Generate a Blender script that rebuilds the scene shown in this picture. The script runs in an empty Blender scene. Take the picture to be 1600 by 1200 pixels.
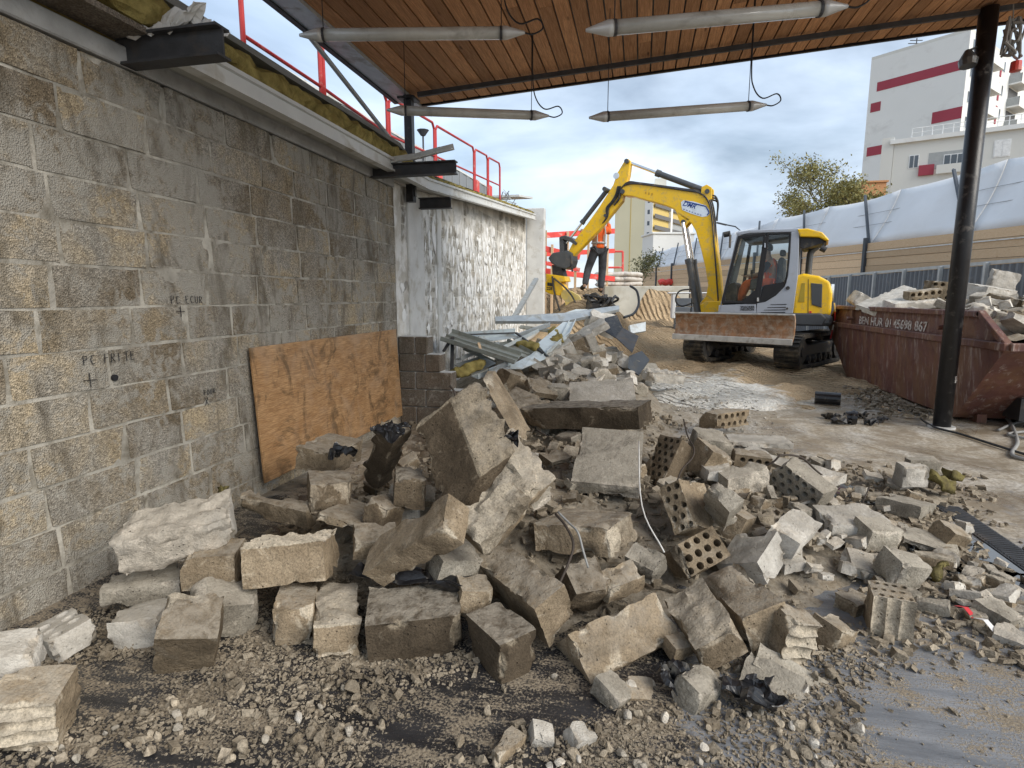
import bpy, bmesh, math, random
import numpy as np
from mathutils import Vector, Matrix, Euler
random.seed(7)
SC = bpy.context.scene
COL = SC.collection
rad = math.radians
# ------------------------------------------------------------------ camera
CAM_H, FPX, PITCH = 1.45, 896.0, rad(8.57)
YAW = math.atan(200 * math.cos(PITCH) / FPX)
cam = bpy.data.cameras.new('camera')
cam.sensor_width = 36.0; cam.lens = 36.0 * FPX / 1600.0
cam.clip_start = 0.05; cam.clip_end = 3000
camo = bpy.data.objects.new('camera', cam); COL.objects.link(camo)
camo.location = (0, 0, CAM_H); camo.rotation_euler = (rad(90) - PITCH, 0, YAW)
SC.camera = camo
SC.cycles.max_bounces = 7; SC.cycles.diffuse_bounces = 3; SC.cycles.glossy_bounces = 3; SC.cycles.transparent_max_bounces = 8
# ------------------------------------------------------------------ light: bright overcast
SUN_AZ, SUN_EL = rad(118), rad(34)          # azimuth from +Y towards +X: from the open yard on the right
world = bpy.data.worlds.new('World'); SC.world = world; world.use_nodes = True
wt = world.node_tree; wt.nodes.clear()
def wn(t, **k):
    n = wt.nodes.new(t)
    for a, b in k.items(): setattr(n, a, b)
    return n
wout = wn('ShaderNodeOutputWorld'); wbg = wn('ShaderNodeBackground'); wbg.inputs[1].default_value = 0.105
sky = wn('ShaderNodeTexSky', sky_type='NISHITA', sun_disc=False)
sky.sun_elevation = SUN_EL; sky.sun_rotation = SUN_AZ; sky.air_density = 1.2; sky.dust_density = 1.0
tc = wn('ShaderNodeTexCoord'); sep = wn('ShaderNodeSeparateXYZ')
wt.links.new(tc.outputs['Generated'], sep.inputs[0])
zz = wn('ShaderNodeMath', operation='MAXIMUM'); zz.inputs[1].default_value = 0.0
wt.links.new(sep.outputs[2], zz.inputs[0])
za = wn('ShaderNodeMath', operation='ADD'); za.inputs[1].default_value = 0.32
wt.links.new(zz.outputs[0], za.inputs[0])
cx = wn('ShaderNodeMath', operation='DIVIDE'); cy = wn('ShaderNodeMath', operation='DIVIDE')
for s, d in ((0, cx), (1, cy)):
    wt.links.new(sep.outputs[s], d.inputs[0]); wt.links.new(za.outputs[0], d.inputs[1])
cmb = wn('ShaderNodeCombineXYZ'); wt.links.new(cx.outputs[0], cmb.inputs[0]); wt.links.new(cy.outputs[0], cmb.inputs[1])
cmb.inputs[2].default_value = 3.7
n1 = wn('ShaderNodeTexNoise'); n1.inputs['Scale'].default_value = 1.7; n1.inputs['Detail'].default_value = 6; n1.inputs['Roughness'].default_value = 0.52; n1.inputs['Distortion'].default_value = 0.35
n2 = wn('ShaderNodeTexNoise'); n2.inputs['Scale'].default_value = 0.9; n2.inputs['Detail'].default_value = 4; n2.inputs['Roughness'].default_value = 0.5
off = wn('ShaderNodeVectorMath', operation='ADD'); off.inputs[1].default_value = (5.3, 2.1, 0)
wt.links.new(cmb.outputs[0], n1.inputs['Vector']); wt.links.new(cmb.outputs[0], off.inputs[0]); wt.links.new(off.outputs[0], n2.inputs['Vector'])
cr = wn('ShaderNodeValToRGB')
cr.color_ramp.elements[0].position = 0.36; cr.color_ramp.elements[0].color = (1.6, 1.95, 2.45, 1)
cr.color_ramp.elements[1].position = 0.72; cr.color_ramp.elements[1].color = (5.0, 5.4, 5.85, 1)
e_ = cr.color_ramp.elements.new(0.53); e_.color = (3.1, 3.6, 4.3, 1)
wt.links.new(n1.outputs[0], cr.inputs[0])
cm = wn('ShaderNodeValToRGB')
cm.color_ramp.elements[0].position = 0.3; cm.color_ramp.elements[0].color = (.6, .6, .6, 1)
cm.color_ramp.elements[1].position = 0.6; cm.color_ramp.elements[1].color = (1, 1, 1, 1)
wt.links.new(n2.outputs[0], cm.inputs[0])
mixw = wn('ShaderNodeMix', data_type='RGBA')
wt.links.new(cm.outputs[0], mixw.inputs[0]); wt.links.new(sky.outputs[0], mixw.inputs[6]); wt.links.new(cr.outputs[0], mixw.inputs[7])
wt.links.new(mixw.outputs[2], wbg.inputs[0]); wt.links.new(wbg.outputs[0], wout.inputs[0])
sun = bpy.data.lights.new('sun', 'SUN'); sun.energy = 1.5; sun.angle = rad(38); sun.color = (1.0, 0.94, 0.85)
suno = bpy.data.objects.new('sun', sun); COL.objects.link(suno)
sd = Vector((math.sin(SUN_AZ) * math.cos(SUN_EL), math.cos(SUN_AZ) * math.cos(SUN_EL), math.sin(SUN_EL)))
suno.rotation_euler = (-sd).to_track_quat('-Z', 'Y').to_euler()
SC.view_settings.view_transform = 'Standard'; SC.view_settings.look = 'None'
SC.view_settings.gamma = 1.0; SC.view_settings.use_curve_mapping = False
SC.view_settings.exposure = 1.22
# ------------------------------------------------------------------ photo geometry (metres; x right, y along the block wall, z up)
_R = np.array([math.cos(YAW), math.sin(YAW), 0.0]); _fh = np.array([-math.sin(YAW), math.cos(YAW), 0.0]); _u = np.array([0, 0, 1.0])
_F = math.cos(PITCH) * _fh - math.sin(PITCH) * _u; _U = math.sin(PITCH) * _fh + math.cos(PITCH) * _u
_C = np.array([0, 0, CAM_H])
def ray(x, y): return _R * (x - 800) / FPX + _U * (600 - y) / FPX + _F
def at(x, y, w): return _C + ray(x, y) * w
def onz(x, y, z=0.0):
    v = ray(x, y); return _C + v * ((z - CAM_H) / v[2])
def onx(x, y, X):
    v = ray(x, y); return _C + v * (X / v[0])
def ony(x, y, Y):
    v = ray(x, y); return _C + v * (Y / v[1])
# ------------------------------------------------------------------ helpers
def tag(o, label=None, cat=None, group=None, kind=None):
    if label: o['label'] = label
    if cat: o['category'] = cat
    if group: o['group'] = group
    if kind: o['kind'] = kind
    return o
def link(o, parent=None):
    COL.objects.link(o)
    if parent is not None: o.parent = parent
    return o
def empty(name, loc=(0, 0, 0), label=None, cat=None, group=None, rot=(0, 0, 0)):
    o = bpy.data.objects.new(name, None); o.empty_display_size = 0.1
    o.location = tuple(map(float, loc)); o.rotation_euler = rot
    COL.objects.link(o); return tag(o, label, cat, group)
def mesh_from(name, V, F, smooth=False):
    me = bpy.data.meshes.new(name)
    me.from_pydata([tuple(map(float, v)) for v in V], [], [tuple(map(int, f)) for f in F])
    if smooth: me.polygons.foreach_set('use_smooth', [True] * len(me.polygons))
    me.update(); return me
class MB:
    """collects shapes; build() links them as one mesh object"""
    def __init__(s): s.v = []; s.f = []; s.m = []; s.mi = 0
    def add(s, V, F):
        b = len(s.v); s.v += [tuple(map(float, p)) for p in V]; s.f += [tuple(i + b for i in f) for f in F]; s.m += [s.mi] * len(F); return s
    def box(s, c, d, rot=None):
        x, y, z = (k / 2 for k in d); P = [Vector((i, j, k)) for i in (-x, x) for j in (-y, y) for k in (-z, z)]
        if rot is not None:
            M = rot if isinstance(rot, Matrix) else Euler(rot).to_matrix(); P = [M @ p for p in P]
        c = Vector(tuple(map(float, c)))
        return s.add([c + p for p in P], [(0, 1, 3, 2), (4, 6, 7, 5), (0, 4, 5, 1), (2, 3, 7, 6), (0, 2, 6, 4), (1, 5, 7, 3)])
    def bar(s, a, b, w, h, up=(0, 0, 1)):
        a = Vector(tuple(map(float, a))); b = Vector(tuple(map(float, b))); d = (b - a); L = d.length; d.normalize()
        u = Vector(up); sd_ = d.cross(u)
        if sd_.length < 1e-4: sd_ = d.cross(Vector((1, 0, 0)))
        sd_.normalize(); u = sd_.cross(d)
        M = Matrix((d, sd_, u)).transposed()
        return s.box((a + b) / 2, (L, w, h), M)
    def tube(s, pts, r, n=8, cap=True):
        pts = [Vector(tuple(map(float, p))) for p in pts]; rs = r if hasattr(r, '__len__') else [r] * len(pts)
        V = []; prev = None
        for i, p in enumerate(pts):
            d = (pts[min(i + 1, len(pts) - 1)] - pts[max(i - 1, 0)]).normalized()
            if prev is None:
                prev = d.cross(Vector((0, 0, 1)))
                if prev.length < 1e-3: prev = d.cross(Vector((1, 0, 0)))
            u = (prev - d * prev.dot(d)).normalized(); prev = u; w = d.cross(u)
            V += [p + (u * math.cos(2 * math.pi * k / n) + w * math.sin(2 * math.pi * k / n)) * rs[i] for k in range(n)]
        F = [(i * n + k, i * n + (k + 1) % n, (i + 1) * n + (k + 1) % n, (i + 1) * n + k) for i in range(len(pts) - 1) for k in range(n)]
        if cap: F += [tuple(range(n - 1, -1, -1)), tuple(range((len(pts) - 1) * n, len(pts) * n))]
        return s.add(V, F)
    def prism(s, poly, o, ex, ey, ez, t0, t1):
        """2D polygon (in ex, ey about o) extruded along ez from t0 to t1"""
        o, ex, ey, ez = (np.array(k, float) for k in (o, ex, ey, ez)); n = len(poly)
        V = [o + ex * p[0] + ey * p[1] + ez * t0 for p in poly] + [o + ex * p[0] + ey * p[1] + ez * t1 for p in poly]
        F = [tuple(range(n - 1, -1, -1)), tuple(range(n, 2 * n))] + [(k, (k + 1) % n, n + (k + 1) % n, n + k) for k in range(n)]
        return s.add(V, F)
    def slab(s, quad, t):
        """polygon of 3D points thickened by t along its normal"""
        Q = [np.array(q, float) for q in quad]; nrm = np.cross(Q[1] - Q[0], Q[2] - Q[0]); nrm /= np.linalg.norm(nrm); n = len(Q)
        V = Q + [q + nrm * t for q in Q]
        F = [tuple(range(n - 1, -1, -1)), tuple(range(n, 2 * n))] + [(k, (k + 1) % n, n + (k + 1) % n, n + k) for k in range(n)]
        return s.add(V, F)
    def build(s, name, mat, parent=None, smooth=False, bevel=0, loc=None, seg=1):
        V = s.v
        if loc is not None: V = [tuple(p[i] - loc[i] for i in range(3)) for p in V]
        me = mesh_from(name, V, s.f, smooth)
        bm = bmesh.new(); bm.from_mesh(me); bmesh.ops.recalc_face_normals(bm, faces=bm.faces); bm.to_mesh(me); bm.free()
        for m in (mat if isinstance(mat, (list, tuple)) else [mat]): me.materials.append(m)
        if any(s.m): me.polygons.foreach_set('material_index', s.m)
        o = bpy.data.objects.new(name, me); link(o, parent)
        if loc is not None: o.location = tuple(map(float, loc))
        if bevel:
            b = o.modifiers.new('bevel', 'BEVEL'); b.width = bevel; b.segments = seg; b.limit_method = 'ANGLE'; b.angle_limit = rad(35)
            if smooth is None: pass
        return o
def copy_tree(o, parent=None):
    c = o.copy(); COL.objects.link(c); c.parent = parent
    for ch in list(o.children): copy_tree(ch, c)
    return c
# numpy value noise
def _h(i, j, k, s):
    with np.errstate(over='ignore'):
        n = (i.astype(np.uint32) * np.uint32(374761393) + j.astype(np.uint32) * np.uint32(668265263) + k.astype(np.uint32) * np.uint32(2147483647 - 19) + np.uint32((s * 974711 + 13) & 0xffffffff))
        n = (n ^ (n >> np.uint32(13))) * np.uint32(1274126177); n = n ^ (n >> np.uint32(16))
    return n.astype(np.float64) / 4294967295.0
def vnoise(P, s=0):
    P = np.asarray(P, float); I = np.floor(P).astype(np.int64); f = P - I; f = f * f * (3 - 2 * f); r = 0
    for a in (0, 1):
        for b in (0, 1):
            for c in (0, 1):
                r = r + _h(I[:, 0] + a, I[:, 1] + b, I[:, 2] + c, s) * (f[:, 0] if a else 1 - f[:, 0]) * (f[:, 1] if b else 1 - f[:, 1]) * (f[:, 2] if c else 1 - f[:, 2])
    return r * 2 - 1
def fbm(P, s=0, o=3):
    P = np.asarray(P, float); a, r = 1.0, 0
    for k in range(o): r = r + a * vnoise(P * 2 ** k, s + k * 7); a *= .5
    return r
def smooth01(x): x = np.clip(x, 0, 1); return x * x * (3 - 2 * x)
# ------------------------------------------------------------------ materials
def mat(name):
    m = bpy.data.materials.new(name); m.use_nodes = True; t = m.node_tree
    return m, t, t.nodes['Principled BSDF']
def N(t, typ, ins=None, **k):
    n = t.nodes.new(typ)
    for a, b in k.items(): setattr(n, a, b)
    for a, b in (ins or {}).items():
        if isinstance(b, bpy.types.NodeSocket): t.links.new(b, n.inputs[a])
        else: n.inputs[a].default_value = b
    return n
def c4(c): return tuple(c) + (1,) if len(c) == 3 else tuple(c)
def ramp(t, fac, stops, interp='LINEAR'):
    n = t.nodes.new('ShaderNodeValToRGB'); n.color_ramp.interpolation = interp
    el = n.color_ramp.elements; top_ = max(p for p, _ in stops)
    if top_ > 1:                       # ramp positions stop at 1: scale the input instead
        sc_ = t.nodes.new('ShaderNodeMath'); sc_.operation = 'MULTIPLY'; sc_.inputs[1].default_value = 1 / top_; t.links.new(fac, sc_.inputs[0]); fac = sc_.outputs[0]; stops = [(p / top_, c) for p, c in stops]
    while len(el) < len(stops): el.new(.5)
    for e, (p, c) in zip(el, stops): e.position = p; e.color = c4(c) if hasattr(c, '__len__') else (c, c, c, 1)
    t.links.new(fac, n.inputs[0]); return n.outputs[0]
def mixc(t, f, a, b, mode='MIX'):
    n = t.nodes.new('ShaderNodeMix'); n.data_type = 'RGBA'; n.blend_type = mode
    for i, v in ((0, f), (6, a), (7, b)):
        if isinstance(v, bpy.types.NodeSocket): t.links.new(v, n.inputs[i])
        else: n.inputs[i].default_value = c4(v) if i and hasattr(v, '__len__') else v
    return n.outputs[2]
def noise(t, vec, scale, detail=4, rough=.55, dist=0.0):
    n = t.nodes.new('ShaderNodeTexNoise'); n.inputs['Scale'].default_value = scale; n.inputs['Detail'].default_value = min(detail, 4.5)
    n.inputs['Roughness'].default_value = rough; n.inputs['Distortion'].default_value = dist
    if vec is not None: t.links.new(vec, n.inputs['Vector'])
    return n.outputs[0]
def pos(t): return t.nodes.new('ShaderNodeNewGeometry').outputs['Position']
def mapv(t, vec, scale=(1, 1, 1), rot=(0, 0, 0), loc=(0, 0, 0)):
    n = t.nodes.new('ShaderNodeMapping'); n.inputs['Scale'].default_value = scale; n.inputs['Rotation'].default_value = rot; n.inputs['Location'].default_value = loc
    t.links.new(vec, n.inputs[0]); return n.outputs[0]
def bump(t, b, h, strength=.4, dist=.01, nrm=None):
    n = t.nodes.new('ShaderNodeBump'); n.inputs['Strength'].default_value = strength; n.inputs['Distance'].default_value = dist
    t.links.new(h, n.inputs['Height'])
    if nrm is not None: t.links.new(nrm, n.inputs['Normal'])
    t.links.new(n.outputs[0], b.inputs['Normal']); return n.outputs[0]
def simple(name, c, rough=.6, metal=0.0, var=.12, scale=6, bmp=0.0, bscale=80, dirt=None, dirt_amt=.4, dscale=5, coat=0.0, spec=.5):
    """plain coloured surface with tone variation, optional dirt and fine relief"""
    m, t, b = mat(name); p = pos(t)
    lo = tuple(k * (1 - var) for k in c); hi = tuple(min(1, k * (1 + var)) for k in c)
    col = ramp(t, noise(t, p, scale, 5), [(.3, lo), (.7, hi)])
    if dirt is not None:
        f = ramp(t, noise(t, p, dscale, 8, .65, .4), [(.62 - dirt_amt * .35, 0), (.8 - dirt_amt * .2, 1)])
        col = mixc(t, f, col, dirt)
        r = N(t, 'ShaderNodeMapRange', {0: f, 3: rough, 4: min(1, rough + .35)}); t.links.new(r.outputs[0], b.inputs['Roughness'])
    else:
        r = N(t, 'ShaderNodeMapRange', {0: noise(t, p, scale * 3, 3), 3: max(.03, rough - .08), 4: min(1, rough + .08)}); t.links.new(r.outputs[0], b.inputs['Roughness'])
    t.links.new(col, b.inputs['Base Color']); b.inputs['Metallic'].default_value = metal
    b.inputs['Coat Weight'].default_value = coat; b.inputs['Specular IOR Level'].default_value = spec
    if bmp: bump(t, b, noise(t, p, bscale, 5, .6), bmp, .01)
    return m
def rubble_mat(name, c1, c2, cf, rough=.92, speck=.25, dust=(.43, .39, .325)):
    """cast concrete / mortar: faces c1-c2, broken faces cf (attribute frac)"""
    m, t, b = mat(name); p = pos(t)
    oi = t.nodes.new('ShaderNodeObjectInfo')
    col = ramp(t, noise(t, p, 9, 6, .6, .3), [(.32, c1), (.68, c2)])
    a = N(t, 'ShaderNodeAttribute', attribute_name='frac')
    fn = N(t, 'ShaderNodeMath', {0: a.outputs['Fac'], 1: noise(t, p, 25, 5, .65)}, operation='ADD')
    ff = ramp(t, fn.outputs[0], [(.72, 0), (.95, 1)])
    cfv = ramp(t, noise(t, p, 30, 5, .6), [(.3, tuple(k * .72 for k in cf)), (.7, tuple(min(1, k * 1.12) for k in cf))])
    col = mixc(t, ff, col, cfv)
    # pale mortar / plaster smears and dark damp stains with their own shapes
    sm = ramp(t, noise(t, p, 5.5, 7, .7, 1.2), [(.58, 0), (.68, .55)])
    col = mixc(t, sm, col, tuple(min(1, k * 1.35) for k in cf))
    st = ramp(t, noise(t, mapv(t, p, loc=(3, 9, 4)), 4.2, 6, .65, .8), [(.56, 0), (.72, .6)])
    col = mixc(t, st, col, tuple(k * .45 for k in c1))
    # darker old mortar skin in large patches, pale lime bloom, pits
    sk_ = ramp(t, noise(t, mapv(t, p, loc=(7, 1, 5)), 3.1, 5, .62, .5), [(.50, 0), (.60, .7)])
    col = mixc(t, sk_, col, tuple(k * .62 for k in c1))
    pit = N(t, 'ShaderNodeTexVoronoi', {'Vector': p, 'Scale': 42.0, 'Randomness': 1.0}); pf = ramp(t, pit.outputs['Distance'], [(.10, .75), (.2, 0)])
    pg = N(t, 'ShaderNodeMath', {0: pf, 1: ramp(t, noise(t, p, 12, 3), [(.5, 0), (.6, 1)])}, operation='MULTIPLY')
    col = mixc(t, pg.outputs[0], col, tuple(k * .3 for k in c1))
    sp = ramp(t, noise(t, p, 120, 5, .75), [(.36, 1 - speck * 1.5), (.5, 1.0), (.66, 1 + speck * .9)])
    col = mixc(t, 1.0, col, sp, 'MULTIPLY')
    rv = N(t, 'ShaderNodeMapRange', {0: oi.outputs['Random'], 3: .74, 4: 1.2})
    col = mixc(t, 1.0, col, rv.outputs[0], 'MULTIPLY')
    # pale cement dust that settled on faces lying upwards, thin and patchy
    gz = N(t, 'ShaderNodeSeparateXYZ', {0: t.nodes.new('ShaderNodeNewGeometry').outputs['Normal']})
    du = N(t, 'ShaderNodeMath', {0: ramp(t, gz.outputs[2], [(.6, 0), (.92, .6)]), 1: ramp(t, noise(t, p, 17, 7, .7, .4), [(.36, .15), (.58, 1)])}, operation='MULTIPLY')
    col = mixc(t, du.outputs[0], col, dust)
    t.links.new(col, b.inputs['Base Color']); b.inputs['Roughness'].default_value = rough; b.inputs['Specular IOR Level'].default_value = .25
    h = N(t, 'ShaderNodeMath', {0: noise(t, p, 40, 10, .72, .3), 1: pg.outputs[0]}, operation='SUBTRACT')
    nb_ = bump(t, b, h.outputs[0], .8, .012)
    h2 = ramp(t, noise(t, p, 13, 6, .65, .5), [(.3, 0), (.7, 1)]); bump(t, b, h2, .25, .012, nb_)
    return m
# ================================================================== MATERIALS
def block_material(name, tan, brown, grey, smear):
    m, t, b = mat(name); p = pos(t); oi = t.nodes.new('ShaderNodeObjectInfo')
    col = mixc(t, ramp(t, oi.outputs['Random'], [(.25, 0), (.9, 1)]), tan, brown)
    col = mixc(t, ramp(t, noise(t, p, 3.2, 5, .6, .4), [(.38, 0), (.62, 1)]), col, grey)
    ag = N(t, 'ShaderNodeTexVoronoi', {'Vector': p, 'Scale': 130.0}); agc = ramp(t, ag.outputs['Color'], [(.15, .62), (.55, 1.0), (.9, 1.4)])
    col = mixc(t, 1.0, col, agc, 'MULTIPLY')
    sm = N(t, 'ShaderNodeMath', {0: noise(t, p, 1.1, 3, .5), 1: noise(t, p, 12, 6, .65, .8)}, operation='ADD')
    col = mixc(t, ramp(t, sm.outputs[0], [(1.0 - smear, 0), (1.13 - smear, .85)]), col, (.37, .35, .305))
    st = ramp(t, noise(t, mapv(t, p, (1, 1, .35)), 5, 6, .7, .6), [(.50, 0), (.66, .75)])
    col = mixc(t, st, col, (.12, .10, .072))
    t.links.new(col, b.inputs['Base Color']); b.inputs['Roughness'].default_value = .95; b.inputs['Specular IOR Level'].default_value = .15
    h = N(t, 'ShaderNodeMath', {0: ag.outputs['Distance'], 1: noise(t, p, 30, 7, .7)}, operation='ADD')
    bump(t, b, h.outputs[0], .9, .007); return m
M = {}
M['block'] = block_material('block_aggregate', (.43, .35, .235), (.20, .16, .11), (.33, .305, .26), .03)
M['block_dark'] = block_material('block_brown', (.21, .165, .125), (.17, .14, .11), (.20, .175, .145), -.1)
M['farblock'] = block_material('far_block', (.52, .47, .385), (.46, .42, .345), (.55, .52, .46), .1)
M['mortar'] = simple('mortar', (.43, .405, .35), .95, var=.3, scale=4, bmp=.8, bscale=45, dirt=(.17, .15, .115), dirt_amt=.5, dscale=7, spec=.15)
M['farmortar'] = simple('far_mortar', (.55, .52, .46), .95, var=.2, scale=3, bmp=.5, bscale=40, spec=.15)
M['dab'] = simple('glue_white', (.86, .86, .84), .8, var=.05, scale=9, bmp=.2, bscale=60)
def white_coat(m):
    t = m.node_tree; b = t.nodes['Principled BSDF']; src = b.inputs['Base Color'].links[0].from_socket; p = pos(t); sx_ = N(t, 'ShaderNodeSeparateXYZ', {0: p})
    f = ramp(t, noise(t, mapv(t, p, (1, 1, .85)), 6.5, 7, .6, .2), [(.42, 0), (.58, .85)]); g = ramp(t, noise(t, p, .9, 2), [(.25, .2), (.45, 1)])
    hi = N(t, 'ShaderNodeMapRange', {0: sx_.outputs[2], 1: 3.1, 2: 2.55, 3: 0.0, 4: 1.0}); hi.clamp = True
    ff = N(t, 'ShaderNodeMath', {0: f, 1: N(t, 'ShaderNodeMath', {0: g, 1: hi.outputs[0]}, operation='MULTIPLY').outputs[0]}, operation='MULTIPLY')
    t.links.new(mixc(t, ff.outputs[0], src, (.84, .84, .82)), b.inputs['Base Color'])
white_coat(M['farblock']); white_coat(M['farmortar'])
M['conc_band'] = simple('band_concrete', (.40, .40, .39), .9, var=.22, scale=5, bmp=.6, bscale=50, dirt=(.2, .19, .17), dirt_amt=.3)
M['conc_pale'] = simple('pale_concrete', (.62, .62, .60), .85, var=.1, scale=4, bmp=.35, bscale=50, dirt=(.42, .39, .33), dirt_amt=.25)
M['retain'] = simple('retaining_concrete', (.44, .43, .38), .9, var=.2, scale=1.3, bmp=.4, bscale=20, dirt=(.30, .27, .2), dirt_amt=.35, dscale=1.6)
M['tan'] = rubble_mat('rubble_tan', (.215, .165, .108), (.32, .255, .175), (.46, .40, .31))
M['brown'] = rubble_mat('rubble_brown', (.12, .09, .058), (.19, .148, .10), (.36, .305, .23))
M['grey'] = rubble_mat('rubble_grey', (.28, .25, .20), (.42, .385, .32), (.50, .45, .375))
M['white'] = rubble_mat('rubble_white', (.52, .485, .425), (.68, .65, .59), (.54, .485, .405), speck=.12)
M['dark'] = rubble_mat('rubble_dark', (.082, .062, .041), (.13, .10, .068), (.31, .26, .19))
M['stone'] = rubble_mat('gravel_mix', (.22, .175, .12), (.46, .40, .31), (.44, .375, .285), dust=(.35, .30, .23))
M['membrane'] = simple('black_membrane', (.014, .014, .016), .3, var=.4, scale=20, bmp=.4, bscale=25, dirt=(.16, .145, .12), dirt_amt=.2, dscale=12)
M['steel_dark'] = simple('dark_steel', (.060, .062, .068), .55, .3, var=.25, scale=8, bmp=.15, dirt=(.12, .10, .085), dirt_amt=.25)
M['black_paint'] = simple('black_paint', (.012, .012, .014), .38, var=.3, scale=10, bmp=.15, bscale=60, dirt=(.14, .13, .12), dirt_amt=.14, dscale=9)
M['galv'] = simple('galvanised', (.46, .49, .50), .45, .55, var=.15, scale=5, dirt=(.33, .31, .27), dirt_amt=.25)
M['trim'] = simple('white_trim', (.66, .67, .65), .5, var=.08, scale=3, dirt=(.40, .37, .30), dirt_amt=.35, dscale=3)
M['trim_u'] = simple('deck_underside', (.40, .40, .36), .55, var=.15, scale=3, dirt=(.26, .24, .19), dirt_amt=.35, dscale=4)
M['panel_light'] = simple('light_panel', (.62, .68, .69), .4, .15, var=.08, scale=4, dirt=(.45, .43, .38), dirt_amt=.25)
M['panel_green'] = simple('greygreen_panel', (.33, .345, .31), .5, .15, var=.12, scale=4, dirt=(.22, .2, .16), dirt_amt=.3)
M['wool'] = simple('mineral_wool', (.30, .245, .09), .98, var=.45, scale=12, bmp=1.0, bscale=70, dirt=(.26, .2, .07), dirt_amt=.4, dscale=10, spec=.05)
M['wool_d'] = simple('soiled_wool', (.17, .145, .06), .98, var=.45, scale=12, bmp=1.0, bscale=70, dirt=(.12, .10, .06), dirt_amt=.4, dscale=14, spec=.05)
M['red'] = simple('red_paint', (.46, .032, .03), .45, var=.12, scale=5, dirt=(.5, .3, .25), dirt_amt=.12)
M['redboard'] = simple('red_board', (.70, .07, .055), .5, var=.1, scale=3, dirt=(.6, .45, .4), dirt_amt=.12)
M['clad'] = simple('grey_cladding', (.24, .25, .255), .5, .2, var=.1, scale=2)
M['corr'] = simple('corrugated_blue_grey', (.135, .155, .18), .5, .2, var=.1, scale=2, dirt=(.25, .25, .24), dirt_amt=.15)
M['fpost'] = simple('fence_post_grey', (.42, .44, .44), .5, .3)
M['sheeting'] = simple('white_sheeting', (.72, .735, .75), .5, var=.05, scale=.7, bmp=.25, bscale=1.6, dirt=(.70, .71, .72), dirt_amt=.3, dscale=1.2)
M['strut'] = simple('dark_strut', (.05, .06, .075), .5, .2)
M['cable'] = simple('black_cable', (.012, .012, .013), .5)
M['greycable'] = simple('grey_cable', (.30, .30, .29), .6)
M['tubeglass'] = simple('lamp_tube', (.56, .55, .50), .22, var=.2, scale=2.5, dirt=(.33, .31, .27), dirt_amt=.35, coat=.4)
M['tubecap'] = simple('lamp_cap', (.62, .62, .60), .4, .3, var=.1)
M['rebar'] = simple('rebar', (.07, .055, .045), .7, .4)
M['yellow'] = simple('machine_yellow', (.90, .54, .010), .32, var=.05, scale=2, dirt=(.50, .36, .14), dirt_amt=.3, dscale=9, coat=.2)
M['mgrey'] = simple('machine_grey', (.40, .43, .48), .35, .1, var=.05, scale=2, dirt=(.34, .33, .3), dirt_amt=.15, coat=.2)
M['mdark'] = simple('machine_dark', (.028, .028, .030), .5, var=.2, scale=6, dirt=(.16, .13, .09), dirt_amt=.3)
M['mgunmetal'] = simple('cylinder_grey', (.085, .09, .095), .4, .3, var=.1, dirt=(.17, .15, .12), dirt_amt=.2)
M['rod'] = simple('chrome_rod', (.75, .76, .78), .15, 1.0, var=.05)
M['rubber'] = simple('rubber_track', (.024, .023, .022), .75, var=.3, scale=8, bmp=.4, bscale=30, dirt=(.17, .14, .10), dirt_amt=.5, dscale=5)
M['blade'] = simple('rusty_blade', (.30, .15, .07), .6, .2, var=.35, scale=7, bmp=.3, dirt=(.45, .36, .27), dirt_amt=.5, dscale=9)
M['blade_edge'] = simple('worn_edge', (.58, .56, .52), .45, .4, var=.15, dirt=(.3, .25, .2), dirt_amt=.3)
M['orange'] = simple('hi_vis_orange', (.85, .13, .012), .75, var=.12, scale=9, bmp=.5, bscale=14)
M['reflect'] = simple('reflective_tape', (.55, .56, .54), .4, .2)
M['trouser'] = simple('dark_trousers', (.055, .058, .065), .9, var=.4, scale=8, bmp=.5, bscale=18)
M['shirt'] = simple('black_shirt', (.02, .02, .022), .9, var=.3, bmp=.4, bscale=20)
M['skin'] = simple('skin', (.42, .25, .17), .55)
M['hair'] = simple('dark_hair', (.02, .016, .013), .8, bmp=.5, bscale=90)
M['boot'] = simple('boots', (.03, .025, .02), .7)
M['cream'] = simple('cream_render', (.78, .73, .52), .9, var=.04, scale=.1)
M['bwhite'] = simple('white_render', (.76, .77, .75), .9, var=.04, scale=.15, dirt=(.62, .62, .6), dirt_amt=.2, dscale=.3)
M['boff'] = simple('offwhite_render', (.66, .66, .62), .9, var=.04, scale=.2)
M['bred'] = simple('red_band', (.33, .05, .075), .8, var=.06, scale=.3)
M['bglass'] = simple('window_glass', (.09, .11, .13), .12, var=.2, scale=.4)
M['bframe'] = simple('window_frame', (.78, .79, .78), .5)
M['bgrey'] = simple('balcony_grey', (.36, .38, .38), .6, var=.1)
M['byel'] = simple('balcony_yellow', (.62, .47, .16), .7, var=.1)
M['bdark'] = simple('recess_dark', (.14, .14, .14), .8)
M['bag'] = simple('pale_bags', (.60, .56, .50), .75, var=.15, scale=3, bmp=.6, bscale=9, dirt=(.40, .33, .27), dirt_amt=.3)
M['paper'] = simple('white_tarp', (.70, .69, .66), .8, var=.1, scale=6, bmp=.5, bscale=25, dirt=(.45, .42, .38), dirt_amt=.25)
M['ink'] = simple('black_ink', (.012, .012, .014), .7)
M['paint_w'] = simple('stencil_white', (.72, .69, .64), .8, var=.15, scale=20, dirt=(.17, .08, .055), dirt_amt=.62, dscale=30)
M['blue'] = simple('sticker_blue', (.02, .06, .25), .5)
M['sticker'] = simple('sticker_white', (.70, .78, .86), .45)
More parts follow.
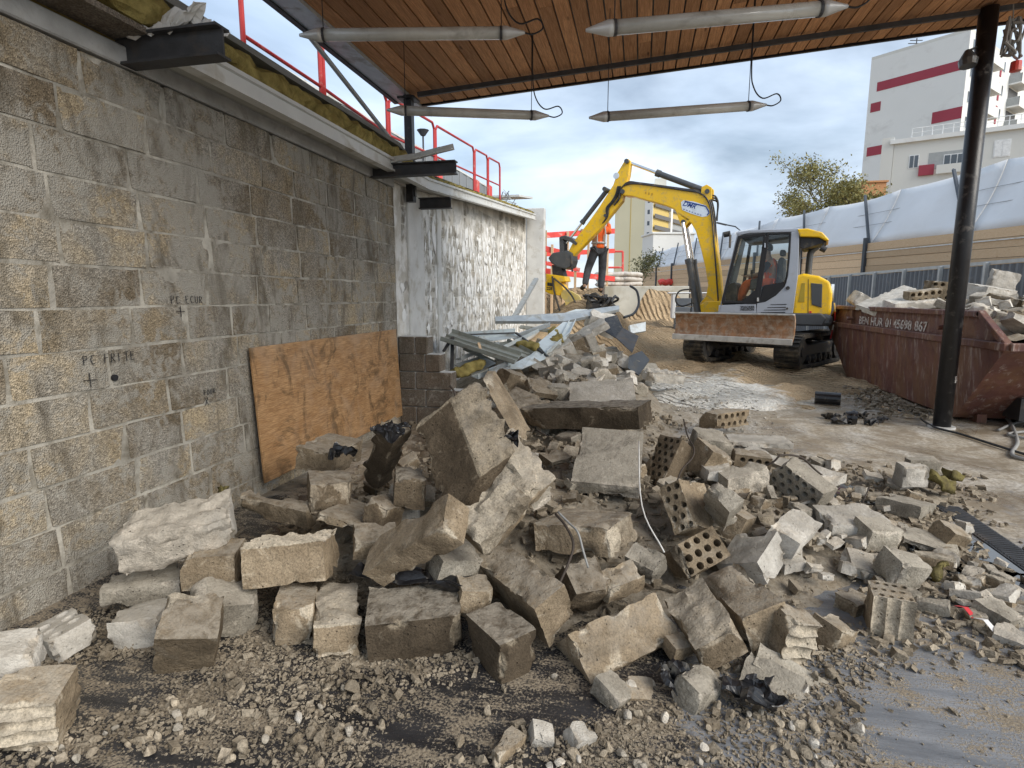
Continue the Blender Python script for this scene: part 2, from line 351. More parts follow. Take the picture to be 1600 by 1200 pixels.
M['tape_r'] = simple('tape_red', (.65, .04, .05), .5); M['tape_w'] = simple('tape_white', (.80, .78, .76), .5)
M['leaf'] = None
def glass_mat():
    m, t, b = mat('cab_glass'); t.nodes.remove(b); out = t.nodes['Material Output']
    tr = N(t, 'ShaderNodeBsdfTransparent', {0: (.93, .97, .96, 1)}); gl = N(t, 'ShaderNodeBsdfGlossy', {0: (1, 1, 1, 1), 1: .03})
    fr = N(t, 'ShaderNodeFresnel', {0: 1.45}); mx = N(t, 'ShaderNodeMixShader', {0: fr.outputs[0], 1: tr.outputs[0], 2: gl.outputs[0]})
    t.links.new(mx.outputs[0], out.inputs[0]); return m
M['glass'] = glass_mat()
def wood_mat(name, c1, c2, grain=(1, 12, 12), dark=(.06, .03, .015), rough=.75, stain=.0):
    m, t, b = mat(name); p = pos(t); oi = t.nodes.new('ShaderNodeObjectInfo')
    off = N(t, 'ShaderNodeMath', {0: oi.outputs['Random'], 1: 40.0}, operation='MULTIPLY')
    pv = N(t, 'ShaderNodeVectorMath', {0: p, 1: off.outputs[0]}, operation='ADD').outputs[0]
    g = noise(t, mapv(t, pv, grain), 3.5, 6, .6, .6)
    col = ramp(t, g, [(.3, c1), (.7, c2)])
    fine = noise(t, mapv(t, pv, tuple(k * (1 if k < 2 else 5) for k in grain)), 9, 3, .6)
    col = mixc(t, ramp(t, fine, [(.42, .55), (.6, 0)]), col, dark)
    kn = N(t, 'ShaderNodeTexVoronoi', {'Vector': mapv(t, pv, tuple(.9 if k < 2 else k * .28 for k in grain)), 'Scale': 1.9})
    col = mixc(t, ramp(t, kn.outputs['Distance'], [(.03, .9), (.11, 0)]), col, dark)
    if stain:
        s1 = ramp(t, noise(t, p, 2.6, 9, .74, 1.8), [(.50, 0), (.64, stain)])
        col = mixc(t, s1, col, (.06, .04, .022))
        s2 = ramp(t, noise(t, mapv(t, p, loc=(2, 5, 1)), 1.6, 4, .6, .5), [(.5, 0), (.68, .6)])
        col = mixc(t, s2, col, (.42, .30, .20))
    rv = N(t, 'ShaderNodeMapRange', {0: oi.outputs['Random'], 3: .72, 4: 1.22})
    col = mixc(t, 1.0, col, rv.outputs[0], 'MULTIPLY')
    t.links.new(col, b.inputs['Base Color']); b.inputs['Roughness'].default_value = rough; b.inputs['Specular IOR Level'].default_value = .3
    bump(t, b, fine, .35, .004); return m
M['ceil'] = wood_mat('ceiling_board', (.52, .25, .11), (.74, .40, .20), (12, .7, 12), (.13, .055, .025))
M['plank'] = wood_mat('fence_plank', (.70, .49, .30), (.82, .63, .42), (12, .6, 12), (.42, .27, .15))
M['ply'] = wood_mat('plywood', (.40, .22, .095), (.56, .345, .17), (3, 1.2, 5), (.16, .08, .035), .5, .65)
def skip_mat():
    m, t, b = mat('skip_rust_paint'); p = pos(t)
    col = ramp(t, noise(t, p, 1.6, 6, .6, .4), [(.35, (.115, .048, .042)), (.65, (.175, .075, .055))])
    col = mixc(t, ramp(t, noise(t, mapv(t, p, (1, 1, .3)), 3.2, 8, .7, .7), [(.45, 0), (.6, .85)]), col, (.19, .095, .05))
    col = mixc(t, ramp(t, noise(t, mapv(t, p, (3, 3, .45)), 4.5, 8, .75, .3), [(.55, 0), (.68, .7)]), col, (.42, .35, .31))
    t.links.new(col, b.inputs['Base Color']); b.inputs['Roughness'].default_value = .62
    nb_ = bump(t, b, noise(t, p, 14, 7, .7), .35, .008); bump(t, b, noise(t, p, 2.6, 3, .5), .8, .08, nb_); return m
M['skip'] = skip_mat()
def floor_mat():
    """smooth dark slab: wet film, dragged grit, dry pale dust towards the yard"""
    m, t, b = mat('floor_wet_slab'); p = pos(t)
    sx = N(t, 'ShaderNodeSeparateXYZ', {0: p})
    st = noise(t, mapv(t, p, (1.1, 7.5, 1), (0, 0, rad(-32))), 1.5, 7, .62, .25)     # drag streaks
    big = noise(t, p, 1.15, 6, .6, .6); mid = noise(t, p, 4.2, 8, .68, .5); fine = noise(t, p, 95, 3, .7)
    # dry dust grows with distance into the yard
    yy = N(t, 'ShaderNodeMapRange', {0: sx.outputs[1], 1: 2.7, 2: 4.8, 3: 0.0, 4: .8}); yy.clamp = True
    dsum = N(t, 'ShaderNodeMath', {0: yy.outputs[0], 1: N(t, 'ShaderNodeMath', {0: big, 1: mid}, operation='ADD').outputs[0]}, operation='ADD')
    dust = ramp(t, dsum.outputs[0], [(1.3, 0), (1.62, 1)])
    gsum = N(t, 'ShaderNodeMath', {0: st, 1: N(t, 'ShaderNodeMath', {0: mid, 1: fine}, operation='ADD').outputs[0]}, operation='ADD')
    grit = ramp(t, gsum.outputs[0], [(1.49, 0), (1.63, 1)])
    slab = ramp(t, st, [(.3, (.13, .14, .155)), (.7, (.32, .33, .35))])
    # black sheeting trodden onto the slab at the left of the pile
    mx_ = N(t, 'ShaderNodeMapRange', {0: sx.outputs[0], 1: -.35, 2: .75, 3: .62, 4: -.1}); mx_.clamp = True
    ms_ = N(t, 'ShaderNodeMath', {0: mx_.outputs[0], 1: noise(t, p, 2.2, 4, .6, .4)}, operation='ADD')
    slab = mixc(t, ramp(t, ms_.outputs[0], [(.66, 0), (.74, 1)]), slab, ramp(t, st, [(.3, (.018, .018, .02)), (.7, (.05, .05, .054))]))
    col = mixc(t, grit, slab, ramp(t, fine, [(.35, (.14, .11, .075)), (.65, (.34, .285, .21))]))
    dcol = ramp(t, noise(t, mapv(t, p, (1.6, .8, 1), (0, 0, rad(18))), 2.4, 9, .68, .6), [(.32, (.29, .23, .155)), (.46, (.46, .40, .31)), (.66, (.64, .60, .53))])
    dcol = mixc(t, ramp(t, noise(t, p, 28, 6, .7), [(.42, .65), (.58, 0)]), dcol, (.20, .16, .11))
    dcol = mixc(t, ramp(t, noise(t, mapv(t, p, loc=(4, 2, 0)), 1.7, 7, .65, .8), [(.47, 0), (.6, .8)]), dcol, (.23, .18, .12))
    slab = mixc(t, ramp(t, noise(t, p, 7, 9, .72, .4), [(.5, 0), (.62, .75)]), slab, (.20, .165, .12))
    col = mixc(t, dust, col, dcol)
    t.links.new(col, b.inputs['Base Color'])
    wet = ramp(t, big, [(.40, .10), (.62, .34)])
    r1 = mixc(t, grit, wet, (.9, .9, .9)); r2 = mixc(t, dust, r1, ramp(t, big, [(.42, .22), (.55, .8)]))
    t.links.new(r2, b.inputs['Roughness']); b.inputs['Specular IOR Level'].default_value = .55
    hh = N(t, 'ShaderNodeMath', {0: N(t, 'ShaderNodeMath', {0: grit, 1: fine}, operation='MULTIPLY').outputs[0], 1: noise(t, mapv(t, p, (2, 16, 1), (0, 0, rad(-32))), 5, 4, .6)}, operation='ADD')
    hm = N(t, 'ShaderNodeMath', {0: hh.outputs[0], 1: N(t, 'ShaderNodeMath', {0: dust, 1: noise(t, p, 20, 8, .72)}, operation='MULTIPLY').outputs[0]}, operation='ADD')
    bump(t, b, hm.outputs[0], .45, .010); return m
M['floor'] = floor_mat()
def soil_mat():
    m, t, b = mat('sandy_soil'); p = pos(t); sx = N(t, 'ShaderNodeSeparateXYZ', {0: p})
    col = ramp(t, noise(t, p, 1.1, 8, .62, .5), [(.3, (.42, .30, .18)), (.7, (.66, .50, .32))])
    col = mixc(t, ramp(t, noise(t, p, 34, 5, .7), [(.4, .45), (.58, 0)]), col, (.20, .145, .09))
    # plaster dust trodden into the ground between the pile and the machine
    dx = N(t, 'ShaderNodeMath', {0: sx.outputs[0], 1: .9}, operation='SUBTRACT'); dy = N(t, 'ShaderNodeMath', {0: sx.outputs[1], 1: 8.0}, operation='SUBTRACT')
    cv = N(t, 'ShaderNodeCombineXYZ', {0: N(t, 'ShaderNodeMath', {0: dx.outputs[0], 1: 1.5}, operation='MULTIPLY').outputs[0], 1: N(t, 'ShaderNodeMath', {0: dy.outputs[0], 1: .62}, operation='MULTIPLY').outputs[0]})
    ln = N(t, 'ShaderNodeVectorMath', {0: cv.outputs[0]}, operation='LENGTH')
    dd = N(t, 'ShaderNodeMath', {0: ln.outputs['Value'], 1: N(t, 'ShaderNodeMath', {0: noise(t, p, 2.4, 8, .7, .5), 1: 2.6}, operation='MULTIPLY').outputs[0]}, operation='SUBTRACT')
    white = ramp(t, dd.outputs[0], [(.15, 1), (.8, 0)])
    col = mixc(t, white, col, ramp(t, noise(t, p, 24, 4, .7), [(.35, (.68, .63, .54)), (.6, (.86, .83, .76))]))
    t.links.new(col, b.inputs['Base Color']); b.inputs['Roughness'].default_value = .95; b.inputs['Specular IOR Level'].default_value = .15
    wv = N(t, 'ShaderNodeTexWave', {'Vector': mapv(t, p, rot=(0, 0, rad(33))), 'Scale': 3.6, 'Distortion': 2.4, 'Detail': 3.0, 'Detail Scale': 1.6}, bands_direction='Y')
    wm = N(t, 'ShaderNodeMath', {0: wv.outputs[1], 1: ramp(t, noise(t, p, .8, 2), [(.36, 0), (.5, 1.1)])}, operation='MULTIPLY')
    hh = N(t, 'ShaderNodeMath', {0: wm.outputs[0], 1: noise(t, p, 11, 8, .72)}, operation='ADD')
    bump(t, b, hh.outputs[0], 1.0, .07); return m
M['soil'] = soil_mat()
M['dirt'] = rubble_mat('pile_dirt', (.22, .175, .12), (.34, .28, .20), (.40, .34, .25))

# ================================================================== GROUND
def mound(x, y):
    """height of the rubble pile under the pieces"""
    x = np.asarray(x, float); y = np.asarray(y, float)
    def g(cx, cy, sx, sy, h): return h * np.exp(-((x - cx) / sx) ** 2 - ((y - cy) / sy) ** 2)
    h = g(-1.0, 3.0, .75, .5, .30) + g(-.35, 3.9, .75, .9, .26) + g(.75, 3.75, .6, .75, .17) + g(-1.5, 3.4, .6, .7, .12)
    h = h + g(-1.0, 5.9, .85, 1.5, .40) + g(-1.7, 8.7, 1.1, 1.4, .55) + g(-.7, 9.0, .8, 1.5, .42) + g(-.45, 7.0, .55, 1.0, .22) + g(-1.7, 11.0, 1.1, 1.2, .60) + g(1.4, 5.2, .45, .5, .05) + g(1.9, 4.7, .4, .5, .06)
    return h
def terrain(x, y):
    x = np.asarray(x, float); y = np.asarray(y, float)
    q = np.stack([x, y, 0 * x], -1).reshape(-1, 3)
    n1 = fbm(q * .55, 3, 4).reshape(x.shape); n2 = fbm(q * 2.2, 5, 4).reshape(x.shape)
    edge = y - (6.9 + 1.7 * smooth01((x - 1.3) / 2.0) - 1.1 * smooth01((-x + .6) / 1.5)) + .45 * n1
    z = -.10 + .17 * smooth01(edge / 1.6) + .065 * n2 * smooth01(edge / .8) + .13 * n1 * smooth01((edge - 1) / 2)
    z = z + .62 * smooth01((y - 13.2) / 5.0) * smooth01((3.2 - x) / 2.5)
    z = z + 1.0 * smooth01((y - 18.7) / .35) * smooth01((1.6 - x) / .4) + .95 * smooth01((y - 26) / 10) * smooth01((x - 1.2) / .5) * smooth01((7 - x) / 2)
    z = np.where(edge > .9, np.maximum(z, .012 + .02 * n2), z)
    # earth bank against the far end of the wall
    z = z + 1.40 * np.exp(-((x + 1.35) / 1.15) ** 2 - ((y - 14.5) / 1.25) ** 2)
    z = z + .20 * np.exp(-((x - 2.0) / .5) ** 2 - ((y - 11.3) / .35) ** 2) + .16 * np.exp(-((x - 3.25) / .3) ** 2 - ((y - 11.1) / .6) ** 2)
    z = np.where(x < -2.75, np.minimum(z, -.08 + 1.7 * smooth01((y - 18.5) / 1)), z)
    return z
def grid_obj(name, xs, ys, zf, material, parent=None):
    X, Y = np.meshgrid(xs, ys, indexing='ij'); Z = zf(X, Y); nx, ny = X.shape
    V = np.stack([X, Y, Z], -1).reshape(-1, 3); i = np.arange(nx * ny).reshape(nx, ny)
    F = np.stack([i[:-1, :-1], i[1:, :-1], i[1:, 1:], i[:-1, 1:]], -1).reshape(-1, 4)
    me = bpy.data.meshes.new(name); me.vertices.add(len(V)); me.vertices.foreach_set('co', V.ravel())
    me.loops.add(F.size); me.polygons.add(len(F)); me.loops.foreach_set('vertex_index', F.ravel())
    me.polygons.foreach_set('loop_start', np.arange(0, F.size, 4)); me.polygons.foreach_set('loop_total', np.full(len(F), 4))
    me.polygons.foreach_set('use_smooth', np.ones(len(F), bool)); me.update(); me.validate()
    me.materials.append(material); o = bpy.data.objects.new(name, me); return link(o, parent)
xs = np.concatenate([[-900, -300, -100, -40, -15, -7], np.arange(-4, 7, .07), [7.5, 8.5, 10, 13, 18, 25, 40, 80, 200, 500, 900]])
ys = np.concatenate([[-900, -300, -80, -25, -8, 0, 4], np.arange(5, 20, .07), np.arange(20, 40, .7), [45, 55, 75, 100, 150, 250, 500, 900, 1500]])
tag(grid_obj('ground', xs, ys, terrain, M['soil']), kind='structure')
fo = MB(); fo.add([(-2.72, -6, 0), (9, -6, 0), (9, 12.5, 0), (-2.72, 12.5, 0), (-2.72, -6, -.2), (9, -6, -.2), (9, 12.5, -.2), (-2.72, 12.5, -.2)],
    [(0, 1, 2, 3), (7, 6, 5, 4), (0, 4, 5, 1), (1, 5, 6, 2), (2, 6, 7, 3), (3, 7, 4, 0)])
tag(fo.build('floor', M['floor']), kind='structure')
# drain channel along the floor: frame and bars
dr0, dr1 = onz(1478, 792), onz(1640, 905)
de = empty('drain_channel', tuple(dr0), 'narrow grated drain channel set in the floor at the right of the rubble', 'drain')
dd_ = (dr1 - dr0) / np.linalg.norm(dr1 - dr0); ds = np.array([-dd_[1], dd_[0], 0]); L_ = np.linalg.norm(dr1 - dr0)
for s_ in (-.07, .07):
    b_ = MB(); b_.bar(dr0 + ds * s_ + _u * .003, dr1 + ds * s_ + _u * .003, .012, .012); o_ = b_.build('frame_rail', M['steel_dark'], None); o_.parent = de; o_.matrix_parent_inverse = Matrix.Translation(-Vector(tuple(dr0)))
bb_ = MB(); bb_.box((0, 0, 0), (.012, .128, .01)); bo = None
for k in range(int(L_ / .03)):
    p_ = dr0 + dd_ * (k * .03 + .02) + _u * .009
    if bo is None:
        bo = bb_.build('grate_bar', M['steel_dark']); c_ = bo
    else:
        c_ = bo.copy(); COL.objects.link(c_)
    c_.parent = de; c_.location = tuple(p_ - dr0); c_.rotation_euler = (0, 0, math.atan2(dd_[1], dd_[0]))

# ================================================================== NEAR BLOCK WALL
WX = -2.70
def wall_block_mesh(L, hgt, seed, proud=.012, amp=.0022):
    """front-facing block: rounded, slightly uneven; local x out, y along, z up; origin at its back centre"""
    ny, nz = 5, 3; ysv = [-.5, -.44, 0, .44, .5]; zsv = [-.5, 0, .5]
    rs = np.random.RandomState(seed); V = []; F = []
    for i, a in enumerate(ysv):
        for j, c in enumerate(zsv):
            e = (abs(a) > .49) or (abs(c) > .49)
            V.append((proud * (.84 if e else 1) + rs.uniform(-amp, amp), a * L * (1 if not e else .985) + rs.uniform(-.006, .006), c * hgt + rs.uniform(-.005, .005)))
    for i in range(4):
        for j in range(2): F.append((i * 3 + j, (i + 1) * 3 + j, (i + 1) * 3 + j + 1, i * 3 + j + 1))
    ring = [0, 3, 6, 9, 12, 13, 14, 11, 8, 5, 2, 1]; b0 = len(V)
    for r in ring: V.append((-.03, V[r][1], V[r][2]))
    n = len(ring)
    for k in range(n): F.append((ring[k], b0 + k, b0 + (k + 1) % n, ring[(k + 1) % n]))
    me = mesh_from('block', V, F, False); return me
def lay_blocks(parent, mater, X, y0, y1, z0, courses, ch, seed, axis='y', skip=None, lens=(.5, .5, .5, .5, .4), proud=.012, top=None):
    rs = random.Random(seed); lib = {}
    for c in range(courses):
        y = y0 - rs.uniform(0, .35)
        while y < y1:
            L = rs.choice(lens); a, b = max(y, y0), min(y + L, y1); z = z0 + (c + .5) * ch
            if b - a > .07 and not (skip and skip(a, b, z)) and not (top and z + ch / 2 > top((a + b) / 2)):
                key = (round((b - a) / .02), rs.randrange(3))
                if key not in lib:
                    lib[key] = wall_block_mesh(key[0] * .02 - .018, ch - .016, len(lib) * 7 + seed, proud)
                    lib[key].materials.append(mater)
                o = bpy.data.objects.new('block', lib[key]); link(o, parent)
                loc = (X, (a + b) / 2, z) if axis == 'y' else ((a + b) / 2, X, z)
                o.location = tuple(loc[i] - parent.location[i] for i in range(3))
                o.rotation_euler = (rs.uniform(-.012, .012), 0, rs.uniform(-.012, .012) + (0 if axis == 'y' else -math.pi / 2))
            y += L
def rough_sheet(name, X, ys, zs, amp, seed, material, parent, axis='y', topf=None):
    A, B = np.meshgrid(ys, zs, indexing='ij')
    if topf is not None: B = np.minimum(B, topf(A))
    q = np.stack([A, B, 0 * A], -1).reshape(-1, 3)
    d = (amp * fbm(q * 4.5, seed, 4)).reshape(A.shape)
    if axis == 'y': V = np.stack([X + d, A, B], -1).reshape(-1, 3)
    else: V = np.stack([A, X - d, B], -1).reshape(-1, 3)
    V = V - np.array(parent.location); i = np.arange(A.size).reshape(A.shape)
    F = np.stack([i[:-1, :-1], i[1:, :-1], i[1:, 1:], i[:-1, 1:]], -1).reshape(-1, 4)
    if axis != 'y': F = F[:, ::-1]
    me = mesh_from(name, V, F, True); me.materials.append(material); return link(bpy.data.objects.new(name, me), parent)
bw = empty('block_wall', (WX, 3, 0), 'tall grey and tan concrete block wall filling the left side', 'wall')
CH = .2083; Z0 = 2.65 - 13 * CH
lay_blocks(bw, M['block'], WX - .008, -1.0, 6.15, Z0, 13, CH, 3, proud=.013)
rough_sheet('mortar_bed', WX - .0022, np.arange(-1.0, 6.16, .03), np.arange(Z0 - .1, 2.66, .03), .0048, 11, M['mortar'], bw)
def child_box(name, c, d, material, parent, bevel=0, rot=None):
    b = MB(); b.box(tuple(c[i] - parent.location[i] for i in range(3)), d, rot); return b.build(name, material, parent, bevel=bevel)
child_box('wall_core', (WX - .13, 2.58, 1.27), (.2, 7.14, 2.74), M['mortar'], bw)
child_box('concrete_band', (WX - .07, 2.58, 2.705), (.17, 7.14, .105), M['conc_band'], bw, .008)
# handwriting on the wall: strokes in marker ink
GL = {'P': [[(0, 0), (0, 1)], [(0, 1), (.5, .9), (.5, .6), (0, .5)]], 'C': [[(.55, .9), (.2, 1), (0, .5), (.2, 0), (.55, .1)]], 'F': [[(0, 0), (0, 1), (.5, 1)], [(0, .55), (.4, .55)]],
      'R': [[(0, 0), (0, 1), (.5, .85), (.4, .55), (0, .5), (.5, 0)]], 'I': [[(.1, 0), (.1, 1)]], 'T': [[(0, 1), (.6, 1)], [(.3, 1), (.3, 0)]], 'E': [[(.5, 1), (0, 1), (0, 0), (.5, 0)], [(0, .5), (.4, .5)]],
      'U': [[(0, 1), (.05, .1), (.3, 0), (.5, .15), (.5, 1)]], 'O': [[(.25, 1), (0, .6), (.1, .05), (.4, 0), (.55, .5), (.25, 1)]], '+': [[(.3, -.1), (.3, 1.1)], [(-.3, .5), (.9, .5)]], 'x': [[(0, 0), (.6, 1)], [(0, 1), (.6, 0)]], ' ': []}
def scrawl(px, py, text, h, label, X=WX + .016):
    P = onx(px, py, X); o = empty('wall_marking', tuple(P)); b = MB(); y = 0; rs = random.Random(text)
    for ch in text:
        for s in GL[ch]:
            b.tube([(rs.uniform(0, .001), y + a * h * .9 + rs.uniform(-.04, .04) * h, c * h + rs.uniform(-.05, .05) * h) for a, c in s], .0021, 5)
        y += h * .85
    bpy.data.objects.remove(o); oo = b.build('wall_marking', M['ink'], bw); oo.location = tuple(P[i] - bw.location[i] for i in range(3)); tag(oo, label); return oo
scrawl(131, 571, 'PC FRITE', .046, 'black handwriting PC FRITE'); scrawl(137, 604, '+', .06, 'black marker cross under PC FRITE')
scrawl(268, 474, 'PC ECUR', .044, 'black handwriting PC ECUR'); scrawl(280, 494, '+', .055, 'black marker cross under PC ECUR')
scrawl(319, 618, 'FOUR', .033, 'small black handwriting FOUR'); scrawl(321, 634, 'x', .05, 'small black marker x')
hp = onx(180, 590, WX + .012); hb = MB(); hb.tube([hp - np.array(bw.location) + np.array([-.01, 0, 0]), hp - np.array(bw.location) + np.array([.003, 0, 0])], .017, 14); hb.build('drilled_hole', M['ink'], bw)

# stepped remains of a cross wall
sw = empty('stepped_cross_wall', (-2.4, 6.25, 0), 'low broken brown cross wall ending in steps beside the plywood', 'wall')
steps = [(1.01, -2.34), (.81, -2.19), (.605, -2.06), (.40, -1.90), (.195, -1.8)]
pz = 1.01
for k, (zt, xr) in enumerate(steps):
    zb = zt - .205; xl = WX
    for j, (a, b_) in enumerate(zip(*(lambda L: (L[:-1], L[1:]))([xl, xl + .2 + .12 * (k % 2), xr] if xr - xl > .36 else [xl, xr]))):
        b = MB(); b.box(((a + b_) / 2 - sw.location[0], 0, (zt + zb) / 2), (b_ - a - .008, .2, .198)); b.build('block', M['block_dark'], sw, bevel=.012)
b = MB()
for k, (zt, xr) in enumerate(steps): b.box(((WX + xr) / 2 - sw.location[0] - .006, .006, zt - .103), (xr - WX - .012, .18, .206 if k == 0 else .2))
b.build('mortar_bed', M['conc_pale'], sw)

# ================================================================== FAR WALL
def ftop(y): return 2.72 + .09 * np.clip(np.asarray(y, float) - 6.6, 0, 8)
fw = empty('far_wall', (WX, 10, 0), 'pale far stretch of block wall covered in white glue dabs', 'wall')
lay_blocks(fw, M['farblock'], WX - .016, 6.35, 13.8, 0.0, 16, CH, 21, proud=.010, top=lambda y: float(ftop(y)))
rough_sheet('mortar_bed', WX - .0075, np.arange(6.16, 13.85, .05), np.arange(-.1, 3.5, .05), .003, 31, M['farmortar'], fw, topf=ftop)
b = MB(); b.prism([(6.17, -.1), (13.8, -.1), (13.8, 3.36), (6.17, 2.7)], (-np.array(fw.location)), (0, 1, 0), (0, 0, 1), (1, 0, 0), WX - .22, WX - .03); b.build('wall_core', M['farmortar'], fw)
ya, yb = onx(637, 400, WX)[1], onx(661, 400, WX)[1]
child_box('concrete_post', (WX - .03, (ya + yb) / 2, 1.33), (.1, yb - ya, 2.66), M['conc_pale'], fw, .01)
yc = onx(686, 400, WX)[1]; child_box('concrete_post', (WX - .034, yc, 1.35), (.09, .16, 2.72), M['conc_pale'], fw, .01)
child_box('end_return', (-2.49, 13.95, 1.7), (.44, .22, 3.7), M['conc_pale'], fw, .015)
# glue dabs: small flat lens shapes
def dab_mesh(seed):
    rs = np.random.RandomState(seed); n = 9; V = [(.004, 0, 0)]; F = []
    for r, h in ((.75, .0035), (1, .0005)):
        for k in range(n):
            a = 2 * math.pi * k / n; q = r * rs.uniform(.6, 1.35); V.append((h - .004 * (r == 1), math.cos(a) * .045 * q, math.sin(a) * .085 * q))
    for k in range(n): k2 = (k + 1) % n; F += [(0, 1 + k, 1 + k2), (1 + k, 1 + n + k, 1 + n + k2, 1 + k2)]
    me = mesh_from('glue_dab', V, F, True); me.materials.append(M['dab']); return me
dabs = [dab_mesh(k) for k in range(8)]; rs = random.Random(5); cnt = 0; extra = MB()
for r_ in range(14):
    y = 6.35 + rs.uniform(0, .1)
    while y < 13.7:
        z = .32 + r_ * .178 + rs.uniform(-.05, .05); yy = y + rs.uniform(-.06, .06)
        dens = .55 + .4 * math.sin(yy * 1.1 + 1) * math.sin(z * 2) + (.3 if 9 < yy < 12.8 else 0) - (.9 if (z > float(ftop(yy)) - .42 and (yy > 7.3)) else 0)
        if rs.random() < dens and z < ftop(yy) - .12 and not (ya - .06 < yy < yb + .06) and not abs(yy - yc) < .12:
            sc = (1, rs.uniform(.45, 1.5), rs.uniform(.45, 1.5))
            if cnt < 300:
                o = bpy.data.objects.new('glue_dab', rs.choice(dabs)); link(o, fw); o.location = (.002, yy - 10, z); o.scale = sc; o.rotation_euler = (rs.uniform(-.2, .2), 0, 0); cnt += 1
            else:
                me = rs.choice(dabs); Rr = Matrix.Rotation(rs.uniform(-.2, .2), 3, 'X')
                extra.add([Rr @ Vector((v.co[0], v.co[1] * sc[1], v.co[2] * sc[2])) + Vector((.002, yy - 10, z)) for v in me.vertices], [tuple(p.vertices) for p in me.polygons])
        y += rs.uniform(.13, .21) * (1.25 if y < 8.5 else 1)
if extra.v: tag(extra.build('glue_dabs', M['dab'], fw, smooth=True), kind='stuff')

# plywood sheet leaning on the wall
pz0, pz1 = onx(405, 752, -2.6), onx(390, 543, -2.66); pw1, pw0 = onx(624, 514, -2.66), onx(622, 650, -2.6)
b = MB(); Q = [(-2.62, 3.52, .12), (-2.62, 6.0, .12), (-2.67, 6.0, 1.10), (-2.67, 3.52, 1.10)]
b.slab(Q, .018); o = b.build('plywood_sheet', M['ply'], bevel=.002); tag(o, 'stained brown plywood sheet leaning against the block wall', 'plywood')

# ================================================================== ROOF EDGE OF THE LEFT BUILDING
rd = empty('roof_deck_edge', (-2.5, 5, 2.7), 'torn roof edge with white metal trim and yellow insulation above the block wall', 'roof')
def rz(y): return .078 * max(0.0, y - 6.6)
def deck_strip(name, prof, ys, material, jit=0, seed=0, sm=False):
    rs = np.random.RandomState(seed); V = []; F = []; n = len(prof)
    for y in ys:
        for (x, z) in prof:
            if name in ('insulation', 'roof_membrane') and y > 6.3: z = 2.835 + (z - 2.835) * (.35 if name == 'insulation' else .3)      # the far stretch is torn down to a thin layer
            V.append((x + rs.uniform(-jit, jit) + 2.5, y - 5 + rs.uniform(-jit, jit), z + rz(y) + rs.uniform(-jit, jit) - 2.7))
    for i in range(len(ys) - 1):
        for k in range(n): F.append((i * n + k, i * n + (k + 1) % n, (i + 1) * n + (k + 1) % n, (i + 1) * n + k))
    F += [tuple(range(n)), tuple(range((len(ys) - 1) * n, len(ys) * n))]
    b = MB(); b.add(V, F); return b.build(name, material, rd, smooth=sm)
Y1 = np.concatenate([np.arange(2.75, 13.7, .35), [13.7]])
deck_strip('metal_trim', [(-2.52, 2.70), (-2.44, 2.70), (-2.44, 2.72), (-2.462, 2.725), (-2.462, 2.80), (-2.44, 2.805), (-2.44, 2.83), (-2.52, 2.83)], Y1, M['trim'])
for k, xx in enumerate((-2.70, -2.64, -2.58)):
    deck_strip('deck_rib', [(xx, 2.752 - .02 * (k % 2)), (xx + .052, 2.732 + .01 * (k % 2)), (xx + .052, 2.78), (xx, 2.78)], Y1, M['trim_u'])
deck_strip('insulation', [(-2.53, 2.835), (-2.50, 2.88), (-2.49, 2.95), (-2.54, 3.0), (-2.9, 3.04), (-2.9, 2.835)], np.arange(.5, 13.75, .09), M['wool'], .022, 4)
deck_strip('roof_membrane', [(-2.56, 3.045), (-2.54, 3.075), (-9, 3.16), (-9, 2.86), (-2.91, 2.86), (-2.91, 3.04)], np.arange(-1, 14.1, .5), M['clad'], .004, 5)
b = MB(); b.box((-2.62 + 2.5, 1.6 - 5, 2.80 - 2.7), (.22, 2.2, .03)); b.build('soffit_board', M['block_dark'], rd)
# cut steel beam ends
def ibeam(px0, x0, x1, y, z0, h, label, ext=0):
    b = MB(); L = x1 - x0; c = (x0 + x1) / 2
    b.box((c, y, z0 + .006), (L, .10, .012)); b.box((c, y, z0 + h - .006), (L, .10, .012)); b.box((c, y, z0 + h / 2), (L, .012, h - .024))
    o = b.build('steel_beam', M['steel_dark'], loc=(x0, y, z0)); tag(o, label, 'beam', 'cut beam ends'); return o
ibeam(0, -2.75, -2.10, 2.74, 2.655, .15, 'dark steel beam end cut short at the top left, nearest the camera')
ibeam(0, -2.80, -1.80, 5.62, 2.65, .125, 'long dark steel beam end sticking out beside the black roof post')
p = onx(690, 318, -2.4); ibeam(0, -2.72, -2.28, p[1], p[2] - .06, .13, 'short dark steel beam end farther along the pale wall')
# crumpled membrane on the first beam
def crumple(name, c, size, seed, material, label, cat, n=14, flat=.35, group=None):
    rs = np.random.RandomState(seed); u = np.linspace(-1, 1, n); U_, V_ = np.meshgrid(u, u, indexing='ij')
    q = np.stack([U_ * 1.7, V_ * 1.7, 0 * U_ + seed], -1).reshape(-1, 3)
    dz = fbm(q, seed, 3).reshape(U_.shape); dx = fbm(q + 9, seed, 2).reshape(U_.shape); dy = fbm(q + 17, seed, 2).reshape(U_.shape)
    P = np.stack([(U_ + .4 * dx) * size[0] / 2, (V_ + .4 * dy) * size[1] / 2, dz * size[2]], -1).reshape(-1, 3)
    i = np.arange(n * n).reshape(n, n); F = np.stack([i[:-1, :-1], i[1:, :-1], i[1:, 1:], i[:-1, 1:]], -1).reshape(-1, 4)
    me = mesh_from(name, P, F, False); me.materials.append(material); o = bpy.data.objects.new(name, me); link(o); o.location = tuple(map(float, c))
    s = o.modifiers.new('thick', 'SOLIDIFY'); s.thickness = .004; tag(o, label, cat, group); return o
